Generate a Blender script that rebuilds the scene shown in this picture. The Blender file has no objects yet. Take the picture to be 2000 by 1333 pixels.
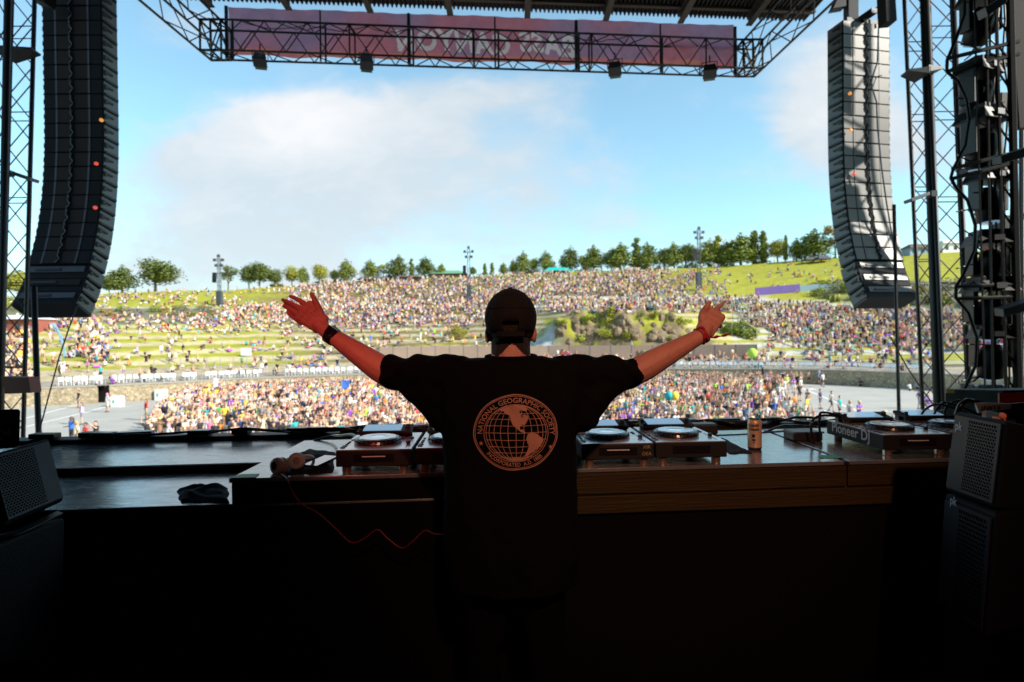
import bpy, bmesh, math, random
import numpy as np
from mathutils import Vector, Matrix
from mathutils.bvhtree import BVHTree
random.seed(7); rng = np.random.default_rng(7)
scn = bpy.context.scene
col = scn.collection

# ---------------------------------------------------------------- camera
F = 1111.0; ZC = 1.62; PITCH = math.atan(12/1111.0); ROLL = 0.010
fw = Vector((0, math.cos(PITCH), -math.sin(PITCH))); up0 = Vector((0, math.sin(PITCH), math.cos(PITCH))); r0 = Vector((1, 0, 0))
rt = r0*math.cos(ROLL) - up0*math.sin(ROLL); upv = up0*math.cos(ROLL) + r0*math.sin(ROLL)
cd = bpy.data.cameras.new('camera'); cam = bpy.data.objects.new('camera', cd); col.objects.link(cam)
m = Matrix.Identity(4)
for i in range(3):
    m[i][0] = rt[i]; m[i][1] = upv[i]; m[i][2] = -fw[i]
m[2][3] = ZC
cam.matrix_world = m
cd.sensor_width = 36; cd.lens = 36*F/2000; cd.clip_start = 0.05; cd.clip_end = 9000
cd.dof.use_dof = True; cd.dof.focus_distance = 2.05; cd.dof.aperture_fstop = 3.2
scn.camera = cam
def W(px, py, d):
    """point of the place seen at a pixel of the photograph, d metres ahead"""
    v = fw + rt*((px-1000)/F) + upv*((666.5-py)/F)
    v = v*(d/v.y)
    return Vector((v.x, v.y, v.z+ZC))
def YH(px): return 655-0.01*(px-1000)

# ---------------------------------------------------------------- world, sun, exposure
SUN = Vector((0.93, -0.37, 0)).normalized()*math.cos(math.radians(31)) + Vector((0, 0, math.sin(math.radians(31))))
world = bpy.data.worlds.new('World'); scn.world = world; world.use_nodes = True
nt = world.node_tree; N = nt.nodes; L = nt.links
for n in list(N): N.remove(n)
def nd(nodes, t, **kw):
    n = nodes.new(t)
    for k, v in kw.items(): setattr(n, k, v)
    return n
wo = nd(N, 'ShaderNodeOutputWorld'); bg = nd(N, 'ShaderNodeBackground'); bg.inputs[1].default_value = 0.10
sky = nd(N, 'ShaderNodeTexSky'); sky.sky_type = 'NISHITA'; sky.sun_disc = False
sky.sun_elevation = math.radians(31); sky.sun_rotation = math.atan2(SUN.x, SUN.y)
sky.air_density = 1.0; sky.dust_density = 0.6; sky.ozone_density = 1.6; sky.altitude = 300
tc = nd(N, 'ShaderNodeTexCoord'); sx = nd(N, 'ShaderNodeSeparateXYZ'); L.new(tc.outputs['Generated'], sx.inputs[0])
def wm(op, a, b=None, c=None, clamp=False):
    n = nd(N, 'ShaderNodeMath', operation=op, use_clamp=clamp)
    for i, v in enumerate((a, b, c)):
        if v is None: continue
        if isinstance(v, (int, float)): n.inputs[i].default_value = v
        else: L.new(v, n.inputs[i])
    return n.outputs[0]
ya = wm('MAXIMUM', wm('ABSOLUTE', sx.outputs[1]), 0.05)
A_ = wm('DIVIDE', sx.outputs[0], ya); B_ = wm('DIVIDE', sx.outputs[2], ya)
cv = nd(N, 'ShaderNodeCombineXYZ'); L.new(A_, cv.inputs[0]); L.new(wm('MULTIPLY', B_, 1.9), cv.inputs[1])
def noise(scale, detail, rough, dist=0.0):
    n = nd(N, 'ShaderNodeTexNoise'); L.new(cv.outputs[0], n.inputs['Vector'])
    n.inputs['Scale'].default_value = scale; n.inputs['Detail'].default_value = detail; n.inputs['Roughness'].default_value = rough
    n.inputs['Distortion'].default_value = dist
    return n.outputs['Fac']
n1 = noise(2.6, 8, 0.55, 0.35); n2 = noise(8, 8, 0.6, .3)
tot = None
for (px, py, rx, ry, w) in [(575, 232, 110, 36, 1.15), (450, 300, 120, 40, .7), (640, 290, 190, 60, .6), (500, 320, 170, 48, .55), (900, 250, 300, 90, .55), (1000, 180, 220, 34, .42),
                            (480, 430, 260, 90, .55), (850, 400, 330, 70, .42), (1640, 160, 85, 100, .8), (1700, 280, 150, 90, .75), (1560, 250, 70, 55, .45), (1420, 345, 110, 22, .34),
                            (1000, 640, 2600, 150, .78), (330, 60, 130, 60, .3), (1190, 330, 60, 40, .22)]:
    a0 = (px-1000)/F; b0 = (YH(px)-py)/F
    u = wm('MULTIPLY', wm('SUBTRACT', A_, a0), F/rx); v = wm('MULTIPLY', wm('SUBTRACT', B_, b0), F/ry)
    r2 = wm('ADD', wm('MULTIPLY', u, u), wm('MULTIPLY', v, v))
    g = wm('MULTIPLY', wm('POWER', 2.718, wm('MULTIPLY', r2, -0.6)), w*.92)
    tot = g if tot is None else wm('ADD', tot, g)
cov = wm('ADD', tot, wm('MULTIPLY', wm('SUBTRACT', n1, 0.5), 1.7))
cov = wm('ADD', cov, wm('MULTIPLY', wm('SUBTRACT', n2, 0.5), 0.7))
mr = nd(N, 'ShaderNodeMapRange', interpolation_type='SMOOTHSTEP'); L.new(cov, mr.inputs[0])
mr.inputs[1].default_value = 0.16; mr.inputs[2].default_value = 0.95; mr.inputs[3].default_value = 0.13; mr.inputs[4].default_value = 0.92
# cloud colour: whiter where thick, greyer lower down
def blob(px, py, rx, ry):
    u = wm('MULTIPLY', wm('SUBTRACT', A_, (px-1000)/F), F/rx); v = wm('MULTIPLY', wm('SUBTRACT', B_, (YH(px)-py)/F), F/ry)
    return wm('POWER', 2.718, wm('MULTIPLY', wm('ADD', wm('MULTIPLY', u, u), wm('MULTIPLY', v, v)), -0.6))
br = wm('ADD', wm('ADD', blob(590, 245, 150, 62), wm('MULTIPLY', blob(1640, 170, 90, 110), .6)), wm('MULTIPLY', wm('SUBTRACT', n2, 0.5), 1.3))
cr = nd(N, 'ShaderNodeMapRange'); L.new(br, cr.inputs[0]); cr.inputs[1].default_value = 0.0; cr.inputs[2].default_value = 1.0
ccol = nd(N, 'ShaderNodeMix', data_type='RGBA'); L.new(cr.outputs[0], ccol.inputs[0])
ccol.inputs[6].default_value = (4.15, 4.6, 4.95, 1); ccol.inputs[7].default_value = (6.0, 5.9, 5.9, 1)
tint = nd(N, 'ShaderNodeMix', data_type='RGBA', blend_type='MULTIPLY'); tint.inputs[0].default_value = 1
L.new(sky.outputs[0], tint.inputs[6]); tint.inputs[7].default_value = (1.34, 1.80, 1.60, 1)
mx = nd(N, 'ShaderNodeMix', data_type='RGBA'); L.new(mr.outputs[0], mx.inputs[0]); L.new(tint.outputs[2], mx.inputs[6]); L.new(ccol.outputs[2], mx.inputs[7])
L.new(mx.outputs[2], bg.inputs[0]); L.new(bg.outputs[0], wo.inputs[0])
sl = bpy.data.lights.new('sun', 'SUN'); sl.energy = 5.0; sl.angle = math.radians(0.5); sl.color = (1.0, 0.93, 0.82)
so = bpy.data.objects.new('sun', sl); col.objects.link(so); so.rotation_euler = SUN.to_track_quat('Z', 'Y').to_euler(); so.location = (30, -12, 25)
scn.view_settings.view_transform = 'Standard'; scn.view_settings.look = 'None'; scn.view_settings.gamma = 1; scn.view_settings.exposure = 0.75
scn.view_settings.use_curve_mapping = False
scn.render.engine = 'CYCLES'; scn.cycles.max_bounces = 6; scn.cycles.diffuse_bounces = 3; scn.cycles.glossy_bounces = 3; scn.cycles.transmission_bounces = 4
scn.cycles.use_denoising = True; scn.cycles.sample_clamp_indirect = 6

# ---------------------------------------------------------------- helpers
def mat(name, c, rough=0.6, metal=0.0, var=0.12, scale=6.0, bump=0.0, bscale=40.0, emit=None, es=1.0, stretch=None, spec=None, c2=None, coat=0.0):
    m = bpy.data.materials.new(name); m.use_nodes = True
    t = m.node_tree; b = t.nodes['Principled BSDF']
    b.inputs['Roughness'].default_value = rough; b.inputs['Metallic'].default_value = metal
    if spec is not None: b.inputs['Specular IOR Level'].default_value = spec
    if coat: b.inputs['Coat Weight'].default_value = coat; b.inputs['Coat Roughness'].default_value = 0.15
    co = t.nodes.new('ShaderNodeTexCoord'); mp = t.nodes.new('ShaderNodeMapping'); t.links.new(co.outputs['Object'], mp.inputs[0])
    if stretch: mp.inputs['Scale'].default_value = stretch
    nz = t.nodes.new('ShaderNodeTexNoise'); nz.inputs['Scale'].default_value = scale; nz.inputs['Detail'].default_value = 5; t.links.new(mp.outputs[0], nz.inputs['Vector'])
    mi = t.nodes.new('ShaderNodeMix'); mi.data_type = 'RGBA'; t.links.new(nz.outputs['Fac'], mi.inputs[0])
    d = c2 if c2 else tuple(min(1, x*(1+var)) for x in c); e = c if c2 else tuple(x*(1-var) for x in c)
    mi.inputs[6].default_value = (*e, 1); mi.inputs[7].default_value = (*d, 1)
    t.links.new(mi.outputs[2], b.inputs['Base Color'])
    if bump:
        n2 = t.nodes.new('ShaderNodeTexNoise'); n2.inputs['Scale'].default_value = bscale; n2.inputs['Detail'].default_value = 6; t.links.new(mp.outputs[0], n2.inputs['Vector'])
        bm = t.nodes.new('ShaderNodeBump'); bm.inputs['Strength'].default_value = bump; bm.inputs['Distance'].default_value = 0.02
        t.links.new(n2.outputs['Fac'], bm.inputs['Height']); t.links.new(bm.outputs[0], b.inputs['Normal'])
    if emit: b.inputs['Emission Color'].default_value = (*emit, 1); b.inputs['Emission Strength'].default_value = es
    return m
def attr_mat(name, rough=0.8, bump=0.0, bscale=3.0, var=0.25, vscale=0.8):
    m = mat(name, (1, 1, 1), rough, bump=bump, bscale=bscale)
    t = m.node_tree; b = t.nodes['Principled BSDF']
    at = t.nodes.new('ShaderNodeAttribute'); at.attribute_name = 'cover'
    nz = [n for n in t.nodes if n.type == 'TEX_NOISE'][0]; nz.inputs['Scale'].default_value = vscale; nz.inputs['Detail'].default_value = 8; nz.inputs['Roughness'].default_value = .65
    mp = t.nodes.new('ShaderNodeMapRange'); t.links.new(nz.outputs['Fac'], mp.inputs[0]); mp.inputs[1].default_value = .3; mp.inputs[2].default_value = .7
    mp.inputs[3].default_value = 1-var; mp.inputs[4].default_value = 1+var
    mu = t.nodes.new('ShaderNodeVectorMath'); mu.operation = 'SCALE'; t.links.new(at.outputs['Color'], mu.inputs[0]); t.links.new(mp.outputs[0], mu.inputs['Scale'])
    t.links.new(mu.outputs[0], b.inputs['Base Color'])
    b.inputs['Specular IOR Level'].default_value = 0.2
    return m
def tag(o, label=None, cat=None, group=None, kind=None):
    if label: o['label'] = label
    if cat: o['category'] = cat
    if group: o['group'] = group
    if kind: o['kind'] = kind
    return o
def thing(name, label, cat, loc=(0, 0, 0), rz=0.0, group=None):
    o = bpy.data.objects.new(name, None); col.objects.link(o); o.empty_display_size = .1
    o.location = loc; o.rotation_euler = (0, 0, rz)
    return tag(o, label, cat, group)
def mlist(ms): return ms if isinstance(ms, (list, tuple)) else [ms]
class MB:
    def __init__(s): s.v = []; s.f = []; s.m = []
    def add(s, vs, fs, mi=0):
        b = len(s.v); s.v += [tuple(v) for v in vs]
        for f in fs: s.f.append(tuple(b+i for i in f)); s.m.append(mi)
        return s
    def box(s, c, sz, R=None, mi=0, taper=1.0):
        c = Vector(c); vs = []
        for z in (-1, 1):
            k = taper if z > 0 else 1
            for x, y in ((-1, -1), (1, -1), (1, 1), (-1, 1)):
                p = Vector((x*sz[0]/2*k, y*sz[1]/2*k, z*sz[2]/2)); vs.append(c+(R @ p if R else p))
        return s.add(vs, [(3, 2, 1, 0), (4, 5, 6, 7), (0, 1, 5, 4), (1, 2, 6, 5), (2, 3, 7, 6), (3, 0, 4, 7)], mi)
    def bbox(s, x0, x1, y0, y1, z0, z1, mi=0): return s.box(((x0+x1)/2, (y0+y1)/2, (z0+z1)/2), (x1-x0, y1-y0, z1-z0), None, mi)
    def hexa(s, q, ext, mi=0):
        q = [Vector(p) for p in q]; e = Vector(ext)
        if (q[1]-q[0]).cross(q[3]-q[0]).dot(e) > 0: q = [q[0], q[3], q[2], q[1]]
        vs = q+[p+e for p in q]
        return s.add(vs, [(0, 1, 2, 3), (7, 6, 5, 4), (1, 0, 4, 5), (2, 1, 5, 6), (3, 2, 6, 7), (0, 3, 7, 4)], mi)
    def tube(s, p, q, r, n=6, mi=0, r2=None, cap=True):
        p = Vector(p); q = Vector(q); d = q-p
        if d.length < 1e-6: return s
        d.normalize(); a = d.orthogonal().normalized(); b = d.cross(a); r2 = r if r2 is None else r2
        vs = [p+(a*math.cos(t)+b*math.sin(t))*r for t in [2*math.pi*i/n for i in range(n)]]
        vs += [q+(a*math.cos(t)+b*math.sin(t))*r2 for t in [2*math.pi*i/n for i in range(n)]]
        fs = [(i, (i+1) % n, n+(i+1) % n, n+i) for i in range(n)]
        if cap: fs += [tuple(range(n-1, -1, -1)), tuple(range(n, 2*n))]
        return s.add(vs, fs, mi)
    def path(s, pts, r, n=6, mi=0):
        pts = [Vector(p) for p in pts]; rings = []; prev = None
        for i, p in enumerate(pts):
            d = (pts[min(i+1, len(pts)-1)]-pts[max(i-1, 0)]).normalized()
            a = d.orthogonal().normalized() if prev is None else (prev-d*prev.dot(d)).normalized()
            prev = a; b = d.cross(a); rr = r[i] if isinstance(r, (list, tuple)) else r
            rings.append([p+(a*math.cos(t)+b*math.sin(t))*rr for t in [2*math.pi*k/n for k in range(n)]])
        vs = [v for R in rings for v in R]; fs = []
        for i in range(len(pts)-1):
            for k in range(n): fs.append((i*n+k, i*n+(k+1) % n, (i+1)*n+(k+1) % n, (i+1)*n+k))
        fs += [tuple(range(n-1, -1, -1)), tuple((len(pts)-1)*n+k for k in range(n))]
        return s.add(vs, fs, mi)
    def lathe(s, c, prof, n=24, R=None, mi=0):
        c = Vector(c); vs = []; fs = []
        for (r, z) in prof:
            for k in range(n):
                t = 2*math.pi*k/n; p = Vector((r*math.cos(t), r*math.sin(t), z)); vs.append(c+(R @ p if R else p))
        for i in range(len(prof)-1):
            for k in range(n): fs.append((i*n+k, i*n+(k+1) % n, (i+1)*n+(k+1) % n, (i+1)*n+k))
        fs += [tuple(range(n-1, -1, -1)), tuple((len(prof)-1)*n+k for k in range(n))]
        return s.add(vs, fs, mi)
    def ball(s, c, r, n=8, mi=0):
        pr = [(math.sin(math.pi*i/n)*1.0+1e-4, -math.cos(math.pi*i/n)) for i in range(n+1)]
        r = r if isinstance(r, (tuple, list)) else (r, r, r); c = Vector(c); k0 = len(s.v)
        s.lathe((0, 0, 0), pr, n+2, None, mi)
        for i in range(k0, len(s.v)):
            v = s.v[i]; s.v[i] = (c.x+v[0]*r[0], c.y+v[1]*r[1], c.z+v[2]*r[2])
        return s
    def mesh(s, name, mats, smooth=False):
        me = bpy.data.meshes.new(name); me.from_pydata(s.v, [], s.f)
        for mm in mlist(mats): me.materials.append(mm)
        me.polygons.foreach_set('material_index', s.m)
        if smooth: me.polygons.foreach_set('use_smooth', [True]*len(me.polygons))
        me.update(); return me
    def build(s, name, mats, parent=None, world=False, smooth=False, bevel=0.0):
        if world and parent is not None:
            inv = pmat(parent).inverted(); s.v = [tuple(inv @ Vector(v)) for v in s.v]
        o = bpy.data.objects.new(name, s.mesh(name, mats, smooth)); col.objects.link(o)
        if parent is not None: o.parent = parent
        if bevel:
            bv = o.modifiers.new('b', 'BEVEL'); bv.width = bevel; bv.segments = 2; bv.limit_method = 'ANGLE'
        return o
def pmat(o):
    M = Matrix.Translation(o.location) @ o.rotation_euler.to_matrix().to_4x4()
    return (pmat(o.parent) @ M) if o.parent else M
def put(name, me, parent=None, loc=(0, 0, 0), rot=(0, 0, 0), scale=1.0):
    o = bpy.data.objects.new(name, me); col.objects.link(o); o.location = loc; o.rotation_euler = rot
    if scale != 1.0: o.scale = (scale,)*3 if not isinstance(scale, tuple) else scale
    if parent is not None: o.parent = parent
    return o
def copy_tree(o, parent=None):
    c = o.copy(); col.objects.link(c); c.parent = parent
    for ch in list(o.children): copy_tree(ch, c)
    return c
def rotz(a): return Matrix.Rotation(a, 3, 'Z')
def rotx(a): return Matrix.Rotation(a, 3, 'X')
SH = 0.0787
def S(x, y, z): return Vector((x+0.02*y, y+SH*x, z))     # plan of the stage: its front runs a little away to the right

def text_mesh(txt, size, extrude=0.0, bold=0.0, shear=0.0, spacing=1.0, mirror=False):
    cu = bpy.data.curves.new('lettering', 'FONT'); cu.body = txt; cu.size = size; cu.extrude = extrude; cu.offset = bold; cu.shear = shear
    cu.align_x = 'CENTER'; cu.align_y = 'CENTER'; cu.space_character = spacing; cu.resolution_u = 4
    o = bpy.data.objects.new('lettering', cu); col.objects.link(o)
    dg = bpy.context.evaluated_depsgraph_get(); dg.update()
    me = bpy.data.meshes.new_from_object(o.evaluated_get(dg))
    bpy.data.objects.remove(o); bpy.data.curves.remove(cu)
    if mirror: me.transform(Matrix.Diagonal((-1, 1, 1, 1))); me.flip_normals()
    me.materials.clear(); return me
def remesh(mb, voxel, smooth_it=6, fac=0.5, deci=None):
    me = mb.mesh('tmp', []) ; o = bpy.data.objects.new('tmp', me); col.objects.link(o)
    r = o.modifiers.new('r', 'REMESH'); r.mode = 'VOXEL'; r.voxel_size = voxel
    if smooth_it:
        s_ = o.modifiers.new('s', 'SMOOTH'); s_.iterations = smooth_it; s_.factor = fac
    if deci:
        d_ = o.modifiers.new('d', 'DECIMATE'); d_.ratio = deci
    dg = bpy.context.evaluated_depsgraph_get(); dg.update()
    out = bpy.data.meshes.new_from_object(o.evaluated_get(dg)); bpy.data.objects.remove(o)
    out.polygons.foreach_set('use_smooth', [True]*len(out.polygons))
    return out
def cone(mb, p, q, r1, r2, n=10):
    """a rounded limb segment"""
    mb.tube(p, q, r1, n, 0, r2); mb.ball(p, r1, 6); mb.ball(q, r2, 6); return mb

# ---------------------------------------------------------------- materials
M = {}
M['black_metal'] = mat('black_metal', (.006, .006, .007), .5, .1, bump=.05)
M['steel'] = mat('dull_steel', (.10, .10, .105), .45, .5)
M['chord'] = mat('truss_metal', (.012, .012, .014), .5, .3)
M['cab_black'] = mat('cabinet_paint', (.0045, .006, .010), .75, bump=.15, bscale=120, spec=.2)
M['cab_grey'] = mat('side_plate', (.11, .125, .135), .5, .2)
M['cab_panel'] = mat('rear_panel', (.016, .011, .012), .7, spec=.2)
M['cab_strip'] = mat('panel_strip', (.03, .03, .05), .5)
M['logo'] = mat('pale_logo', (.55, .55, .62), .5)
M['black_gloss'] = mat('black_gloss', (.012, .012, .014), .2)
M['plastic'] = mat('black_plastic', (.02, .02, .022), .4, bump=.05, bscale=200)
M['deck_top'] = mat('player_top', (.72, .75, .78), .26, .45, var=.05, coat=.4)
M['deck_body'] = mat('player_body', (.020, .020, .021), .55, spec=.25)
M['jog'] = mat('jog_plate', (.75, .78, .82), .2, .6, var=.05)
M['jogrim'] = mat('jog_rim', (.015, .015, .016), .25)
M['glass'] = mat('screen_glass', (.02, .035, .05), .06, spec=.9, coat=.6, emit=(.45, .72, 1.0), es=.22)  # dim screen light that also stands in for the reflected sky
M['warm_chrome'] = mat('foot_metal', (.75, .55, .45), .3, .9)  # chrome feet; the orange lamp's warmth is put into the colour
M['tabletop'] = mat('black_laminate', (.15, .165, .18), .26, var=.45, scale=5, bump=.12, bscale=14, stretch=(1, 2.4, 1), spec=1.0, coat=.7)
M['wood'] = mat('dark_stained_pine', (.024, .016, .006), .6, var=.5, scale=1.6, bump=.3, bscale=7, stretch=(1, 1, 16), c2=(.052, .036, .012), spec=.25)
M['redlit_step'] = mat('red_lit_edge', (.30, .02, .02), .5, bump=.2)  # red lamp light on the dark step face put into its colour
M['drape'] = mat('black_drape', (.005, .005, .005), .95, spec=.05)
M['sunlit_satin'] = mat('sunlit_satin_paint', (.028, .027, .027), .42, .2, var=.3, scale=3, spec=.6)  # cabinet paint made paler and glossier so the right hang looks sunlit
M['stagefloor'] = mat('stage_floor', (.014, .013, .013), .8, spec=.15, bump=.1, bscale=6)
M['roof'] = mat('corrugated_roof', (.028, .024, .022), .7, .2)
M['beam'] = mat('roof_beam', (.06, .045, .035), .7, bump=.2)
M['white'] = mat('white_paint', (.78, .78, .76), .5, var=.04)
M['white_plastic'] = mat('white_plastic', (.75, .76, .78), .4, var=.06)
M['tape'] = mat('green_tape', (.03, .42, .13), .5, var=.15)
M['yellow'] = mat('yellow_label', (.5, .35, .06), .5)
M['orange'] = mat('orange_metal', (.7, .22, .10), .45)
M['redlcd'] = mat('dim_red_display', (.03, .003, .003), .2, emit=(1, .05, .03), es=.006)
M['reddark'] = mat('dark_red_panel', (.16, .02, .015), .5)
M['skin'] = mat('sunburnt_skin', (.56, .25, .19), .5, var=.22, scale=24, bump=.22, bscale=150)
M['shirt'] = mat('black_cotton', (.0045, .0045, .005), .95, spec=.06, bump=.25, bscale=60)
M['cap'] = mat('black_cap_cloth', (.011, .010, .011), .85, spec=.2, bump=.3, bscale=220)
M['hair'] = mat('dark_brown_hair', (.02, .012, .008), .7, bump=.6, bscale=300)
M['jeans'] = mat('black_denim', (.003, .003, .004), .95, spec=.1)
M['print'] = mat('peach_print', (.42, .20, .14), .7, var=.12, scale=60)
M['ribbon'] = mat('red_ribbon', (.42, .012, .02), .5, bump=.2)
M['cord'] = mat('red_cord', (.22, .02, .03), .45)
M['phones'] = mat('rose_plastic', (.80, .58, .50), .35)
M['phones_w'] = mat('pale_rose_plastic', (.88, .82, .80), .35)
M['can'] = mat('gold_can', (.78, .56, .38), .4, .35, var=.08)
M['ink'] = mat('black_ink', (.02, .012, .01), .5)
M['cloth'] = mat('black_cloth', (.008, .010, .016), .9, bump=.3, bscale=50)
def glow_mat(name, c, s=6): return mat(name, c, .4, emit=c, es=s)
M['glint_red'] = glow_mat('red_glint', (1, .10, .05), .38); M['glint_orange'] = glow_mat('orange_glint', (1, .36, .07), .42)  # glowing colours for stage lamp reflections on the cabinets
tt = M['tabletop'].node_tree; nz_ = tt.nodes.new('ShaderNodeTexNoise'); nz_.inputs['Scale'].default_value = 9; nz_.inputs['Detail'].default_value = 9; nz_.inputs['Roughness'].default_value = .75; rg = tt.nodes.new('ShaderNodeMapRange'); rg.inputs[1].default_value = .35; rg.inputs[2].default_value = .7; rg.inputs[3].default_value = .10; rg.inputs[4].default_value = .36
tt.links.new([n for n in tt.nodes if n.type == 'MAPPING'][0].outputs[0], nz_.inputs['Vector']); tt.links.new(nz_.outputs['Fac'], rg.inputs[0]); tt.links.new(rg.outputs[0], tt.nodes['Principled BSDF'].inputs['Roughness'])
# ================================================================ SETTING: ground and amphitheatre
ZG = -5.1; ZW = -3.25
KP = np.array([-900, -300, 0, 200, 340, 450, 560, 700, 900, 1000, 1060, 1100, 1300, 1380, 1450, 1600, 1800, 2000, 2300, 2900], float)
def kt(*v): return np.array(v, float)
DW = kt(46, 52, 56, 59.5, 63, 67, 70, 73, 77, 78, 79, 79, 78, 77, 76, 73, 65, 58, 52, 46)
DS = kt(150, 155, 165, 175, 183, 190, 195, 200, 205, 205, 205, 205, 200, 198, 195, 185, 170, 160, 150, 145)
YC = kt(735, 728, 725, 722, 720, 715, 712, 708, 704, 702, 700, 700, 700, 700, 700, 700, 712, 716, 720, 730)
YD = kt(712, 705, 700, 690, 690, 690, 686, 680, 668, 655, 640, 618, 617, 640, 655, 672, 690, 700, 705, 712)
YE = kt(650, 645, 642, 640, 640, 640, 637, 633, 622, 606, 598, 593, 592, 594, 598, 602, 615, 625, 630, 636)
YF = kt(604, 596, 588, 575, 569, 567, 560, 550, 542, 537, 534, 532, 526, 523, 519, 507, 496, 488, 482, 476)
YHK = YH(KP)
def smooth_tab(a):
    xs = np.linspace(KP[0], KP[-1], 381); b = np.interp(xs, KP, a); k = np.array([1, 2, 3, 2, 1.])/9
    return xs, np.concatenate([b[:2], np.convolve(b, k, 'valid'), b[-2:]])
def zk(y, d): return ZC+(YHK-y)/F*d
TD = [DW, DW+8, DW+13, DW+24, DW+(DS-DW)*.5, DS, DS+14, DS+60]
TZ = [np.full_like(KP, ZW), np.full_like(KP, ZW+.05), np.maximum(zk(YC, DW+13), ZW+.1), zk(YD, DW+24), zk(YE, DW+(DS-DW)*.5), zk(YF, DS), zk(YF, DS)+.6, zk(YF, DS)-4]
TD = [smooth_tab(a)[1] for a in TD]; TZ = [smooth_tab(a)[1] for a in TZ]; XS = smooth_tab(DW)[0]
def sn(x, y, s, k):
    return np.sin(x*s+1.3*k)*np.cos(y*s*1.13-.7*k)+.5*np.sin(x*s*2.3+y*s*1.7+k)+.25*np.cos(x*s*5.1-y*s*4.3+2*k)
def ground_z(x, y):
    x = np.asarray(x, float); y = np.maximum(np.asarray(y, float), 1)
    px = np.clip(1000+F*x/y, -900, 2900)
    d = [np.interp(px, XS, a) for a in TD]; z = [np.interp(px, XS, a) for a in TZ]
    r = np.where(y < d[0], ZG, z[-1])
    for i in range(len(d)-1):
        t = np.clip((y-d[i])/(d[i+1]-d[i]), 0, 1)
        if i == 2:   # the rock band: a steep face and a flat top
            k = np.clip(1-np.abs(px-1200)/170, 0, 1); k = np.minimum(1, k*3); ts = np.clip(t*2.4, 0, 1)**.8; t2 = t*(1-k)+ts*k
        else: t2 = t
        zz = z[i]+(z[i+1]-z[i])*t2
        r = np.where((y >= d[i]) & (y < d[i+1]), zz, r)
    on = (y > d[1]).astype(float)
    kc = np.clip((y-d[2])/2, 0, 1)*np.clip((d[3]+3-y)/6, 0, 1)*np.clip(1-np.abs(px-1210)/190, 0, 1)   # rock relief
    r = r+on*kc*(1.1*sn(x, y, .55, 3)+.7*np.abs(sn(x, y, 1.3, 8))+.4*sn(x, y, 2.7, 4))
    # stepped lawn
    st = np.clip((y-d[2])/3, 0, 1)*np.clip((d[4]+8-y)/8, 0, 1)*np.clip((np.abs(px-1200)-220)/60, 0, 1)
    h = 1.15; q = (r-ZW)/h+.1*sn(x, y, .05, 1); fl = np.floor(q); fr = q-fl
    r2 = r+(np.clip(fr*2.6-.8, 0, 1)-fr)*h*.85
    r = r*(1-st)+r2*st
    r = r+on*.12*sn(x, y, .12, 5)*np.clip((y-d[1])/10, 0, 1)
    return r
def cover(x, y, z):
    """what covers the ground: lawn, trodden lawn, dirt, rock, path"""
    px = 1000+F*x/y; py = YH(px)-(z-ZC)/y*F
    d = [np.interp(px, XS, a) for a in TD]
    n = sn(x, y, .35, 2)*.5; n2 = sn(x, y, .9, 7)*.5
    c = np.zeros(x.shape+(3,)); lawn = np.array([.30, .30, .022]); dry = np.array([.36, .30, .08]); dirt = np.array([.42, .35, .23]); rock = np.array([.17, .125, .08]); pale = np.array([.50, .48, .43]); tram = np.array([.15, .11, .05]); scrub = np.array([.16, .16, .10])
    c[:] = lawn
    def mixc(mask, colr):
        k = np.clip(mask, 0, 1)[..., None]; c[:] = c*(1-k)+colr*k
    mixc((n2+.2)*.8, dry)
    dense = np.clip((px-520)/120, 0, 1)*np.clip((1420-px)/180, 0, 1)*np.clip((py-540+(px-700)*.02)/14, 0, 1)
    mixc(dense*(.75+.5*n), tram); mixc(np.clip((px-430)/90, 0, 1)*np.clip((1000-px)/60, 0, 1)*np.clip((py-575)/10, 0, 1)*np.clip((650-py)/20, 0, 1)*.6, tram*1.3)
    q = ((z-ZW)/1.15+.1*sn(x, y, .05, 1)) % 1
    tier = np.clip((y-d[2])/3, 0, 1)*np.clip((d[4]+8-y)/4, 0, 1)
    mixc(tier*np.clip((.30-np.abs(q-.45+.12*n))*9, 0, 1)*.9, dirt*1.1)
    mixc((px > 1430)*tier*np.clip((.38-np.abs(q-.45+.1*n))*9, 0, 1)*.95, pale*.85)
    mixc((px < 430)*np.clip((635+n*6-py)/5, 0, 1)*np.clip((py-601-n2*2)/3, 0, 1), scrub)
    mixc(((px < 430)*np.clip(1-np.abs(py-602)/2.2, 0, 1)), pale*.8)
    mixc(np.clip((px-1620)/60, 0, 1)*np.clip((py-548-n*5)/6, 0, 1)*np.clip((612-py)/4, 0, 1), scrub*1.1)
    mixc((px > 1540)*np.clip(1-np.abs(py-(589+(px-1540)*.07))/4, 0, 1), pale)
    kc = np.clip((y-d[2]+1)/1, 0, 1)*np.clip((d[2]+7-y+n)/1.5, 0, 1)*np.clip((190-np.abs(px-1215))/18, 0, 1)
    mixc(kc, rock*(1+.5*n[..., None])); mixc(kc*np.clip((px*0+1095-px)/25+n*.5, 0, 1), np.array([.42, .43, .42]))
    mixc(kc*np.clip(n2*2.2-.1, 0, 1), lawn*.9); mixc((px > 1060)*(px < 1370)*np.clip(1-np.abs(py-(624+(np.abs(px-1215)/130)**2*5))/9+n*.5, 0, 1), lawn*1.15)
    mixc((px > 900)*(px < 1520)*np.clip(1-np.abs(py-(583+n*2+(px-1250)*.012))/3.4, 0, 1), pale)
    mixc((px > 1330)*(px < 1500)*np.clip(1-np.abs(py-585)/8+n*.4, 0, 1), pale*.95)
    mixc((y > d[1]-.1)*(y < d[2])*1.0, dirt*.9)
    mixc((y <= d[1])*1.0, np.array([.30, .26, .21]))
    return np.concatenate([c, np.ones(c.shape[:-1]+(1,))], -1)
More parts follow.
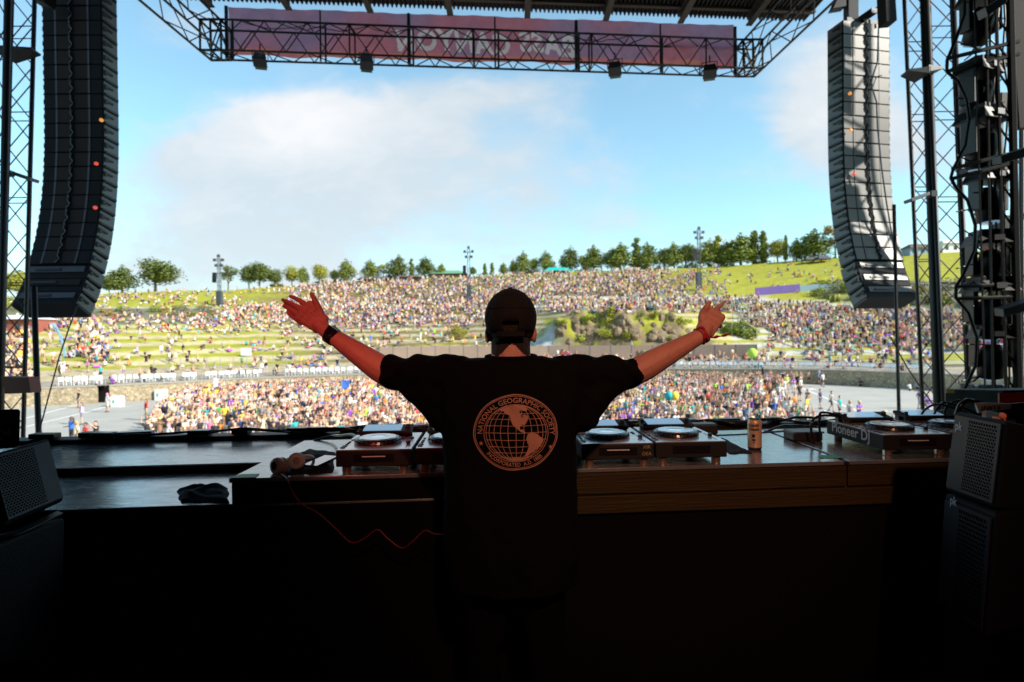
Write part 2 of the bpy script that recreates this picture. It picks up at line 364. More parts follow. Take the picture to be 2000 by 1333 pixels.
us = np.linspace(-1.75, 1.75, 560)            # azimuth (x/y)
ts = np.concatenate([np.linspace(0, .055, 4), np.linspace(.06, .42, 90), np.linspace(.425, 1, 70), np.linspace(1.02, 1.5, 8)])
PX = np.clip(1000+F*us, -900, 2900); dW = np.interp(PX, XS, TD[0]); dS = np.interp(PX, XS, TD[5])
YY = dW[None, :]+ts[:, None]*(dS-dW)[None, :]; YY[0] = dW+.01; XX = us[None, :]*YY; ZZ = ground_z(XX, YY)
ZZ[0] = ZW
nR, nC = YY.shape; vs = np.stack([XX, YY, ZZ], -1).reshape(-1, 3)
a = (np.arange(nR-1)[:, None]*nC+np.arange(nC-1)[None, :]).reshape(-1)
fc = np.stack([a, a+1, a+nC+1, a+nC], -1)
def np_mesh(name, vs, fc, mats, colors=None, smooth=False, attr='cover', fcol=None):
    me = bpy.data.meshes.new(name); k = fc.shape[1]
    me.vertices.add(len(vs)); me.vertices.foreach_set('co', np.ascontiguousarray(vs, np.float32).ravel())
    me.loops.add(fc.size); me.loops.foreach_set('vertex_index', np.ascontiguousarray(fc, np.int32).ravel())
    me.polygons.add(len(fc)); me.polygons.foreach_set('loop_start', np.arange(0, fc.size, k, dtype=np.int32))
    me.polygons.foreach_set('use_smooth', np.full(len(fc), smooth))
    for mm in mlist(mats): me.materials.append(mm)
    if colors is not None:
        at = me.attributes.new(attr, 'FLOAT_COLOR', 'POINT'); at.data.foreach_set('color', np.ascontiguousarray(colors, np.float32).ravel())
    if fcol is not None:
        at = me.attributes.new(attr, 'FLOAT_COLOR', 'FACE'); at.data.foreach_set('color', np.ascontiguousarray(fcol, np.float32).ravel())
    me.update(calc_edges=True); me.validate(); return me
M['hill'] = attr_mat('hillside_cover', .9, bump=.5, bscale=1.5)
hill = put('hill', np_mesh('hill', vs, fc, M['hill'], cover(XX, YY, ZZ).reshape(-1, 4), True)); tag(hill, kind='structure')
# far ground sheet to the horizon and the asphalt pit
M['farland'] = mat('dry_grassland', (.20, .18, .08), .9, var=.3, scale=.02)
g = MB(); g.add([(-5000, -2000, ZG-.6), (5000, -2000, ZG-.6), (5000, 6000, ZG-.6), (-5000, 6000, ZG-.6)], [(0, 1, 2, 3)]); tag(g.build('ground', M['farland']), kind='structure')
M['asphalt'] = mat('worn_asphalt', (.36, .345, .315), .9, var=.2, scale=.35, bump=.25, bscale=30)
g = MB(); k = len(us); pts = [(u*y, y, ZG) for u, y in zip(us, dW+.8)]
pts = [(-1.75*6, 6, ZG)]+pts+[(1.75*6, 6, ZG)]
g.add(pts, [tuple(range(len(pts)-1, -1, -1))]); tag(g.build('asphalt_pit', M['asphalt']), kind='structure')
def G(px, py):   # point of the pit floor seen at a pixel
    d = (ZC-ZG)*F/(py-YH(px)); return W(px, py, d)
g = MB()
M['paint'] = mat('worn_white_paint', (.72, .71, .66), .7, var=.15)
def stripe(p, q, w, x=1):
    p = Vector((p.x, p.y, ZG+.005)); q = Vector((q.x, q.y, ZG+.005)); d = (q-p).normalized(); n_ = Vector((-d.y, d.x, 0))*w/2
    g.add([p-n_, q-n_, q+n_, p+n_], [(3, 2, 1, 0)])
stripe(G(20, 826), G(150, 792), .22); stripe(G(150, 792), G(205, 783), .22)
stripe(G(20, 842), G(170, 806), .22); stripe(G(170, 806), G(250, 783), .22)
stripe(G(1540, 748), G(1640, 790), .22); stripe(G(1640, 790), G(1800, 852), .22); stripe(G(1580, 760), G(1590, 762), .9)
tag(g.build('painted_lines', M['paint']), kind='structure')

# ---- stone retaining walls of the pit, with capstones and gate
M['stone'] = mat('rubble_stone', (.36, .29, .19), .85, var=.45, scale=2.2, bump=.9, bscale=3.2)
t_ = M['stone'].node_tree; vo = t_.nodes.new('ShaderNodeTexVoronoi'); vo.inputs['Scale'].default_value = 3.4; vo2 = t_.nodes.new('ShaderNodeTexVoronoi'); vo2.feature = 'DISTANCE_TO_EDGE'; vo2.inputs['Scale'].default_value = 3.4
mp_ = [n for n in t_.nodes if n.type == 'MAPPING'][0]; t_.links.new(mp_.outputs[0], vo.inputs['Vector']); t_.links.new(mp_.outputs[0], vo2.inputs['Vector'])
m1 = t_.nodes.new('ShaderNodeMix'); m1.data_type = 'RGBA'; m1.blend_type = 'MULTIPLY'; m1.inputs[0].default_value = .6; b_ = t_.nodes['Principled BSDF']; t_.links.new(b_.inputs['Base Color'].links[0].from_socket, m1.inputs[6])
rr_ = t_.nodes.new('ShaderNodeMapRange'); t_.links.new(vo2.outputs['Distance'], rr_.inputs[0]); rr_.inputs[2].default_value = .12; cmb = t_.nodes.new('ShaderNodeMix'); cmb.data_type = 'RGBA'; t_.links.new(rr_.outputs[0], cmb.inputs[0]); cmb.inputs[6].default_value = (.2, .17, .14, 1)
sc2 = t_.nodes.new('ShaderNodeSeparateColor'); t_.links.new(vo.outputs['Color'], sc2.inputs[0]); mm_ = t_.nodes.new('ShaderNodeMapRange'); t_.links.new(sc2.outputs[0], mm_.inputs[0]); mm_.inputs[3].default_value = .55; mm_.inputs[4].default_value = 1.45; cc_ = t_.nodes.new('ShaderNodeCombineColor'); [t_.links.new(mm_.outputs[0], cc_.inputs[i]) for i in range(3)]; t_.links.new(cc_.outputs[0], cmb.inputs[7])
t_.links.new(cmb.outputs[2], m1.inputs[7]); t_.links.new(m1.outputs[2], b_.inputs['Base Color'])
M['cap'+'stone'] = mat('pale_capstone', (.30, .27, .23), .8, var=.15)
def wall_run(name, label, px0, px1, group='stone retaining walls round the pit'):
    pxs = np.arange(px0, px1+1, 8.0); u = (pxs-1000)/F; d = np.interp(pxs, XS, TD[0])
    P = [Vector((a*b, b, 0)) for a, b in zip(u, d)]
    t = thing('stone_wall', label, 'wall', (P[0].x, P[0].y, ZG), 0, group)
    w = MB(); c = MB()
    for i in range(len(P)-1):
        a, b = P[i], P[i+1]; o = (b-a).normalized(); n_ = Vector((-o.y, o.x, 0))*.45
        w.add([(a.x, a.y, ZG-.2), (b.x, b.y, ZG-.2), (b.x+n_.x, b.y+n_.y, ZG-.2), (a.x+n_.x, a.y+n_.y, ZG-.2), (a.x, a.y, ZW-.1), (b.x, b.y, ZW-.1), (b.x+n_.x, b.y+n_.y, ZW-.1), (a.x+n_.x, a.y+n_.y, ZW-.1)],
              [(0, 1, 5, 4), (2, 3, 7, 6), (4, 5, 6, 7), (3, 0, 4, 7), (1, 2, 6, 5)])
        e = -n_*.15
        c.add([(a.x+e.x, a.y+e.y, ZW-.1), (b.x+e.x, b.y+e.y, ZW-.1), (b.x+n_.x*1.1, b.y+n_.y*1.1, ZW-.1), (a.x+n_.x*1.1, a.y+n_.y*1.1, ZW-.1), (a.x+e.x, a.y+e.y, ZW+.05), (b.x+e.x, b.y+e.y, ZW+.05), (b.x+n_.x*1.1, b.y+n_.y*1.1, ZW+.05), (a.x+n_.x*1.1, a.y+n_.y*1.1, ZW+.05)],
              [(0, 1, 5, 4), (2, 3, 7, 6), (4, 5, 6, 7), (3, 2, 1, 0)])
    w.build('wall_face', M['stone'], t, world=True); c.build('coping', M['capstone'], t, world=True)
wall_run('w', 'sunlit tan rubble wall at the far left of the asphalt', -420, 188)
wall_run('w', 'tan rubble wall behind the crowd between gate and middle', 212, 700)
wall_run('w', 'middle stretch of rubble wall behind the densest crowd', 700, 1190)
wall_run('w', 'grey shaded wall right of the pit up to the pale gatepost', 1190, 1490)
wall_run('w', 'long shaded grey wall at the right end of the asphalt', 1498, 2500)
def wp(px, off=0.0, z=ZW):
    d = float(np.interp(px, XS, TD[0]))+off; return Vector(((px-1000)/F*d, d, z))
g = MB(); p = wp(200, .6); t = thing('pit_gate', 'dark steel gate in the gap of the sunlit stone wall', 'gate', (p.x, p.y, ZG))
g.bbox(-.75, .75, 0, .08, .1, 1.7); g.build('gate_leaf', M['chord'], t)
for e_ in (-.8, .8): g = MB(); g.bbox(e_-.05, e_+.05, -.1, .2, 0, 2.0); g.build('gate_post', M['black_metal'], t)
g = MB(); p = wp(1494, .3); g.bbox(-.25, .25, -.2, .5, 0, 2.1); o = g.build('gatepost', M['capstone']); o.location = (p.x, p.y, ZG); tag(o, 'pale stone gatepost between the two shaded walls', 'post')

# ================================================================ STAGE
g = MB(); q = [S(-9.6, -6.4, 0), S(8.6, -6.4, 0), S(8.6, 9, 0), S(-9.6, 9, 0)]; g.hexa([p-Vector((0, 0, 1.2)) for p in q], (0, 0, 1.2)); tag(g.build('stage_floor', M['stagefloor']), kind='structure')
def drape(name, label, a, b, z0, z1, folds):
    n = folds*6; vs = []; fs = []
    d = (b-a); nn = Vector((-d.y, d.x, 0)).normalized()
    for i in range(n+1):
        p = a+d*(i/n)+nn*(.09*math.sin(i/6*2*math.pi)+.03*math.sin(i*.77)); vs += [(p.x, p.y, z0), (p.x, p.y, z1), (p.x+nn.x*.02, p.y+nn.y*.02, z1), (p.x+nn.x*.02, p.y+nn.y*.02, z0)]
    for i in range(n):
        k = i*4
        for j in range(4): fs.append((k+j, k+4+j, k+4+(j+1) % 4, k+(j+1) % 4))
    g = MB(); g.add(vs, fs); o = g.build(name, M['drape']); return tag(o, label, 'curtain', 'black drapes round the stage')
drape('stage_drape', 'black drape closing the back of the stage', S(-9.2, -6, 0), S(8.2, -6, 0), 0, 10.4, 30)
drape('stage_drape', 'black drape down the left side of the stage', S(-9.2, -6, 0), S(-9.2, 7.2, 0), 0, 10.4, 24)
drape('stage_drape', 'black drape down the right side of the stage', S(8.0, -6, 0), S(8.0, 6.2, 0), 0, 10.4, 24)
# roof
roof = thing('stage_roof', 'dark corrugated roof over the stage with brown beams', 'roof', (0, 0, 10.4))
g = MB(); X0, X1 = -8.9, 8.1; n = 290; prof = []
for i in range(n*2+1):
    x = X0+(X1-X0)*i/(n*2); k = i % 4; prof.append((x, 10.52 if k in (0, 1) else 10.43))
vs = []; fs = []
for (x, z) in prof:
    for yy in (-6.6, 15.62): vs.append(S(x, yy, z)); 
m0 = len(vs)
for (x, z) in prof:
    for yy in (-6.6, 15.62): vs.append(S(x, yy, z+.02))
for i in range(len(prof)-1):
    a = 2*i; fs += [(a, a+2, a+3, a+1), (m0+a+1, m0+a+3, m0+a+2, m0+a), (a+1, a+3, m0+a+3, m0+a+1)]
g.add(vs, fs); g.build('roof_deck', M['roof'], roof, world=True)
g = MB(); g.hexa([S(X0, -6.6, 10.58), S(X1, -6.6, 10.58), S(X1, 15.55, 10.58), S(X0, 15.55, 10.58)], (0, 0, 2.1)); g.build('roof_top', M['roof'], roof, world=True)
for px in (448, 588, 738, 888, 1036, 1190, 1340, 1480):
    d = 15.4; x = (px-1000)/F*d; g = MB()
    a, b = Vector((x-.0, 15.35+SH*x, 10.2)), Vector((x*1.0, -6.2+SH*x, 10.2))
    for (dx, w, z0, z1) in ((0, .16, 10.12, 10.16), (0, .04, 10.16, 10.37), (0, .16, 10.37, 10.42)):
        g.hexa([(a.x-w/2, a.y, z0), (a.x+w/2, a.y, z0), (b.x+w/2, b.y, z0), (b.x-w/2, b.y, z0)], (0, 0, z1-z0))
    g.build('roof_beam', M['beam'], roof, world=True)
for yy in (15.0, 11.5, 7.5, 3.5):
    g = MB(); g.hexa([S(X0, yy, 10.36), S(X1, yy, 10.36), S(X1, yy+.12, 10.36), S(X0, yy+.12, 10.36)], (0, 0, .06)); g.build('purlin', M['beam'], roof, world=True)

# ---- trusses
def box_truss(name, label, A, B, wv, hv, nb, r=.026, rb=.013, group='roof trusses', extra=True):
    """a box truss from A to B: four chords and zigzag braces on its four faces"""
    A = Vector(A); B = Vector(B); wv = Vector(wv); hv = Vector(hv)
    t = thing(name, label, 'truss', tuple(A), 0, group)
    off = [Vector((0, 0, 0)), wv, wv+hv, hv]
    for o_ in off: MB().tube(A+o_, B+o_, r, 8).build('chord', M['chord'], t, world=True, smooth=True)
    for f in range(4):
        o1, o2 = off[f], off[(f+1) % 4]
        for i in range(nb):
            p = A+(B-A)*(i/nb); q = A+(B-A)*((i+1)/nb)
            if i % 2 == 0: MB().tube(p+o1, q+o2, rb, 5, cap=False).build('brace', M['chord'], t, world=True, smooth=True)
            else: MB().tube(p+o2, q+o1, rb, 5, cap=False).build('brace', M['chord'], t, world=True, smooth=True)
    for i in range(0, nb+1, max(1, nb//4)):
        p = A+(B-A)*(i/nb); g = MB()
        for f in range(4): g.tube(p+off[f], p+off[(f+1) % 4], rb*1.5, 5)
        g.build('end_frame', M['chord'], t, world=True)
    return t
dA = 15.4
pA = W(432, 100, 15.0); pB = W(1452, 131, 15.4+.0787*0+.9)
zt = (pA.z+pB.z)/2; pA.z = zt; pB.z = zt
front = box_truss('front_truss', 'black box truss across the stage front before the pink banner', pA, pB, (0, .55, 0), (0, 0, .80), 26, r=.03, rb=.016)
dn = pB-pA
for k in (.0, .335, .66, .985, .17, .5, .83):
    p = pA+dn*k; g = MB(); g.tube(p+Vector((.05, .2, -.12)), p+Vector((.05, .2, 1.25)), .05 if k in (.335, .66, 0, .985) else .025, 8); g.tube(p+Vector((.14, .35, -.1)), p+Vector((.14, .35, 1.0)), .03, 6); g.build('hanger_post', M['black_metal'], front, world=True)
g = MB()
for k in range(5):
    a = random.uniform(0, .8); p = pA+dn*a; q = pA+dn*(a+random.uniform(.08, .16)); pts = []
    for i in range(12):
        s_ = i/11; pts.append(p.lerp(q, s_)+Vector((0, -.03, .78-.22*math.sin(math.pi*s_)*random.uniform(.7, 1.0))))
    g.path(pts, .012, 5)
g.build('cable', M['black_metal'], front, world=True)
box_truss('side_truss', 'black truss running back from the left end of the front truss', pA+Vector((-.55, .55, 0)), S(-9.0, -5.5, zt), (.55, 0, 0), (0, 0, .8), 22, r=.03, rb=.015)
box_truss('side_truss', 'black truss running back from the right end of the front truss', pB+Vector((0, .55, 0)), S(8.0, -5.5, zt), (.55, 0, 0), (0, 0, .8), 22, r=.03, rb=.015)
# extra corner boxes
for (p, lb) in ((pA+Vector((-.55, 0, 0)), 'left'), (pB, 'right')):
    box_truss('corner_truss', 'short corner cube joining front and %s side truss' % lb, p, p+Vector((.55, 0, 0)), (0, .55, 0), (0, 0, .8), 2, r=.035, rb=.02, group='truss corners')

# ---- banner behind the truss, seen from its back
M['banner'] = mat('banner_vinyl', (.55, .22, .28), .6, scale=.55, c2=(.42, .22, .38), stretch=(1, 1, .7))
M['banner_low'] = mat('banner_lower_edge', (.62, .14, .24), .6, scale=1.4, c2=(.85, .32, .18), stretch=(1, 1, .7))
M['banner_ink'] = mat('banner_letters', (.80, .66, .66), .6)
for nm in ('banner', 'banner_low'):
    t_ = M[nm].node_tree; b_ = t_.nodes['Principled BSDF']; tr = t_.nodes.new('ShaderNodeBsdfTranslucent'); ms = t_.nodes.new('ShaderNodeMixShader'); ms.inputs[0].default_value = .55
    src = b_.inputs['Base Color'].links[0].from_socket; t_.links.new(src, tr.inputs[0]); out = [n_ for n_ in t_.nodes if n_.type == 'OUTPUT_MATERIAL'][0]
    t_.links.new(b_.outputs[0], ms.inputs[1]); t_.links.new(tr.outputs[0], ms.inputs[2]); t_.links.new(ms.outputs[0], out.inputs[0])
b0 = W(446, 14, 15.9); b1 = W(1432, 50, 16.75); c0 = W(446, 108, 15.9); c1 = W(1440, 134, 16.75)
ban = thing('banner', 'long pink and purple festival banner hung behind the front truss', 'banner', tuple((c0+c1)/2))
def ban_pt(s, t, o=0.0):
    top = b0.lerp(b1, s); bot = c0.lerp(c1, s); p = top.lerp(bot, t)
    return p+Vector((0, .025*math.sin(s*61)*(.3+t)+.012*math.sin(s*143+t*9)+.02*math.sin(s*23+t*4)+o, .02*math.sin(s*37)*t))
tm = text_mesh('BASS CANYON', 1.0, 0, .035, .12, 1.10, mirror=True)
tv = BVHTree.FromPolygons([(v.co.x, v.co.y, 0) for v in tm.vertices], [tuple(p.vertices) for p in tm.polygons])
bmn = min(v.co.x for v in tm.vertices); bmx = max(v.co.x for v in tm.vertices)
def ban_sheet(t0, t1, nt_, mt, name, print_=False, ns=160):
    vs = []; fs = []; cc = []
    for j in range(nt_+1):
        for i in range(ns+1): vs.append(ban_pt(i/ns, t0+(t1-t0)*j/nt_))
    for j in range(nt_):
        for i in range(ns):
            a = j*(ns+1)+i; fs.append((a, a+ns+1, a+ns+2, a+1))
            if print_:
                s = (i+.5)/ns; t = t0+(t1-t0)*(j+.5)/nt_; x = bmn+(s-.318)/.355*(bmx-bmn); y = (.60-t+.03*math.sin(s*40))/.62
                hit = .30 < s < .69 and tv.ray_cast(Vector((x, y, 1)), Vector((0, 0, -1)))[0] is not None
                w = .5+.5*math.sin(s*9+t*2.3+math.sin(s*31)); streak = .5+.5*math.sin(s*55+t*14)
                cc.append((.86, .72, .72, 1) if hit else (.62-.20*w+.10*streak*t, .22+.05*w, .28+.14*w, 1))
    inv = pmat(ban).inverted(); V = np.array([tuple(inv @ Vector(v)) for v in vs]); me = np_mesh(name, V, np.array(fs), mt, fcol=np.array(cc) if print_ else None, smooth=True)
    return put(name, me, ban)
M['banner_print'] = attr_mat('banner_print', .6, var=.12, vscale=2.5)
t_ = M['banner_print'].node_tree; b_ = t_.nodes['Principled BSDF']; tr = t_.nodes.new('ShaderNodeBsdfTranslucent'); ms = t_.nodes.new('ShaderNodeMixShader'); ms.inputs[0].default_value = .45
t_.links.new(b_.inputs['Base Color'].links[0].from_socket, tr.inputs[0]); out = [n_ for n_ in t_.nodes if n_.type == 'OUTPUT_MATERIAL'][0]
t_.links.new(b_.outputs[0], ms.inputs[1]); t_.links.new(tr.outputs[0], ms.inputs[2]); t_.links.new(ms.outputs[0], out.inputs[0])
ban_sheet(0, .86, 56, M['banner_print'], 'banner_cloth', True, 900); ban_sheet(.86, 1, 3, M['banner_low'], 'banner_hem')

# ---- hanging flood lights on the truss
M['lens'] = mat('flood_lens', (.05, .10, .05), .15)
fl0 = None
for (px, py, lb) in ((508, 117, 'leftmost of the four black floodlights under the front truss'), (716, 122, 'black floodlight under the truss, second from the left'), (1201, 134, 'black floodlight under the truss, third from the left'), (1386, 139, 'rightmost black floodlight under the front truss, partly sunlit')):
    p = W(px, py, 15.6); t = thing('floodlight', lb, 'floodlight', tuple(p), math.radians(15 if px < 1000 else -15), 'floodlights hung from the front truss')
    g = MB(); g.box((0, 0, 0), (.36, .3, .26), rotx(math.radians(-25)), taper=.8); g.build('housing', M['black_metal'], t, bevel=.01)
    g = MB(); g.box((0, .09, -.14), (.3, .22, .02), rotx(math.radians(-25))); g.build('lens', M['lens'], t)
    g = MB(); g.tube((-.2, 0, 0), (-.2, 0, .24), .012, 6); g.tube((.2, 0, 0), (.2, 0, .24), .012, 6); g.tube((-.2, 0, .24), (.2, 0, .24), .012, 6); g.tube((0, 0, .24), (0, 0, .42), .02, 6); g.build('yoke', M['black_metal'], t)

# ---- lattice towers either side
def lattice_tower(label, base, top, w, dpt, nb, r=.03, rb=.011, third=False):
    base = Vector(base); top = Vector(top); t = thing('lattice_tower', label, 'tower', tuple(base), 0, 'lattice towers beside the stage')
    k_ = (base.x+w/2)/base.y; offs = [Vector((0, 0, 0)), Vector((w, 0, 0)), Vector((w+k_*dpt*.9, dpt, 0)), Vector((k_*dpt*.9, dpt, 0))]
    for o_ in offs: MB().tube(base+o_, top+o_, r, 8).build('chord', M['chord'], t, world=True, smooth=True)
    for f in range(4):
        for i in range(nb):
            p = base.lerp(top, i/nb); q = base.lerp(top, (i+1)/nb); a, b = (offs[f], offs[(f+1) % 4]) if (i+f) % 2 else (offs[(f+1) % 4], offs[f])
            MB().tube(p+a, q+b, rb, 5, cap=False).build('brace', M['chord'], t, world=True, smooth=True)
        for i in range(0, nb, 3): 
            p = base.lerp(top, i/nb); MB().tube(p+offs[f], p+offs[(f+1) % 4], rb, 5, cap=False).build('rung', M['chord'], t, world=True)
    return t
def twr(px0, px1, d, wpx, lab, nb, dpt, **k):
    a = W(px0, 870, d); b = W(px1, -60, d); z0 = ZG; a2 = a+(b-a)*((z0-a.z)/(b.z-a.z)); wm_ = wpx/F*d
    return lattice_tower(lab, a2, b, wm_, dpt, nb, **k)
twr(-2, 22, 10.4, 46, 'black lattice tower at the left edge beside the speaker hang', 26, .42)
twr(-42, -24, 9.4, 40, 'thick black tower half cut by the left edge of the view', 20, .4, r=.05)
twr(1806, 1764, 10.6, 36, 'slim lattice tower just right of the right speaker hang', 30, .35)
twr(1846, 1808, 10.2, 52, 'wider lattice tower between slim tower and lighting rig', 26, .4, r=.04)
g = MB(); a = W(1836, 860, 10.3); b = W(1806, -40, 10.3); g.tube(a+(b-a)*((ZG-a.z)/(b.z-a.z)), b, .085, 10); tag(g.build('steel_pole', M['chord'], smooth=True), 'thick dark pole standing between the two right lattice towers', 'pole')
g = MB(); a = W(76, 862, 9.8); b = W(66, 560, 9.8); g.tube(a+(b-a)*((ZG-a.z)/(b.z-a.z)), b, .045, 8); tag(g.build('steel_pole', M['chord'], smooth=True), 'thin dark pole below the left speaker hang', 'pole')
g = MB(); a = W(1757, 862, 11); b = W(1746, 400, 11); g.tube(a+(b-a)*((ZG-a.z)/(b.z-a.z)), b, .032, 8); tag(g.build('steel_pole', M['chord'], smooth=True), 'thin dark pole below the right speaker hang', 'pole')
for (pp, lb) in (([(72, 860), (88, 800), (115, 700), (135, 640), (150, 600)], 'slack guy cable at the left by the sunlit wall'), ([(1740, 660), (1770, 715), (1800, 760), (1830, 800)], 'thin guy cable beside the right pole')):
    g = MB(); g.path([W(x, y, 9.6) for x, y in pp], .012, 5); tag(g.build('guy_cable', M['black_metal']), lb, 'cable')
def plate(px, py, d, w, h, lb, s=1):
    p = W(px, py, d); g = MB(); g.add([p+Vector((-w*s*.8, 0, .16*h)), p+Vector((w*s*.9, .05, 0)), p+Vector((w*s*.8, .3, 0)), p+Vector((-w*s*.8, .4, .0)), p+Vector((-w*s*.8, 0, -h)), p+Vector((w*s*.9, .05, -.03)), p+Vector((w*s*.8, .3, -.03)), p+Vector((-w*s*.8, .4, -h))],
                               [(0, 1, 2, 3), (7, 6, 5, 4), (0, 4, 5, 1), (1, 5, 6, 2), (2, 6, 7, 3), (3, 7, 4, 0)]); tag(g.build('gusset_plate', M['black_metal']), lb, 'bracket')
plate(22, 90, 10.0, .34, .12, 'dark wedge bracket on the left lattice tower'); plate(1800, 132, 10.0, .2, .1, 'dark wedge bracket on the right slim tower', -1); plate(1830, 128, 10.0, .17, .1, 'dark wedge bracket on the wider right tower')
for (px, py, s_, lb) in ((32, 345, 1, 'small grey flood lamp clamped to the left tower'), (1808, 385, -1, 'small grey flood lamp clamped to the right slim tower')):
    p = W(px, py, 10.0); t = thing('tower_lamp', lb, 'lamp', tuple(p), 0, 'lamps on the towers')
    g = MB(); g.box((.16*s_, 0, -.02), (.34, .2, .06), Matrix.Rotation(.35*s_, 3, 'Y')); g.build('lamp_head', M['steel'], t, bevel=.01)
    g = MB(); g.tube((-.1*s_, 0, .05), (.05*s_, 0, .02), .02, 6); g.box((-.12*s_, 0, .05), (.1, .1, .1)); g.build('clamp', M['chord'], t)
g = MB(); g.hexa([W(2, 736, 8.5), W(56, 738, 8.5), W(60, 768, 8.5), W(10, 770, 8.5)], (0, .2, 0)); tag(g.build('lamp_box', M['reddark']), 'dark red box lamp on the lower left tower', 'lamp')

# ---- line arrays
def cab_parts():
    w, h, dp = 1.33, .335, .52; out = []; hr = h*.94
    g = MB()
    g.add([(-w/2, 0, -hr/2), (w/2, 0, -hr/2), (w/2, dp, -h/2), (-w/2, dp, -h/2), (-w/2, 0, hr/2), (w/2, 0, hr/2), (w/2, dp, h/2), (-w/2, dp, h/2)],
          [(3, 2, 1, 0), (4, 5, 6, 7), (0, 1, 5, 4), (1, 2, 6, 5), (2, 3, 7, 6), (3, 0, 4, 7)])
    cab = g.mesh('cabinet', M['cab_black'])
    def one(nm, mm, *bb):
        g = MB(); [g.bbox(min(b[0], b[1]), max(b[0], b[1]), *b[2:]) for b in bb]; out.append((nm, g.mesh(nm, M[mm])))
    for s in (-1, 1):
        one('rear_panel', 'cab_panel', (s*.05, s*.34, -.015, 0, -hr/2+.012, hr/2-.012))
        one('trim_strip', 'cab_strip', (s*.37-.022, s*.37+.022, -.02, 0, -hr/2+.004, hr/2-.004))
        one('wing_panel', 'cab_black', (s*.40, s*.655, -.008, 0, -hr/2+.006, hr/2-.006))
        x0 = s*w/2; x1 = s*(w/2+.012); one('side_plate', 'cab_grey', (x0, x1, .03, dp-.02, -h*.40, h*.44))
        x0 = x1; x1 = s*(w/2+.05); one('rigging_bar', 'black_metal', (x0, x1, .04, .46, -h*.5, -h*.36)); one('lever', 'black_metal', (x0, x1, .06, .30, h*.06, h*.17)); one('pin_block', 'black_metal', (x0, x1, .04, .11, -h*.1, h*.2))
    g = MB(); g.path([(random.uniform(-.04, .04), -.03-.02*random.random(), -hr/2+hr*i/6) for i in range(7)], .022, 6); out.append(('cable_loom', g.mesh('cable_loom', M['black_gloss'])))
    return cab, out
CAB, CP = cab_parts()
def array(label, pxl, d, top_z, rz, nbox, incs, lab_sub):
    """hang of nbox cabinets; x of its rear middle from pixel pxl at distance d"""
    x0 = (pxl-1000)/F*d; root = thing('line_array', label, 'speaker array', (x0, d, top_z), rz, 'speaker hangs either side of the stage')
    ang = 0; y = 0; z = 0; hr = .332
    for i in range(nbox):
        ang += incs(i); a = math.radians(ang); dn_ = Vector((0, -math.sin(a), -math.cos(a)))
        cpos = Vector((0, y, z))+dn_*hr/2
        b = put('speaker_box', CAB, root, cpos, (-a if False else a*-1, 0, 0))
        for nm, me_ in CP:
            if i >= nbox-3 and nm in ('rear_panel', 'trim_strip', 'cable_loom', 'wing_panel'): continue
            put(nm, me_, b)
        if i >= nbox-3:
            g = MB(); g.bbox(-.60, .60, -.03, 0, -.02, .12); g.build('rear_panel', M['cab_panel'] if i % 2 else M['cab_strip'], b)
            g = MB(); g.bbox(-.45, .1, -.05, -.03, .02, .07); g.build('handle', M['black_metal'], b)
        nx = Vector((0, y, z))+dn_*hr; y, z = nx.y, nx.z
        if i == nbox-4: y += .03; z -= .02
    g = MB(); g.bbox(-.5, .5, .05, .5, 0, .12); g.bbox(-.08, .08, -.25, .6, .1, .22); g.build('flying_frame', M['black_metal'], root)
    return root
def inc(i):
    if i < 9: return 0.0
    return [.6, .8, 1, 1.2, 1.5, 1.8, 2.0, 2.3, 2.6, 2.8, 3.4, 3.6, 3.6, 3.8, 4][min(14, i-9)]
LA = array('curved black speaker hang left of the stage with grey inner side', 152, 13.0, 9.85, math.radians(0), 23, inc, None)
RA = array('curved black speaker hang right of the stage dappled with sunlight', 1694, 14.2, 9.28, math.radians(11), 21, lambda i: inc(i+1), None)
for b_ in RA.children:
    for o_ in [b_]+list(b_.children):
        if o_.name.startswith(('wing_panel', 'rear_panel', 'trim_strip')) and o_.material_slots: o_.material_slots[0].link = 'OBJECT'; o_.material_slots[0].material = M['sunlit_satin']
for (px, py, d, mm) in ((198, 235, 12.85, 'glint_orange'), (188, 320, 12.85, 'glint_red'), (186, 406, 12.75, 'glint_red'), (1660, 183, 14.0, 'glint_orange'), (1661, 255, 14.0, 'glint_orange'), (1668, 340, 14.0, 'glint_red')):
    g = MB(); g.ball(W(px, py, d), .042, 8); g.build('glint_ball', M[mm], LA if px < 1000 else RA, world=True, smooth=True)  # small glowing balls stand in for reflected stage light
# hoist and small box above the right hang
t = thing('chain_hoist', 'dark hoist column holding up the right speaker hang', 'hoist', tuple(W(1662, 40, 14.2)))
g = MB(); p = W(1662, 42, 14.3); g.bbox(p.x-.12, p.x+.12, p.y-.12, p.y+.12, p.z, p.z+1.6); g.build('hoist_body', M['black_metal'], t, world=True)
g = MB(); p = W(1645, 12, 14.2); g.hexa([p+Vector((-.22, 0, -.05)), p+Vector((.1, 0, 0)), p+Vector((.1, 0, .18)), p+Vector((-.12, 0, .16))], (0, .25, 0)); g.build('bracket', M['black_metal'], t, world=True)
g = MB(); g.tube(W(1685, 42, 14.2), W(1722, 10, 14.2), .05, 6); g.tube(W(1716, 12, 14.2), W(1718, 50, 14.2), .02, 6); g.build('sling', M['black_metal'], t, world=True)
g = MB(); g.hexa([W(1729, -20, 12.6), W(1748, -20, 12.6), W(1752, 40, 12.6), W(1732, 42, 12.6)], (0, .3, 0)); tag(g.build('small_speaker', M['cab_black']), 'small black speaker above the right hang at the top edge', 'speaker')
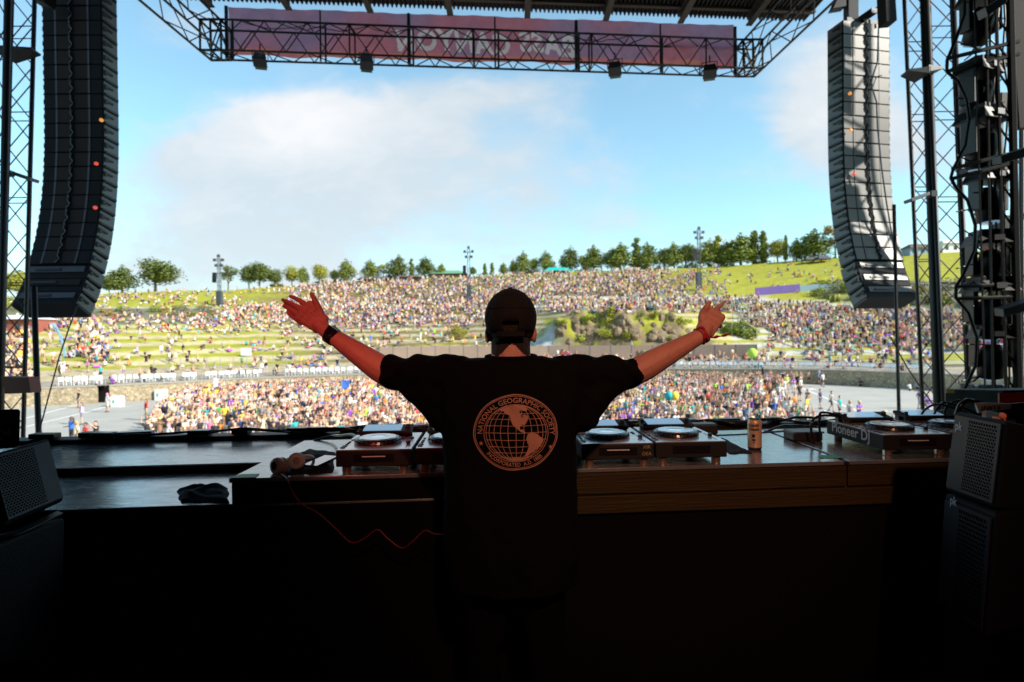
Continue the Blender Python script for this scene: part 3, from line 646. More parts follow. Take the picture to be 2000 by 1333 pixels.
g = MB(); p = W(75, -4, 12.4); g.hexa([p+Vector((-.2, 0, 0)), p+Vector((.12, 0, -.1)), p+Vector((.18, 0, .3)), p+Vector((-.2, 0, .3))], (0, .3, 0)); tag(g.build('small_speaker', M['cab_black']), 'small dark fixture at the top edge beside the left hang', 'speaker')
# cables draped on the rear of the right hang
g = MB(); base = [(1716, 50), (1714, 120), (1700, 165), (1706, 180), (1712, 200), (1714, 250), (1722, 330), (1732, 400), (1744, 470), (1752, 560)]
g.path([W(x, y, 13.8) for x, y in base], .018, 6); base = [(1692, 130), (1698, 150), (1705, 170), (1712, 150), (1722, 148)]; g.path([W(x, y, 13.85) for x, y in base], .014, 6)
tag(g.build('speaker_cable', M['black_gloss']), 'black cable looped down the back of the right speaker hang', 'cable')

# ---- lighting rig at the right: scalloped towers with moving heads
rig = thing('lighting_rig', 'dense black scalloped lighting rig at the right edge', 'lighting rig', tuple(W(1930, 870, 7.6)))
pts = [(1884, -40), (1884, 30), (1868, 75), (1850, 118), (1849, 140), (1872, 160), (1888, 195), (1893, 235), (1886, 285), (1862, 330), (1857, 348), (1866, 365), (1890, 392), (1905, 440), (1903, 490), (1880, 540), (1867, 560), (1867, 582), (1892, 612), (1908, 660), (1905, 715), (1884, 760), (1880, 790)]
for dd in (7.6, 8.0):
    P = [W(x, y, dd) for x, y in pts]; Q = []
    for i in range(len(P)-1): Q += [P[i], P[i].lerp(P[i+1], .5)]
    Q.append(P[-1]); g = MB(); g.path(Q, .022, 6); g.build('curved_chord', M['chord'], rig, world=True, smooth=True)
for y0 in (115, 140, 330, 350, 560, 584, 770): 
    x0 = {115: 1850, 140: 1850, 330: 1860, 350: 1858, 560: 1867, 584: 1868, 770: 1884}[y0]
    for dd in (7.6, 8.0): MB().tube(W(x0, y0, dd), W(1990, y0-34 if y0 < 400 else y0-4, dd), .026, 6).build('cross_bar', M['chord'], rig, world=True)
    MB().tube(W(x0, y0, 7.6), W(x0, y0, 8.0), .015, 5).build('spacer', M['chord'], rig, world=True)
for (x0, x1, r_) in ((1944, 1966, .022), (1972, 1990, .05), (1925, 1940, .016), (1902, 1925, .012)):
    for dd in (7.6, 8.1):
        a = W(x0, -40, dd); b = W(x1, 800, dd); g = MB(); g.tube(a, a+(b-a)*((a.z)/(a.z-b.z)), r_, 6); g.build('upright', M['chord'], rig, world=True)
for i in range(15):
    y0 = -20+i*54; g = MB(); g.tube(W(1946+i*1.4, y0, 7.6), W(1972+i*1.2, y0+36, 7.6), .014, 5); g.build('brace', M['chord'], rig, world=True); g = MB(); g.tube(W(1900, y0+10, 7.9), W(1950+i*1.2, y0+(60 if i % 2 else -40), 7.9), .013, 5); g.build('brace', M['chord'], rig, world=True)
for (x0, y0, x1, y1, hh, lb) in ((1905, 108, 1985, 100, 22, 'upper'), (1900, 322, 1985, 304, 18, 'second'), (1905, 552, 1990, 549, 18, 'third'), (1902, 752, 1985, 752, 26, 'lowest'), (1956, 180, 1980, 180, 50, 'narrow upper'), (1958, 420, 1982, 420, 60, 'narrow middle')):
    g = MB(); g.hexa([W(x0, y0+hh, 8.2), W(x1, y1+hh, 8.2), W(x1, y1, 8.2), W(x0, y0, 8.2)], (0, .25, 0)); g.build('power_box', M['black_metal'], rig, world=True, bevel=.01)
for i in range(22):
    y0 = -30+i*37; MB().tube(W(1868+(i % 3)*16, y0, 7.7), W(1930+(i % 4)*16, y0+random.uniform(-45, 50), 7.95), .010, 5).build('stay', M['chord'], rig, world=True)
for k in range(4):
    xx = 1935+k*15; pts_ = [W(xx+random.uniform(-7, 7), -30+j*70, 7.7) for j in range(13)]; g = MB(); g.path(pts_, .013, 5); g.build('cable', M['black_metal'], rig, world=True, smooth=True)
# moving heads
def moving_head(label, px, py, d, s=1.0, tilt=.4):
    p = W(px, py, d); t = thing('moving_head_light', label, 'stage light', tuple(p), random.uniform(-.4, .4), 'moving head lights in the right rig')
    g = MB(); g.box((0, 0, .30*s), (.42*s, .34*s, .12*s), taper=.8); g.box((0, 0, .38*s), (.3*s, .26*s, .05*s)); g.build('base', M['black_metal'], t, bevel=.01)
    for e_ in (-1, 1): g = MB(); g.box((.18*s*e_, 0, .08*s), (.05*s, .16*s, .38*s)); g.build('yoke_arm', M['plastic'], t, bevel=.01)
    R_ = Matrix.Rotation(tilt, 3, 'X'); g = MB(); g.lathe((0, 0, 0), [(.07*s, -.26*s), (.13*s, -.24*s), (.14*s, -.05*s), (.12*s, .10*s), (.08*s, .17*s)], 14, R_); g.build('head', M['black_metal'], t, smooth=True)
    g = MB(); g.lathe((0, 0, 0), [(.001, -.275*s), (.09*s, -.27*s), (.10*s, -.255*s)], 14, R_); g.build('lens', M['glass'], t)
    g = MB(); g.bbox(-.05*s, .05*s, -.19*s, -.17*s, .27*s, .33*s); g.build('badge', M['steel'], t)
lbs = ['top moving head light in the right rig under the roof', 'second moving head light down the right rig', 'third moving head down the right rig beside the bow', 'moving head light at mid height of the right rig', 'moving head light above the lower tray of the rig', 'moving head light hanging under the lower rig tray', 'lowest moving head light in the right rig']
for i, (px, py) in enumerate([(1915, 45), (1910, 190), (1918, 285), (1930, 395), (1932, 520), (1932, 615), (1936, 700)]): moving_head(lbs[i], px, py, 7.8, 1.12+.08*(i % 3), .5-.2*(i % 4))
for i, (px, py, lb) in enumerate([(1985, 290, 'pale batten light at the right edge, upper of two'), (1990, 590, 'pale batten light at the right edge, lower of two')]):
    g = MB(); g.hexa([W(px-30, py+14, 7.2), W(px+40, py-8, 7.2), W(px+40, py+12, 7.2), W(px-28, py+30, 7.2)], (0, .15, .02)); tag(g.build('batten_light', M['steel'], bevel=.01), lb, 'light', 'batten lights at the right edge')
g = MB(); g.hexa([W(1925, 14, 7.2), W(1965, -10, 7.2), W(1968, 4, 7.2), W(1930, 32, 7.2)], (0, .15, .02)); tag(g.build('batten_light', M['steel'], bevel=.01), 'grey batten light at the top of the right rig', 'light', 'batten lights at the right edge')
g = MB(); g.hexa([W(1975, 0, 7.9), W(2040, -10, 7.9), W(2050, 245, 7.9), W(1992, 250, 7.9)], (0, .12, 0)); tag(g.build('video_panel', M['cab_panel']), 'narrow dark video panel edge behind the right rig', 'screen')

# ---- unseen scaffold wing added outside the right hang: its boards, nets and braces break up the sun
sc = thing('scaffold_tower', 'unseen scaffold wing added to dapple the right speaker hang', 'scaffold', (12.6, 12.4, ZG))
for ix in range(4):
    for iy in range(2): g = MB(); x = 12.0+ix*1.5; y = 11.2+iy*2.2; g.tube((x, y, ZG), (x, y, 14.5), .05, 6); g.build('upright', M['chord'], sc, world=True)
rs = random.Random(5)
for k in range(12):
    z = -3+k*1.45; thin = k % 2
    for iy in range(2):
        y = 11.2+iy*2.2; g = MB(); g.tube((12, y, z), (16.5, y, z), .035, 5); g.build('ledger', M['chord'], sc, world=True)
        for ix in range(3): g = MB(); x = 12+ix*1.5; g.tube((x, y, z), (x+1.5, y, z+1.45), .03, 5); g.build('brace', M['chord'], sc, world=True)
    g = MB(); x0 = 12+rs.uniform(0, .5); g.bbox(x0, x0+rs.uniform(.8, 1.6)*(2 if thin else 1), 11.2, 11.7, z-.03, z+.03); g.build('deck_board', M['beam'], sc, world=True)
    if k > 1: g = MB(); g.bbox(12.0+rs.uniform(0, .5), 15.6, 11.25+2.1*(k % 4 == 1), 11.29+2.1*(k % 4 == 1), z+.05, z+rs.uniform(.7, 1.2)); g.build('shade_net', M['drape'], sc, world=True)  # nets added and sized for the shade they throw on the hang
# ================================================================ HILLSIDE THINGS
def hill_at(px, py):
    """distance and height of the hillside point seen at a pixel"""
    ds = np.linspace(float(np.interp(px, XS, TD[0])), float(np.interp(px, XS, TD[5]))+3, 500); u = (px-1000)/F
    z = ground_z(u*ds, ds); yy = YH(px)-(z-ZC)/ds*F
    k = int(np.argmax(yy <= py)) if (yy <= py).any() else int(np.argmin(yy))
    return Vector((u*ds[k], ds[k], float(z[k])))
def leafy(seed, pts_r, nleaf, size, squash=1.0):
    """leaf faces spread through the volume of several rounded clumps"""
    r = np.random.default_rng(seed); vs = []; fs = []
    cen = np.array([p[:3] for p in pts_r]); rad = np.array([p[3] for p in pts_r]); pr = rad**2/np.sum(rad**2)
    idx = r.choice(len(cen), nleaf, p=pr); dirs = r.normal(size=(nleaf, 3)); dirs /= np.linalg.norm(dirs, axis=1)[:, None]
    rr = rad[idx]*(.55+.45*r.random(nleaf)**.5)*(1+.18*r.normal(size=nleaf)); P = cen[idx]+dirs*rr[:, None]*np.array([1, 1, squash])
    a = r.normal(size=(nleaf, 3)); a /= np.linalg.norm(a, axis=1)[:, None]; b = np.cross(a, dirs+.3*r.normal(size=(nleaf, 3))); b /= (np.linalg.norm(b, axis=1)[:, None]+1e-6)
    s = size*(.6+.8*r.random(nleaf))[:, None]
    V = np.stack([P-a*s, P-b*s*.6, P+a*s, P+b*s*.6], 1).reshape(-1, 3); Fc = np.arange(nleaf*4).reshape(-1, 4)
    return V, Fc
def leafmat(nm, c, c2): return mat(nm, c, .7, c2=c2, scale=1.1, spec=.2)
M['leaf_dark'] = leafmat('dark_leaves', (.075, .10, .025), (.13, .16, .035))
M['leaf_mid'] = leafmat('green_leaves', (.12, .16, .03), (.22, .25, .045))
M['leaf_yel'] = leafmat('yellow_green_leaves', (.22, .24, .03), (.36, .33, .05))
M['leaf_bush'] = leafmat('bright_bush_leaves', (.22, .30, .03), (.42, .42, .05))
M['leaf_grey'] = leafmat('sage_leaves', (.16, .17, .11), (.24, .22, .15))
M['leaf_dry'] = leafmat('dry_bush_leaves', (.25, .17, .05), (.36, .26, .09))
M['bark'] = mat('grey_bark', (.12, .09, .065), .9, bump=.5)
def tree_kind(seed, kind):
    r = random.Random(seed); cl = []
    if kind == 'cone':
        for i in range(11):
            t = i/10; R = (1-t)**.8*2.3+.35
            for k in range(3 if t < .75 else 1):
                a = r.uniform(0, 6.3); q = R*.45 if t < .8 else 0; cl.append((math.cos(a)*q, math.sin(a)*q, 2.0+t*5.6, R*.62))
    elif kind == 'round':
        for i in range(16):
            a = r.uniform(0, 6.3); q = r.uniform(0, 2.2); z = 2.6+r.uniform(0, 3.6); k = 1-abs(z-4.2)/3.4; cl.append((math.cos(a)*q*k, math.sin(a)*q*k, z, 1.1+.7*k))
    elif kind == 'tall':
        for i in range(12): cl.append((r.uniform(-.4, .4), r.uniform(-.4, .4), 1.5+i*.62, .95-.045*i+r.uniform(-.1, .2)))
    else:
        for i in range(12):
            a = r.uniform(0, 6.3); q = r.uniform(.4, 1.9); cl.append((math.cos(a)*q, math.sin(a)*q, 3.2+r.uniform(0, 3.4), r.uniform(.6, 1.0)))
    V, Fc = leafy(seed, cl, 2600 if kind != 'airy' else 1100, .20)
    mm = {'cone': 'leaf_mid', 'round': 'leaf_dark', 'tall': 'leaf_mid', 'airy': 'leaf_yel'}[kind]
    g = MB(); top = max(c[2] for c in cl)-.5
    g.path([(0, 0, -.4), (.05, .03, 1.2), (-.06, .02, 2.6), (.04, -.05, top*.7), (0, 0, top)], [.19, .15, .12, .07, .03], 6)
    for k in range(6):
        c = r.choice(cl); g.path([(0, 0, 1.6+k*.4), (c[0]*.5, c[1]*.5, (1.8+k*.4+c[2])/2), (c[0], c[1], c[2])], [.07, .05, .02], 5)
    return (np_mesh('crown', V, Fc, M[mm]), g.mesh('trunk', M['bark']))
TK = {k: [tree_kind(10+7*i+hash_, k) for i in range(3)] for hash_, k in ((0, 'cone'), (100, 'round'), (200, 'tall'), (300, 'airy'))}
def tree(px, py_top, py_base, kind, label, lm=None, wide=1.0, back=3):
    d = float(np.interp(px, XS, TD[5]))+back; u = (px-1000)/F; x = u*d; z = float(ground_z(x, d)); zt_ = ZC+(YH(px)-py_top)/F*d
    base_h = {'cone': 8.0, 'round': 7.4, 'tall': 9.0, 'airy': 7.2}[kind]; s = (zt_-z)/base_h
    t = thing({'cone': 'poplar_tree', 'round': 'broadleaf_tree', 'tall': 'slim_tree', 'airy': 'thin_tree'}[kind], label, 'tree', (x, d, z), random.uniform(0, 6.28), 'trees along the ridge'); wide *= random.uniform(.88, 1.15); t.rotation_euler = (random.uniform(-.05, .05), random.uniform(-.05, .05), random.uniform(0, 6.28))
    t.scale = (s*wide*1.42, s*wide*1.42, s); me, tk = random.choice(TK[kind])
    c = put('crown', me, t); put('trunk', tk, t)
    if lm: c.material_slots[0].link = 'OBJECT'; c.material_slots[0].material = M[lm]
TR = [(240, 515, 568, 'cone', 'dark pointed tree at the left end of the ridge next to the speaker hang', 1.25, 'leaf_dark'), (215, 538, 568, 'round', 'low bushy tree half behind the left speaker hang', 1.0, 'leaf_mid'),
 (305, 508, 566, 'round', 'large round dark tree standing alone left on the ridge', 1.25, None), (447, 520, 566, 'airy', 'small thin crooked tree beside the left light tower', .8, 'leaf_dark'),
 (488, 518, 560, 'round', 'round tree opening the left row right of the tower', .9, None), (508, 514, 560, 'round', 'full dark tree third from the left tower', 1.0, None), (540, 526, 558, 'round', 'low dark tree in a cluster left of the hand', .9, 'leaf_dark'),
 (572, 520, 556, 'round', 'yellow green round tree left of the thumb', .85, 'leaf_yel'), (592, 516, 556, 'cone', 'narrow tree just left of the thumb', .8, None), (625, 518, 552, 'round', 'yellowish tree right of the thumb', .85, 'leaf_yel'),
 (655, 528, 552, 'round', 'small dark low tree between two taller ones', .8, 'leaf_dark'), (680, 504, 548, 'cone', 'pointed tree right of the small dark one', .95, 'leaf_mid'), (725, 502, 545, 'cone', 'pointed tree above the brown hut on its left', .95, None),
 (750, 514, 545, 'airy', 'pale thin tree between two pointed trees', .8, None), (778, 495, 543, 'cone', 'tall dark pointed tree above the brown hut', 1.05, 'leaf_dark'), (806, 506, 542, 'tall', 'slim tree between the two tall dark ones', .9, None),
 (832, 496, 542, 'cone', 'tall pointed tree left of the green roof', 1.0, 'leaf_dark'), (863, 512, 540, 'cone', 'small pointed tree above the green roof', .8, None), (925, 522, 536, 'round', 'low round tree just right of the middle light tower', .8, None),
 (948, 514, 535, 'tall', 'short slim tree in front of the cap', .9, None), (962, 513, 535, 'tall', 'short slim tree above the cap', .9, None), (985, 512, 535, 'cone', 'low pointed tree above the cap on its right', .8, None), (1003, 505, 534, 'cone', 'pointed tree between cap and tall tree', .8, None),
 (1022, 488, 534, 'cone', 'tall tree right of the cap', .95, None), (1045, 505, 534, 'round', 'lower tree right of the tall one by the cap', .8, 'leaf_mid'), (1067, 487, 533, 'cone', 'tall tree left of the teal canopy', 1.0, 'leaf_mid'),
 (1115, 478, 530, 'cone', 'tall dark pointed tree over the teal canopy', 1.1, 'leaf_dark'), (1140, 500, 530, 'airy', 'olive tree right of the teal canopy', .9, None), (1160, 476, 529, 'cone', 'broad tall tree in the middle of the ridge', 1.15, None),
 (1195, 490, 528, 'round', 'low broad tree left of the tallest pair', .9, None), (1212, 471, 527, 'cone', 'tall broad tree, left of the slim one', 1.1, 'leaf_mid'), (1244, 466, 526, 'tall', 'slim very tall tree with feathery top', 1.0, None),
 (1268, 470, 525, 'cone', 'broad tree right of the slim feathery one', 1.1, 'leaf_mid'), (1298, 486, 525, 'round', 'low tree filling the gap right of the broad one', .8, None), (1318, 470, 524, 'cone', 'tall tree left of the right light tower', 1.05, None),
 (1340, 478, 523, 'round', 'rounded tree directly left of the right light tower', .8, None), (1352, 480, 523, 'round', 'dark tree behind the right light tower', .8, 'leaf_dark'), (1385, 463, 522, 'cone', 'broad tall tree right of the right light tower', 1.0, None),
 (1405, 460, 520, 'tall', 'slim tree right of the broad one by the tower', 1.0, 'leaf_yel'), (1420, 465, 519, 'cone', 'tree left of the big crown on the right', .9, 'leaf_mid'), (1448, 452, 518, 'cone', 'big full crowned tree on the right part of the ridge', 1.25, 'leaf_mid'),
 (1472, 448, 517, 'tall', 'left of two very slim poplars on the right', .8, None), (1492, 450, 516, 'tall', 'right of two very slim poplars on the right', .8, None), (1520, 470, 513, 'round', 'round yellow green tree right of the slim poplars', 1.0, 'leaf_yel'),
 (1534, 458, 512, 'tall', 'thin poplar behind the round yellow tree', .6, None), (1556, 463, 510, 'cone', 'tree left of the last big one', 1.0, 'leaf_mid'), (1592, 445, 508, 'cone', 'last big tree before the right speaker hang', 1.25, 'leaf_mid'),
 (1632, 440, 505, 'airy', 'pale bare tree half hidden by the right speaker hang', .8, 'leaf_dry'), (1690, 455, 500, 'cone', 'tree behind the right speaker hang', 1.0, None), (40, 530, 585, 'round', 'tree seen through the left lattice tower', 1.1, 'leaf_yel'), (-60, 520, 590, 'round', 'tree beyond the left edge', 1.1, None)]
for (px, a, b, k, lb, wd, lm) in TR: tree(px, a, b, k, lb, lm, wd)
# ridge bushes, cliff bushes, scrub
BK = [np_mesh('bush_leaves', *leafy(900+i, [(random.uniform(-.9, .9), random.uniform(-.5, .5), random.uniform(.25, .8), random.uniform(.45, .8)) for _ in range(7)], 420, .13), M['leaf_bush']) for i in range(3)]
def bush(px, py, s, lm, label, grp):
    label = {'leaf_bush': 'lush yellow green', 'leaf_yel': 'olive yellow', 'leaf_mid': 'dark green', 'leaf_dry': 'dry ochre', 'leaf_grey': 'grey green'}[lm]+' '+label; grp = grp
    p = hill_at(px, py); o = put('bush', random.choice(BK), None, (p.x, p.y, p.z-.15), (0, 0, random.uniform(0, 6)), (s*1.25, s, s))
    o.material_slots[0].link = 'OBJECT'; o.material_slots[0].material = M[lm]; tag(o, label, 'bush', grp)
for i in range(15):
    px = random.uniform(1085, 1350); py = 620+random.uniform(-2, 12)+(abs(px-1215)/130)**2*6; bush(px, py, random.uniform(.45, 1.05), random.choice(['leaf_bush', 'leaf_bush', 'leaf_yel', 'leaf_yel', 'leaf_mid']), 'bush on the brow of the rock outcrop', 'bushes on top of the rock')
for i in range(8): bush(random.uniform(1070, 1350), random.uniform(628, 670), random.uniform(.5, 1.1), random.choice(['leaf_yel', 'leaf_dry', 'leaf_bush', 'leaf_yel']), 'small bush clinging to the rock face', 'bushes on the rock face')
for i in range(12): bush(random.uniform(1418, 1480), random.uniform(640, 662), random.uniform(.9, 1.6), 'leaf_mid', 'bush under the wooden deck', 'bushes below the wooden deck')
for i in range(34): bush(random.uniform(1590, 1800), random.uniform(562, 592), random.uniform(.9, 1.9), random.choice(['leaf_mid', 'leaf_bush', 'leaf_dry', 'leaf_grey']), 'scrubby bush on the slope under the purple banner', 'scrub on the right slope')
for i in range(20): bush(random.uniform(1780, 2080), random.uniform(545, 600), random.uniform(1, 2.2), random.choice(['leaf_mid', 'leaf_grey', 'leaf_dry']), 'scrubby bush seen through the right lattice towers', 'scrub at the far right')
for i in range(44): bush(random.uniform(150, 420), random.uniform(604, 622), random.uniform(.6, 1.25), random.choice(['leaf_grey', 'leaf_grey', 'leaf_dry', 'leaf_mid']), 'bush on the bank under the left lawn', 'sage scrub on the left bank')
for i in range(10): bush(random.uniform(885, 910), random.uniform(648, 664), random.uniform(.7, 1.1), random.choice(['leaf_dry', 'leaf_yel']), 'bush beside the fence left of the cap', 'ochre bushes left of the cap')
for i in range(14): bush(random.uniform(0, 60), random.uniform(592, 606), random.uniform(1.2, 2), random.choice(['leaf_yel', 'leaf_mid']), 'bush on the bank at the far left edge', 'bushes at the left edge')

for i in range(40):
    px = random.choice([random.uniform(480, 900), random.uniform(930, 1640), random.uniform(930, 1640)]); d = float(np.interp(px, XS, TD[5]))+4; x = (px-1000)/F*d; s_ = random.uniform(.8, 1.7)
    o = put('bush', random.choice(BK), None, (x, d, float(ground_z(x, d))-.1), (0, 0, random.uniform(0, 6)), (s_*1.3, s_, s_)); lm = random.choice(['leaf_dark', 'leaf_mid', 'leaf_yel']); o.material_slots[0].link = 'OBJECT'; o.material_slots[0].material = M[lm]
    tag(o, {'leaf_dark': 'dark', 'leaf_mid': 'green', 'leaf_yel': 'olive'}[lm]+' low bush under the trees of the ridge', 'bush', 'undergrowth along the ridge')
# ---- light and delay towers on the hill
M['tower_dark'] = mat('tower_dark', (.05, .06, .07), .6)
def delay_tower(px, ytop, ybase, label):
    p = hill_at(px, ybase); u = (px-1000)/F; h = (YH(px)-ytop)/F*p.y+ZC-p.z; t = thing('light_tower', label, 'tower', tuple(p), 0, 'light towers on the hill'); w = .34
    g = MB(); 
    for a in (-w, w):
        for b in (-w, w): g.tube((a, b, 0), (a, b, h-1), .06, 5)
    g.build('mast', M['tower_dark'], t); g = MB(); n = int(h/1.2)
    for i in range(n):
        z = i*1.2; s = 1 if i % 2 else -1
        for b in (-w, w): g.tube((-w*s, b, z), (w*s, b, z+1.2), .04, 4); g.tube((b, -w*s, z), (b, w*s, z+1.2), .04, 4)
    g.build('lattice', M['tower_dark'], t)
    g = MB(); g.box((0, 0, h*.14), (1.3, 1.3, h*.28)); g.build('base_shroud', M['tower_dark'], t)
    for (x, z) in ((-1.1, h-1.7), (1.1, h-1.7), (-.7, h-3.2), (.8, h-3.2), (0, h-.6)):
        g = MB(); g.box((x, -.2, z), (.7, .5, .7)); g.build('flood_lamp', M['tower_dark'], t)
    g = MB(); g.tube((-1.5, 0, h-1.9), (1.5, 0, h-1.9), .06, 5); g.tube((-1.1, 0, h-3.4), (1.1, 0, h-3.4), .06, 5); g.tube((0, 0, h-1), (0, 0, h+.1), .05, 5); g.build('crossarm', M['tower_dark'], t)
    g = MB()
    for k in range(5): g.box((-1.2, -.1-.05*k, h*.62-k*.55), (.9, .7, .5), rotx(-.05*k))
    g.build('speaker_column', M['black_metal'], t)
delay_tower(430, 497, 598, 'light tower with lamps on the left lawn'); delay_tower(917, 481, 588, 'light tower with lamps just left of the cap'); delay_tower(1366, 443, 568, 'tallest light tower, on the right lawn between trees')
for (px, a, b, lb) in ((407, 536, 570, 'thin flagpole on the ridge left of the left tower'), (1595, 410, 500, 'thin pole on the ridge')):
    pass
# ---- buildings
M['green_roof'] = mat('green_metal_roof', (.14, .30, .17), .6); M['teal'] = mat('teal_canopy', (.0, .42, .40), .6); M['brown'] = mat('brown_timber', (.12, .07, .05), .8); M['dark_tent'] = mat('dark_canopy', (.07, .07, .08), .8)
M['redwall'] = mat('red_brown_wall', (.25, .07, .05), .8); M['white_roof'] = mat('white_roof', (.7, .7, .7), .6); M['bluegrey'] = mat('blue_grey_wall', (.25, .33, .42), .7); M['win'] = mat('window_glass', (.04, .05, .06), .1)
def hut(px0, px1, ybase, ytop, wallm, roofm, name, label, cat, back=0, roof_h=.35, posts=False, over=.6):
    pm = hill_at((px0+px1)/2, ybase); d = pm.y+back; w = (px1-px0)/F*d; z = float(ground_z(pm.x, d)) if back else pm.z; h = (ybase-ytop)/F*d
    t = thing(name, label, cat, (pm.x/pm.y*d, d, z)); dp = min(6, w*.6)
    if posts:
        for a in (-w/2+.1, w/2-.1):
            for b in (0, dp): MB().tube((a, b, 0), (a, b, h*(1-roof_h)), .06, 5).build('post', wallm, t)
    else:
        g = MB(); g.bbox(-w/2, w/2, 0, dp, -.5, h*(1-roof_h)); g.build('wall', wallm, t)
        for k in range(max(1, int(w/2.5))): g = MB(); x = -w/2+1.2+k*2.5; g.bbox(x-.5, x+.5, -.04, 0, h*.2, h*.5); g.build('window', M['win'], t)
    g = MB(); z0 = h*(1-roof_h); a = w/2+over*.5; g.add([(-a, -over, z0), (a, -over, z0), (a, dp+over, z0), (-a, dp+over, z0), (-a*.55, dp/2, h), (a*.55, dp/2, h)], [(3, 2, 1, 0), (0, 1, 5, 4), (2, 3, 4, 5), (1, 2, 5), (3, 0, 4)]); g.build('roof', roofm, t)
    return t
hut(838, 912, 545, 529, M['brown'], M['green_roof'], 'pavilion', 'low pavilion with green metal roof on the ridge', 'building', 3, .5)
hut(1064, 1118, 537, 523, M['white'], M['teal'], 'canopy_tent', 'long teal canopy under the tallest trees', 'tent', 2, .6, True)
hut(700, 722, 553, 543, M['dark_tent'], M['dark_tent'], 'canopy_tent', 'small dark canopy left of the brown hut', 'tent', 1, .5, True); hut(728, 762, 552, 541, M['dark_tent'], M['dark_tent'], 'canopy_tent', 'dark canopy beside the brown hut', 'tent', 1, .5, True)
hut(772, 822, 551, 538, M['brown'], M['brown'], 'timber_hut', 'brown timber hut on the ridge under dark trees', 'building', 1, .4)
hut(1778, 1828, 502, 478, M['bluegrey'], M['brown'], 'house', 'blue grey house with brown roof behind the right tower', 'building', 3, .4); hut(1842, 1880, 498, 472, M['white'], M['white_roof'], 'house', 'white house seen between the right towers', 'building', 3, .3); hut(1940, 1990, 500, 470, M['redwall'], M['white_roof'], 'house', 'red walled house behind the lighting rig', 'building', 3, .3)
hut(-30, 66, 652, 616, M['redwall'], M['white_roof'], 'concession_stand', 'red walled stand with white roof at the far left', 'building', 0, .25)
hut(1600, 1622, 516, 500, M['dark_tent'], M['dark_tent'], 'canopy_tent', 'dark canopy under the last big tree', 'tent', 1, .5, True); hut(1575, 1598, 517, 503, M['dark_tent'], M['dark_tent'], 'canopy_tent', 'dark canopy left of the last big tree', 'tent', 1, .5, True)
# wooden deck
p = hill_at(1462, 640); d = p.y; t = thing('wooden_deck', 'wooden viewing deck with railing right of the raised hand', 'deck', tuple(p)); w = 60/F*d
M['greywood'] = mat('weathered_wood', (.28, .26, .22), .8)
g = MB(); g.bbox(-w/2, w/2, 0, 3, 1.6, 1.8); g.build('platform', M['greywood'], t)
for k in range(7): g = MB(); x = -w/2+w*k/6; g.bbox(x-.06, x+.06, 0, .1, -1.5, 2.9); g.build('post', M['greywood'], t)
g = MB(); g.bbox(-w/2, w/2, 0, .08, 2.8, 2.9); g.bbox(-w/2, w/2, 0, .08, 2.3, 2.36); g.build('railing', M['greywood'], t)
# fences
M['fence_brown'] = mat('brown_privacy_screen', (.26, .19, .15), .8, var=.15, scale=.8); M['wire'] = mat('galvanised_wire', (.32, .33, .33), .5, .4)
def fence(px0, px1, off, h, mt, label, panel=True, step=24, z=None, grp=None, rail=2):
    d0 = lambda px: float(np.interp(px, XS, TD[0]))+off
    n = max(1, int(round((px1-px0)/step))); P = []
    for i in range(n+1):
        px = px0+(px1-px0)*i/n; d = d0(px); x = (px-1000)/F*d; P.append(Vector((x, d, float(ground_z(x, d)) if z is None else z)))
    t = thing('fence', label, 'fence', tuple(P[0]), 0, grp)
    for i, a in enumerate(P):
        MB().tube(a-Vector((0, 0, .2)), a+Vector((0, 0, h+.08)), .05, 5).build('post', M['tower_dark'] if panel else M['wire'], t, world=True)
        if i < n:
            b = P[i+1]; g = MB()
            if panel: g.hexa([a+Vector((0, -.02, .05)), b+Vector((0, -.02, .05)), b+Vector((0, -.02, h)), a+Vector((0, -.02, h))], (0, .03, 0)); g.build('panel', mt, t, world=True)
            else:
                for k in range(rail): zz = h*(k+1)/rail; MB().tube(a+Vector((0, 0, zz)), b+Vector((0, 0, zz)), .028, 4).build('rail', mt, t, world=True)
fence(740, 960, 13.2, 2.1, M['fence_brown'], 'brown screened fence left of the cap behind the terrace chairs', step=26); fence(1030, 1478, 12.2, 2.2, M['fence_brown'], 'long brown screened fence at the foot of the rock outcrop', step=40)
fence(300, 740, 11.5, 1.5, M['wire'], 'thin grey rail fence below the left lawn steps', False, 26); fence(1490, 1800, 12.5, 2.4, M['wire'], 'thin grey rail fence behind the right chairs', False, 40)
fence(110, 700, .35, 1.0, M['tower_dark'], 'low rail along the top of the sunlit stone wall', False, 24); fence(1200, 1800, .35, 1.0, M['tower_dark'], 'low rail along the top of the shaded wall', False, 30)
fence(1380, 1600, 22, 2.2, M['wire'], 'tall thin fence posts on the slope below the deck', False, 24, rail=1)
M['purple'] = mat('purple_banner', (.09, .06, .25), .6, c2=(.15, .08, .34), scale=.4); M['cyan'] = mat('pale_blue_mesh', (.30, .42, .50), .6)
def hill_banner(px0, px1, y0, y1, h, mt, label):
    a = hill_at(px0, y0); b = hill_at(px1, y1); g = MB(); g.hexa([a, b, b+Vector((0, 0, h)), a+Vector((0, 0, h))], (0, .06, 0)); g.box(a+Vector((0, .08, h/2)), (.08, .08, h+.3)); g.box(b+Vector((0, .08, h/2)), (.08, .08, h+.3)); tag(g.build('hill_banner', mt), label, 'banner', 'banners on the right lawn')
hill_banner(1476, 1562, 579, 571, 2.0, M['purple'], 'long purple banner across the foot of the right lawn'); hill_banner(1563, 1600, 571, 568, 1.6, M['cyan'], 'pale blue mesh banner right of the purple one'); hill_banner(1602, 1660, 567, 562, 1.2, M['cyan'], 'thin pale blue banner near the right hang')
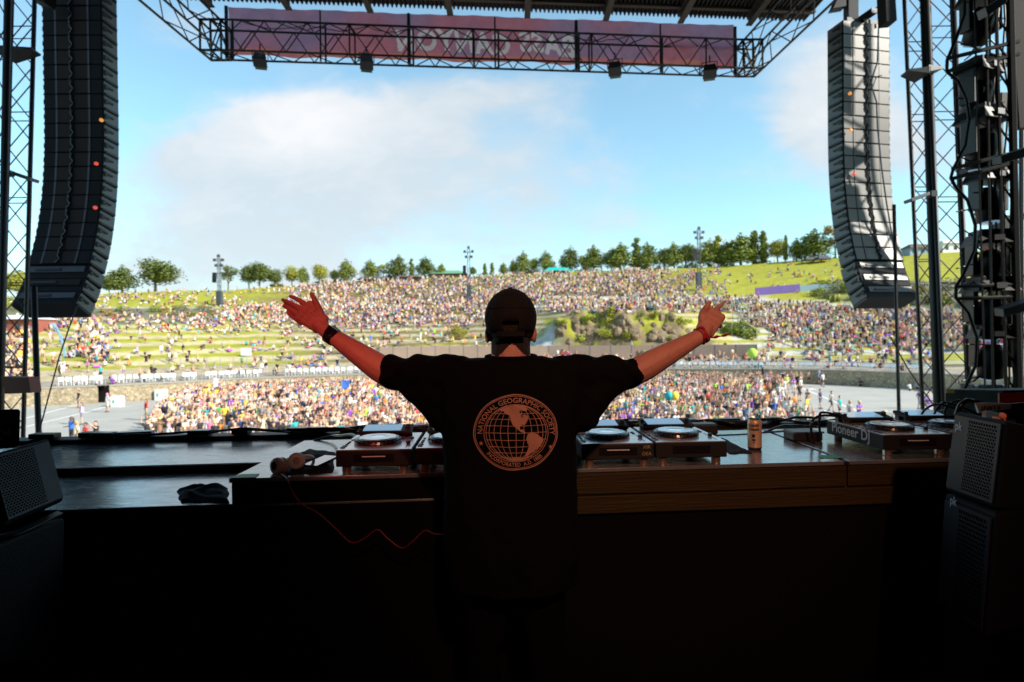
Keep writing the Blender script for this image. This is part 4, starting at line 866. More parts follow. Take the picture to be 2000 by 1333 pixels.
# flags and signs on the left
M['flag_blue'] = mat('blue_flag', (.03, .30, .62), .6, c2=(.5, .68, .8), scale=.9)
p = hill_at(124, 706); t = thing('feather_flag', 'blue and white feather flag at the far left', 'flag', tuple(p)); s = p.y/F; g = MB(); g.path([(0, 0, 0), (-.1, 0, 28*s), (-12*s, 0, 62*s), (-26*s, 0, 74*s)], .05, 5); g.build('pole', M['wire'], t)
g = MB(); g.hexa([(0, 0, 8*s), (5*s, 0, 10*s), (-2*s, 0, 44*s), (-8*s, 0, 50*s)], (0, .04, 0)); g.hexa([(-8*s, 0, 49*s), (-1*s, 0, 44*s), (-16*s, 0, 74*s), (-26*s, 0, 74*s)], (0, .04, 0)); g.build('sail', M['flag_blue'], t)
def sign(px, py, w, h, label, legs=True, colr='white'):
    p = hill_at(px, py) if py < float(YH(px))+97 and py < 760 else G(px, py); t = thing('sign_board', label, 'sign', tuple(p)); s = p.y/F
    g = MB(); g.bbox(-w*s/2, w*s/2, 0, .08, 4*s, (4+h)*s); g.build('board', M[colr], t); g = MB(); g.tube((-w*s/3, .04, -.1), (-w*s/3, .04, 5*s), .05, 5); g.tube((w*s/3, .04, -.1), (w*s/3, .04, 5*s), .05, 5); g.build('leg', M['wire'], t)
sign(480, 700, 20, 14, 'white sign board above the chairs left of centre'); sign(120, 722, 12, 10, 'small white sign on the left terrace'); sign(196, 672, 14, 12, 'white sign near the white paths at left')
M['greenlogo'] = mat('green_print', (.05, .35, .2), .6)
for (px, py, lb) in ((224, 796, 'white booth box with green mark in front of the gate'), (310, 783, 'white bin with green mark by the sunlit wall')):
    p = G(px, py); t = thing('white_booth', lb, 'booth', tuple(p)); s = p.y/F; g = MB(); g.bbox(-9*s, 9*s, 0, 16*s, 0, 21*s); g.build('box', M['white'], t, bevel=.05); g = MB(); g.bbox(-4*s, -1*s, -.02, 0, 8*s, 14*s); g.build('green_mark', M['greenlogo'], t)
# ---- terrace chairs
g = MB(); g.bbox(-.23, .23, -.22, .22, .42, .46); g.bbox(-.23, .23, .2, .24, .46, .88)
for a in (-.2, .2):
    for b in (-.19, .2): g.bbox(a-.02, a+.02, b-.02, b+.02, 0, .42)
    g.bbox(a-.025, a+.025, -.2, .22, .62, .65)
chair_me = g.mesh('folding_chair', M['white_plastic'])
def chairs(px0, px1, rows, off0, group, label, skip=.25, pitch=.80):
    for r in range(rows):
        px = px0; 
        while px < px1:
            d = float(np.interp(px, XS, TD[0]))+off0+r*1.05; x = (px-1000)/F*d
            if random.random() > skip:
                o = put('folding_chair', chair_me, None, (x, d, float(ground_z(x, d))), (0, 0, -math.atan2(x, d)*1+random.uniform(-.12, .12))); tag(o, label.replace('#', ['front', 'second', 'third', 'back'][r]), 'chair', group)
            px += pitch/d*F*(1.0 if random.random() > .1 else 2.2)
            CH.append((x, d))
CH = []
chairs(118, 520, 2, 1.6, 'chairs on the left terrace', 'white folding chair in the # row on the left terrace'); chairs(560, 780, 2, 2.0, 'chairs on the middle terrace', 'white folding chair in the # row above the middle wall')
chairs(1050, 1200, 2, 2, 'chairs right of the cap', 'white folding chair in the # row right of the cap'); chairs(1290, 1490, 3, 1.8, 'chairs on the right terrace', 'white folding chair in the # row before the brown fence', .15)
chairs(1500, 1830, 2, 2.0, 'chairs above the long shaded wall', 'pale folding chair in the # row above the long shaded wall', .2, .8)

# ================================================================ PEOPLE IN THE CROWD
def V3(*a): return Vector(a)
def pose_joints(kind):
    P = dict(hl=V3(-.10, 0, .92), hr=V3(.10, 0, .92), kl=V3(-.12, -.02, .50), kr=V3(.12, -.02, .50), al=V3(-.13, .02, .08), ar=V3(.13, .02, .08), pel=V3(0, 0, .95), ch=V3(0, .01, 1.30), sl=V3(-.19, 0, 1.42), sr=V3(.19, 0, 1.42),
             el=V3(-.25, .02, 1.13), er=V3(.25, .02, 1.13), wl=V3(-.24, -.10, .88), wr=V3(.24, -.10, .88), nk=V3(0, -.01, 1.48), hd=V3(0, -.02, 1.63))
    if kind == 'arms_up': P.update(el=V3(-.30, -.05, 1.66), er=V3(.28, -.05, 1.68), wl=V3(-.26, -.10, 1.94), wr=V3(.22, -.08, 1.95))
    if kind == 'one_up': P.update(er=V3(.30, -.06, 1.62), wr=V3(.34, -.12, 1.90), el=V3(-.30, 0, 1.14), wl=V3(-.20, -.2, 1.02))
    if kind == 'phone': P.update(er=V3(.24, -.18, 1.36), wr=V3(.06, -.38, 1.62), el=V3(-.24, -.18, 1.34), wl=V3(-.06, -.38, 1.62))
    if kind == 'walk': P.update(kl=V3(-.11, -.20, .53), al=V3(-.12, -.22, .10), kr=V3(.11, .08, .50), ar=V3(.12, .34, .14), wl=V3(-.22, .10, .90), wr=V3(.24, -.26, .95))
    if kind == 'crossed': P.update(el=V3(-.27, -.06, 1.16), er=V3(.27, -.06, 1.16), wl=V3(.06, -.22, 1.20), wr=V3(-.06, -.22, 1.16))
    if kind == 'hips': P.update(el=V3(-.40, .05, 1.16), er=V3(.40, .05, 1.16), wl=V3(-.18, -.08, 1.0), wr=V3(.18, -.08, 1.0), al=V3(-.2, .02, .08), ar=V3(.2, .02, .08))
    if kind == 'lean': 
        for k in ('ch', 'sl', 'sr', 'nk', 'hd', 'el', 'er'): P[k] = P[k]+V3(.10, -.05, 0)
        P.update(er=V3(.50, -.10, 1.45), wr=V3(.62, -.18, 1.66), wl=V3(-.3, -.2, 1.1))
    if kind in ('sit', 'sit_back'):
        P = dict(hl=V3(-.10, 0, .12), hr=V3(.10, 0, .12), kl=V3(-.17, -.40, .42), kr=V3(.17, -.42, .40), al=V3(-.14, -.66, .07), ar=V3(.16, -.70, .07), pel=V3(0, .02, .14), ch=V3(0, .06, .52), sl=V3(-.19, .05, .64), sr=V3(.19, .05, .64),
                 el=V3(-.27, -.10, .44), er=V3(.27, -.10, .44), wl=V3(-.15, -.34, .44), wr=V3(.15, -.34, .44), nk=V3(0, .04, .70), hd=V3(0, .01, .86))
        if kind == 'sit_back': P.update(el=V3(-.28, .26, .36), er=V3(.28, .26, .36), wl=V3(-.30, .36, .06), wr=V3(.30, .36, .06), ch=V3(0, .14, .50), sl=V3(-.19, .14, .62), sr=V3(.19, .14, .62), nk=V3(0, .13, .68), hd=V3(0, .10, .84), kl=V3(-.12, -.44, .2), kr=V3(.12, -.42, .3))
    return P
SEG = [('hl', 'kl', .085, .06, 2), ('hr', 'kr', .085, .06, 2), ('kl', 'al', .058, .04, 0), ('kr', 'ar', .058, .04, 0), ('pel', 'ch', .145, .15, 1), ('ch', 'sl', .11, .07, 1), ('ch', 'sr', .11, .07, 1), ('hl', 'hr', .11, .11, 2),
       ('sl', 'el', .062, .045, 1), ('sr', 'er', .062, .045, 1), ('el', 'wl', .042, .035, 0), ('er', 'wr', .042, .035, 0), ('ch', 'nk', .09, .06, 1), ('nk', 'hd', .055, .09, 0)]
def person_mesh(kind, voxel, deci=None, hat=False, long_hair=False):
    P = pose_joints(kind); g = MB()
    for a, b, r1, r2, c in SEG: cone(g, P[a], P[b], r1, r2, 8)
    g.ball(P['hd'], (.088, .105, .125), 8)
    if hat: g.lathe(P['hd']+V3(0, 0, .06), [(.16, -.01), (.17, .0), (.105, .02), (.10, .08), (.05, .10)], 12)
    else: g.ball(P['hd']+V3(0, .02, .03), (.10, .11, .12), 6)
    if long_hair: g.ball(P['hd']+V3(0, .07, -.10), (.10, .07, .18), 6)
    for k, s in (('al', -1), ('ar', 1)): g.box(P[k]+V3(0, -.06, -.03), (.10, .26, .09))
    for k, e in (('wl', 'el'), ('wr', 'er')): dd = (P[k]-P[e]).normalized(); g.ball(P[k]+dd*.08, (.045, .045, .055), 5)
    me = remesh(g, voxel, 2, .4, deci); n = len(me.polygons); c = np.zeros(n*3); me.polygons.foreach_get('center', c); c = c.reshape(-1, 3)
    best = np.full(n, 1e9); cls = np.zeros(n, np.int32)
    for a, b, r1, r2, k in SEG:
        A = np.array(P[a]); B = np.array(P[b]); ab = B-A; t = np.clip(((c-A) @ ab)/(ab @ ab), 0, 1); dist = np.linalg.norm(c-(A+t[:, None]*ab), axis=1)-(r1+(r2-r1)*t)
        kk = np.full(n, k); 
        if k == 1 and a in ('sl', 'sr'): kk = np.where(t > .62, 0, 1)
        if k == 2 and a in ('hl', 'hr') and b != 'hr': kk = np.where(t > .8, 0, 2)
        w = dist < best; cls = np.where(w, kk, cls); best = np.where(w, dist, best)
    H = np.array(P['hd']); dh = np.linalg.norm(c-H, axis=1); head = dh < .26; top = head & (((c[:, 2] > H[2]+.055)) | ((c[:, 1] > H[1]+.03) & (c[:, 2] > H[2]-.07)) | (long_hair & (c[:, 1] > H[1]+.05) & (c[:, 2] > H[2]-.3)))
    cls = np.where(top, 3, cls)
    for k in ('al', 'ar'):
        A = np.array(P[k]); cls = np.where((np.linalg.norm(c-A-np.array([0, -.06, 0]), axis=1) < .2) & (c[:, 2] < A[2]+.06), 4, cls)
    me['n'] = 0; me.polygons.foreach_set('material_index', cls); me.name = 'person_'+kind
    return me, cls
SKINS = [(.62, .36, .25), (.50, .28, .18), (.72, .46, .34), (.30, .16, .10), (.14, .075, .05), (.66, .38, .28)]
TOPS = {'white': (.66, .65, .63), 'black': (.02, .02, .022), 'bare': None, 'grey': (.30, .30, .31), 'purple': (.22, .07, .42), 'red': (.60, .05, .05), 'teal': (.02, .36, .38), 'blue': (.05, .16, .55), 'yellow': (.80, .58, .06), 'pink': (.62, .16, .32), 'orange': (.78, .26, .05), 'lime': (.42, .70, .08), 'navy': (.03, .05, .14), 'lilac': (.52, .42, .70), 'cream': (.72, .62, .45), 'green': (.05, .30, .10)}
BOTS = {'black': (.02, .02, .022), 'denim': (.10, .16, .30), 'white': (.74, .74, .72), 'khaki': (.45, .36, .23), 'grey': (.22, .22, .23), 'pink': (.70, .15, .35), 'purple': (.2, .07, .4), 'tan': (.5, .38, .25)}
HAIRS = {'dark hair': (.02, .014, .01), 'brown hair': (.09, .05, .025), 'fair hair': (.50, .34, .14), 'white cap': (.78, .78, .78), 'straw hat': (.66, .50, .24), 'red cap': (.5, .04, .04), 'black cap': (.02, .02, .02), 'pink hair': (.7, .2, .4)}
topw = [19, 25, 30, 8, 1.5, 3, 2.2, 2.8, 2.5, 1.6, 2, 1.5, 3, 1.2, 7, 1.2]; botw = [38, 16, 12, 9, 12, 2, 1.5, 8]; hairw = [38, 28, 14, 7, 4, 2, 10, .6]
def cm(n_, c): return mat(n_, c, .8, var=.12, scale=9)
SM = [cm('crowd_skin', c) for c in SKINS]; TM = {k: cm('top_'+k, v) for k, v in TOPS.items() if v}; BM = {k: cm('bottoms_'+k.replace(' ', '_'), v) for k, v in BOTS.items()}; HM = {k: cm('head_'+k.replace(' ', '_'), v) for k, v in HAIRS.items()}; SHOE = cm('shoes', (.12, .12, .12))
KINDS = ['stand', 'arms_up', 'one_up', 'phone', 'walk', 'crossed', 'hips', 'lean']
KTXT = {'stand': 'arms down', 'arms_up': 'arms raised', 'one_up': 'one arm raised', 'phone': 'hands at face', 'walk': 'walking', 'crossed': 'arms folded', 'hips': 'elbows out', 'lean': 'reaching sideways', 'sit': 'sitting', 'sit_back': 'leaning back'}
PMESH = {}
def pm(kind, hat, lh):
    k = (kind, hat, lh)
    if k not in PMESH: PMESH[k] = person_mesh(kind, .034, None, hat, lh)[0]; [PMESH[k].materials.append(None) for _ in range(5)]
    return PMESH[k]
def person(x, y, z, kind, top, bot, hair, sk, rz, where, hgt=1.0, group='people standing in the asphalt pit'):
    me = pm(kind, hair == 'straw hat', hair in ('fair hair', 'pink hair', 'brown hair') and random.random() < .6)
    o = put('person', me, None, (x, y, z), (0, 0, rz), hgt)
    skm = SM[sk]; ms = [skm, skm if top == 'bare' else TM[top], BM[bot], HM[hair], SHOE]
    for i, mm in enumerate(ms): o.material_slots[i].link = 'OBJECT'; o.material_slots[i].material = mm
    lab = ('%s, %s shorts, %s, %s' % (('shirtless person' if top == 'bare' else 'person in '+top+' top'), bot, KTXT[kind], where)) if len(where.split()) > 5 else '%s, %s shorts, %s, %s, %s' % ('shirtless person' if top == 'bare' else 'person in '+top+' top', bot, hair, KTXT[kind], where)
    tag(o, lab, 'person', group); return o
placed = []
# people the photograph shows standing apart: pixel of the feet and looks
solo = [(154, 798, 'stand', 'black', 'grey', 'dark hair', 'alone on the painted lines at left'), (160, 831, 'crossed', 'lilac', 'grey', 'brown hair', 'alone in front of the painted lines'), (210, 806, 'hips', 'white', 'white', 'pink hair', 'beside the white booth'),
 (286, 822, 'hips', 'red', 'khaki', 'brown hair', 'alone between booth and crowd'), (349, 775, 'stand', 'black', 'black', 'black cap', 'at the wall beside the white bin'), (367, 788, 'one_up', 'white', 'black', 'brown hair', 'at the left rim of the crowd'),
 (150, 880, 'stand', 'cream', 'khaki', 'fair hair', 'at the stage front far left'), (168, 884, 'crossed', 'red', 'grey', 'dark hair', 'at the stage front left'), (188, 880, 'phone', 'black', 'purple', 'dark hair', 'at the stage front left'), (140, 868, 'lean', 'blue', 'black', 'brown hair', 'at the stage front far left'),
 (300, 896, 'stand', 'blue', 'black', 'dark hair', 'at the left corner of the crowd'), (355, 894, 'stand', 'teal', 'white', 'brown hair', 'at the front left of the crowd'), (330, 886, 'hips', 'white', 'pink', 'pink hair', 'at the front left of the crowd'), (316, 862, 'lean', 'yellow', 'white', 'fair hair', 'at the left rim of the crowd'),
 (1511, 797, 'stand', 'cream', 'black', 'brown hair', 'alone right of the crowd'), (1537, 763, 'hips', 'lime', 'tan', 'white cap', 'near the shaded wall'), (1561, 785, 'stand', 'black', 'black', 'fair hair', 'in the loose group on the right'), (1577, 800, 'crossed', 'black', 'black', 'dark hair', 'in the loose group on the right'),
 (1602, 800, 'hips', 'navy', 'denim', 'dark hair', 'in the middle of the loose right group'), (1624, 806, 'walk', 'grey', 'black', 'dark hair', 'in the loose group on the right'), (1640, 818, 'stand', 'teal', 'black', 'brown hair', 'at the right end of the loose group'), (1660, 830, 'stand', 'grey', 'denim', 'fair hair', 'at the right end of the loose group'),
 (1678, 832, 'crossed', 'purple', 'black', 'straw hat', 'at the right end of the loose group'), (1530, 815, 'stand', 'blue', 'black', 'white cap', 'in the loose right group near the crowd'), (1552, 812, 'stand', 'orange', 'grey', 'brown hair', 'in the loose right group near the crowd'),
 (1574, 818, 'lean', 'yellow', 'white', 'dark hair', 'in the loose right group'), (1727, 858, 'crossed', 'red', 'red' if False else 'black', 'straw hat', 'beside the thin pole on the right'), (1748, 858, 'stand', 'grey', 'grey', 'dark hair', 'beside the thin pole on the right'),
 (1800, 812, 'stand', 'lilac', 'black', 'pink hair', 'seen through the right lattice tower'), (1812, 815, 'walk', 'purple', 'tan', 'fair hair', 'seen through the right lattice tower'), (1796, 800, 'hips', 'navy', 'grey', 'dark hair', 'seen through the right lattice tower'),
 (1484, 750, 'stand', 'bare', 'black', 'brown hair', 'at the foot of the pale gatepost'), (1580, 751, 'stand', 'bare', 'black', 'dark hair', 'against the long shaded wall'), (1600, 752, 'stand', 'blue', 'black', 'white cap', 'against the long shaded wall'), (1607, 757, 'walk', 'white', 'black', 'dark hair', 'against the long shaded wall'),
 (1550, 768, 'crossed', 'purple', 'white', 'dark hair', 'near the shaded wall'), (1564, 770, 'stand', 'white', 'black', 'white cap', 'near the shaded wall'), (1528, 752, 'stand', 'lilac', 'tan', 'brown hair', 'near the shaded wall')]
for (px, py, k, tp, bt, hr_, wh) in solo:
    p = G(px, py); person(p.x, p.y, ZG, k, tp, bt, hr_, random.randrange(6), math.atan2(-p.x, p.y)*-1+random.uniform(-.3, .3), wh); placed.append((p.x, p.y))
for (px, py, k, tp) in ((1681, 756, 'sit', 'black'), (1731, 757, 'sit', 'lilac'), (1790, 762, 'sit', 'grey'), (1778, 764, 'sit_back', 'white')):
    p = G(px, py); person(p.x, p.y, ZG, k, tp, 'black', 'dark hair', random.randrange(6), random.uniform(-.3, .3), 'against the shaded wall', group='people sitting at the shaded wall'); placed.append((p.x, p.y))
# the packed crowd in the pit
def in_pit(px, py, x):
    """chance of a person at this spot"""
    left = np.interp(py, [745, 765, 790, 830, 870, 900, 960], [455, 415, 345, 305, 285, 262, 240]); right = np.interp(py, [740, 752, 775, 800, 840, 880, 960], [1570, 1580, 1530, 1530, 1570, 1670, 1720])
    if px < left or px > right or py < 742: return 0.0
    k = 1.0
    if px > 1400: k *= float(np.interp(px, [1410, 1490, 1600], [.8, .45, .22]))
    if px < left+50: k *= .55
    if py < 768 and px < 560: k *= .5
    return k
cand = []
area_n = 15000
X_ = rng.uniform(-42, 42, area_n); Y_ = rng.uniform(29.5, 80, area_n)
cell = {}
for x, y in zip(X_, Y_):
    px = 1000+F*x/y; dw = float(np.interp(px, XS, TD[0]))
    if y > dw-1.2: continue
    py = float(YH(px))+(ZC-ZG)/y*F
    if random.random() > in_pit(px, py, x): continue
    c = (int(x/.62), int(y/.62)); ok = True
    for a in (-1, 0, 1):
        for b in (-1, 0, 1):
            for q in cell.get((c[0]+a, c[1]+b), ()):
                if (q[0]-x)**2+(q[1]-y)**2 < .3: ok = False
    if not ok: continue
    if any((q[0]-x)**2+(q[1]-y)**2 < .4 for q in placed): continue
    cell.setdefault(c, []).append((x, y)); cand.append((x, y))
cand.sort(key=lambda p: p[1])
def rnd_look():
    return random.choices(list(TOPS), topw)[0], random.choices(list(BOTS), botw)[0], random.choices(list(HAIRS), hairw)[0]
vis = [p for p in cand if p[1] > 33.2]
NI = 258
def where_of(x, y):
    px = 1000+F*x/y
    a = 'far left' if px < 420 else 'left of the hand' if px < 560 else 'under the left hand' if px < 700 else 'under the left forearm' if px < 860 else 'behind the performer' if px < 1130 else 'under the right arm' if px < 1300 else 'left of the can' if px < 1450 else 'right of the can'
    return '%s, %s' % (a, 'front' if y < 36 else 'middle' if y < 38.5 else 'rear')
used = set()
def crowd_person(x, y):
    for _ in range(30):
        tp, bt, hr_ = rnd_look(); k = random.choices(KINDS, [26, 12, 14, 8, 5, 8, 6, 10])[0]; key = (tp, bt, hr_, k, where_of(x, y))
        if key not in used: used.add(key); break
    person(x, y, ZG, k, tp, bt, hr_, random.choices(range(6), [30, 25, 20, 12, 5, 20])[0], math.atan2(x, y)*-1+random.gauss(0, .35), where_of(x, y), random.uniform(.93, 1.06), 'people packed in the pit')
for (x, y) in vis[:NI]: crowd_person(x, y)
# everyone else in one mass: small figures with coloured clothes
LOW = {k: person_mesh(k, .06, .10, False, False) for k in ('stand', 'arms_up', 'one_up', 'phone', 'hips', 'sit', 'sit_back')}
LOWN = {}
for k, (me, cls) in LOW.items():
    me.calc_loop_triangles(); v = np.zeros(len(me.vertices)*3); me.vertices.foreach_get('co', v); t = np.zeros(len(me.loop_triangles)*3, np.int32); me.loop_triangles.foreach_get('vertices', t); pi = np.zeros(len(me.loop_triangles), np.int32); me.loop_triangles.foreach_get('polygon_index', pi)
    LOWN[k] = (v.reshape(-1, 3), t.reshape(-1, 3), cls[pi])
def mass(name, spots, label, cat, group=None):
    Vs = []; Fs = []; Cs = []; base = 0
    for (x, y, z, k) in spots:
        v, t, c = LOWN[k]; a = math.atan2(x, y)*-1+random.gauss(0, .5); s = random.uniform(.92, 1.06); ca, sa = math.cos(a)*s, math.sin(a)*s
        R = np.array([[ca, -sa, 0], [sa, ca, 0], [0, 0, s]]); Vs.append(v @ R.T+np.array([x, y, z])); Fs.append(t+base); base += len(v)
        tp, bt, hr_ = rnd_look(); sk = SKINS[random.choices(range(6), [30, 25, 20, 12, 5, 20])[0]]; pal = np.array([sk, TOPS[tp] or sk, BOTS[bt], HAIRS[hr_], (.12, .12, .12)]); Cs.append(pal[c])
    V = np.concatenate(Vs); Fc = np.concatenate(Fs); C = np.concatenate(Cs); C = np.concatenate([C, np.ones((len(C), 1))], 1)
    o = put(name, np_mesh(name, V, Fc, M['crowdmat'], fcol=C)); tag(o, label, cat, group, 'stuff'); print(name, len(spots), 'tris', len(Fc)); return o
M['crowdmat'] = attr_mat('crowd_clothes', .8, var=.1, vscale=3)
sp = [(x, y, ZG, random.choices(['stand', 'arms_up', 'one_up', 'phone', 'hips'], [40, 14, 20, 10, 10])[0]) for (x, y) in vis[NI:]]
mass('crowd', sp, 'packed crowd filling the asphalt pit behind the front rows', 'crowd')
# hillside crowd, drawn from a density over the view of the hill
def hill_density(px, py):
    ys = float(np.interp(px, KP, YF)); 
    if py < ys+2: return 0
    cl_ = np.clip(1.0+.85*sn(px*.9, py*2.2, .07, 6)+.5*sn(px, py*2, .21, 9), .15, 2.0) if py > ys+14 or px < 600 or px > 1250 else 1.0
    r = 0.0
    if 470 < px < 1430 and py < 584+(px-1250)*.012: r = .052*np.clip((px-455)/120, .12, 1)*np.clip((1440-px)/200, .05, 1)*np.clip((py-ys)/6, .45, 1)
    if px <= 470 and py < 602: r = .010
    if px >= 1330 and py < 575 and px < 1700: r = max(r, .0065 if sn(px, py*2.5, .05, 3) > .05 else .0008)
    if py < 584 and px > 1000 and r > .03 and px < 1440 and False: r = 0
    if abs(py-(584+(px-1250)*.012)) < 3 and px > 1000: r = .001
    if 588 < py < 613 and 1020 < px < 1490: r = .050
    if 560 < px < 1060 and 580 < py < 612: r = .046
    if 560 < px < 950 and 612 <= py < 652: r = .040*np.clip((652-py)/25, .25, 1)
    if 430 < px <= 560 and 598 < py < 660: r = .038*np.clip((665-py)/45, .2, 1)
    if px <= 430 and 602 < py < 626: r = .0025+.002*(px > 330)
    if px <= 430 and 626 <= py < 662: r = .024 if sn(px, py*3, .06, 1) > -.2 else .006
    if px < 760 and 652 <= py < 722: r = .0055 if sn(px, py*3, .05, 2) > .15 else .0012
    if px < 60 and py > 640: r = .02
    if 140 < px < 210 and 648 < py < 712: r = .035
    if 760 <= px < 960 and 640 < py < 690: r = .003
    if 1440 < px < 1880 and 592+(px-1440)*.05 < py < 690: r = .034*np.clip((px-1430)/40, 0, 1)*np.clip((700-py)/50, .25, 1)
    if 1400 < px < 1500 and 640 < py < 690: r *= .15
    if px > 1560 and 548 < py < 590+(px-1560)*.06: r = .0006
    if px >= 1880 and 600 < py < 690: r = .015
    if 1060 < px < 1370 and 612 < py < 675: r = 0
    if 1000 < px < 1480 and 690 < py < 722: r = .006
    if 100 < px < 800 and 722 < py < 755: r = .004
    if 1290 < px < 1500 and 700 < py < 728: r = .012
    if 1500 < px < 1830 and 690 < py < 728: r = .005
    return float(r)*cl_*(1.0 if (px < 560 and py > 640) else 1.9)
spots = []; stepx = 5.0
PXG = np.arange(-60, 2070, 5.0)
for px in PXG:
    d0, d1 = float(np.interp(px, XS, TD[0]))+.8, float(np.interp(px, XS, TD[5])); ds = np.linspace(d0, d1, 260); u = (px-1000)/F; zz = ground_z(u*ds, ds); yy = YH(px)-(zz-ZC)/ds*F
    for i in range(len(ds)-1):
        dy = yy[i]-yy[i+1]
        if dy <= 0.02: dy = .02
        n = rng.poisson(hill_density(px, yy[i])*dy*stepx*(1.0 if dy < 3 else .15))
        for _ in range(n):
            d = ds[i]+random.random()*(ds[i+1]-ds[i]); x = (px+random.uniform(0, stepx)-1000)/F*d
            stand = .62 if 520 < px < 1420 and yy[i] < 620 else .35
            spots.append((x, d, d, random.choices(['stand', 'arms_up', 'hips', 'one_up'], [60, 8, 12, 12])[0] if random.random() < stand else random.choice(['sit', 'sit', 'sit_back'])))
xs = np.array([s[0] for s in spots]); ys = np.array([s[1] for s in spots]); zs = ground_z(xs, ys)
spots = [(x, y, float(z), k) for (x, y, _, k), z in zip(spots, zs)]
mass('hillside_crowd', spots, 'thousands of people standing and sitting over the terraced hillside', 'crowd')
# blankets, bags and inflatables lying on the hill
Vs = []; Fs = []; Cs = []; b = 0
cols = [(.6, .6, .62), (.1, .25, .6), (.45, .1, .5), (.7, .1, .3), (.05, .45, .5), (.75, .6, .2), (.03, .03, .04), (.65, .3, .1), (.7, .68, .6), (.35, .12, .6)]
for (x, y, z, k) in spots:
    if random.random() < .16 and y > 78 or random.random() < .05:
        w, l, h = random.uniform(.4, 1.0), random.uniform(.5, .9), random.uniform(.05, .35); a = random.uniform(0, 3); x2 = x+random.uniform(-.8, .8); z2 = z+.02
        c = np.array([[sx_*w/2, sy_*l/2, sz_*h] for sz_ in (0, 1) for sx_, sy_ in ((-1, -1), (1, -1), (1, 1), (-1, 1))]); c[4:, :2] *= .8
        R = np.array([[math.cos(a), -math.sin(a), 0], [math.sin(a), math.cos(a), 0], [0, 0, 1]]); Vs.append(c @ R.T+np.array([x2, y-.4, z2]))
        Fs += [[b+i for i in f] for f in ((4, 5, 6, 7), (0, 1, 5, 4), (1, 2, 6, 5), (2, 3, 7, 6), (3, 0, 4, 7))]; Cs += [random.choice(cols)]*5; b += 8
C = np.array(Cs); C = np.concatenate([C, np.ones((len(C), 1))], 1)
o = put('blankets', np_mesh('blankets', np.concatenate(Vs), np.array(Fs), M['crowdmat'], fcol=C)); tag(o, 'blankets, bags and loungers scattered among the hillside crowd', 'blankets', None, 'stuff')
# flags and totems held up in the pit
def totem(px, py, h, w, mt, name, label, cat):
    p = G(px, py); s = p.y/F; t = thing(name, label, cat, tuple(p)); MB().tube((0, 0, 0), (0, 0, h*s), .03, 5).build('pole', M['wire'], t); g = MB(); g.add([(.02, 0, h*s), (w*s, .1, h*s*.97), (w*s*.8, .15, h*s*.72), (.02, 0, h*s*.68), (.02, .05, h*s), (w*s, .15, h*s*.97), (w*s*.8, .2, h*s*.72), (.02, .05, h*s*.68)], [(0, 1, 2, 3), (7, 6, 5, 4), (0, 4, 5, 1), (1, 5, 6, 2), (2, 6, 7, 3)]); g.build('cloth', mt, t)
totem(668, 800, 58, 16, TM['blue'], 'flag', 'blue flag waved over the crowd under the left arm', 'flag'); totem(418, 800, 62, 8, TM['white'], 'banner_flag', 'white narrow flag at the left of the crowd', 'flag'); totem(1458, 790, 40, 10, TM['lime'], 'flag', 'lime flag near the gatepost', 'flag')
p = wp(1469, 3.5); g = MB(); g.ball((0, 0, 2.0), .7, 8); g.tube((0, 0, 0), (0, 0, 1.4), .04, 5); o = g.build('balloon', TM['lime'], smooth=True); o.location = (p.x, p.y, ZW); tag(o, 'lime green balloon on a stick behind the shaded wall', 'balloon')
for (px, py, c, lb) in ((1307, 830, 'teal', 'teal beach ball held over the crowd right of the torso'), (1318, 830, 'yellow', 'yellow beach ball beside the teal one')):
    p = G(px, py); g = MB(); g.ball((0, 0, 0), .33, 8); o = g.build('beach_ball', TM[c], smooth=True); o.location = (p.x, p.y, ZG+2.1); tag(o, lb, 'ball')

# boulders that make the broken face of the outcrop
def boulder_mesh(seed):
    r = np.random.default_rng(seed); g = MB(); g.ball((0, 0, 0), (1, .8, .9), 9); v = np.array(g.v); k = r.normal(size=(14, 3)); k /= np.linalg.norm(k, axis=1)[:, None]
    for q in k: v = v-np.maximum(0, (v @ q-.62))[:, None]*q*.9
    g.v = [tuple(x) for x in v*(1+.05*r.normal(size=(len(v), 1)))]; return g.mesh('boulder', M['boulder'])
M['boulder'] = mat('brown_rock', (.09, .06, .035), .9, c2=(.27, .20, .12), scale=1.8, bump=.8, bscale=3)
BM_ = [boulder_mesh(i) for i in range(5)]
for i in range(64):
    px = random.uniform(1088, 1360); py = random.uniform(622, 668); p = hill_at(px, py); s_ = random.uniform(.5, 1.25); o = put('boulder', random.choice(BM_), None, (p.x, p.y+.25, p.z-.25), (random.uniform(-.3, .3), random.uniform(-.3, .3), random.uniform(0, 6)), (s_*1.05, s_, s_*random.uniform(.9, 1.5)))
    tag(o, 'brown rock in the broken face of the outcrop', 'rock', 'rocks of the outcrop')
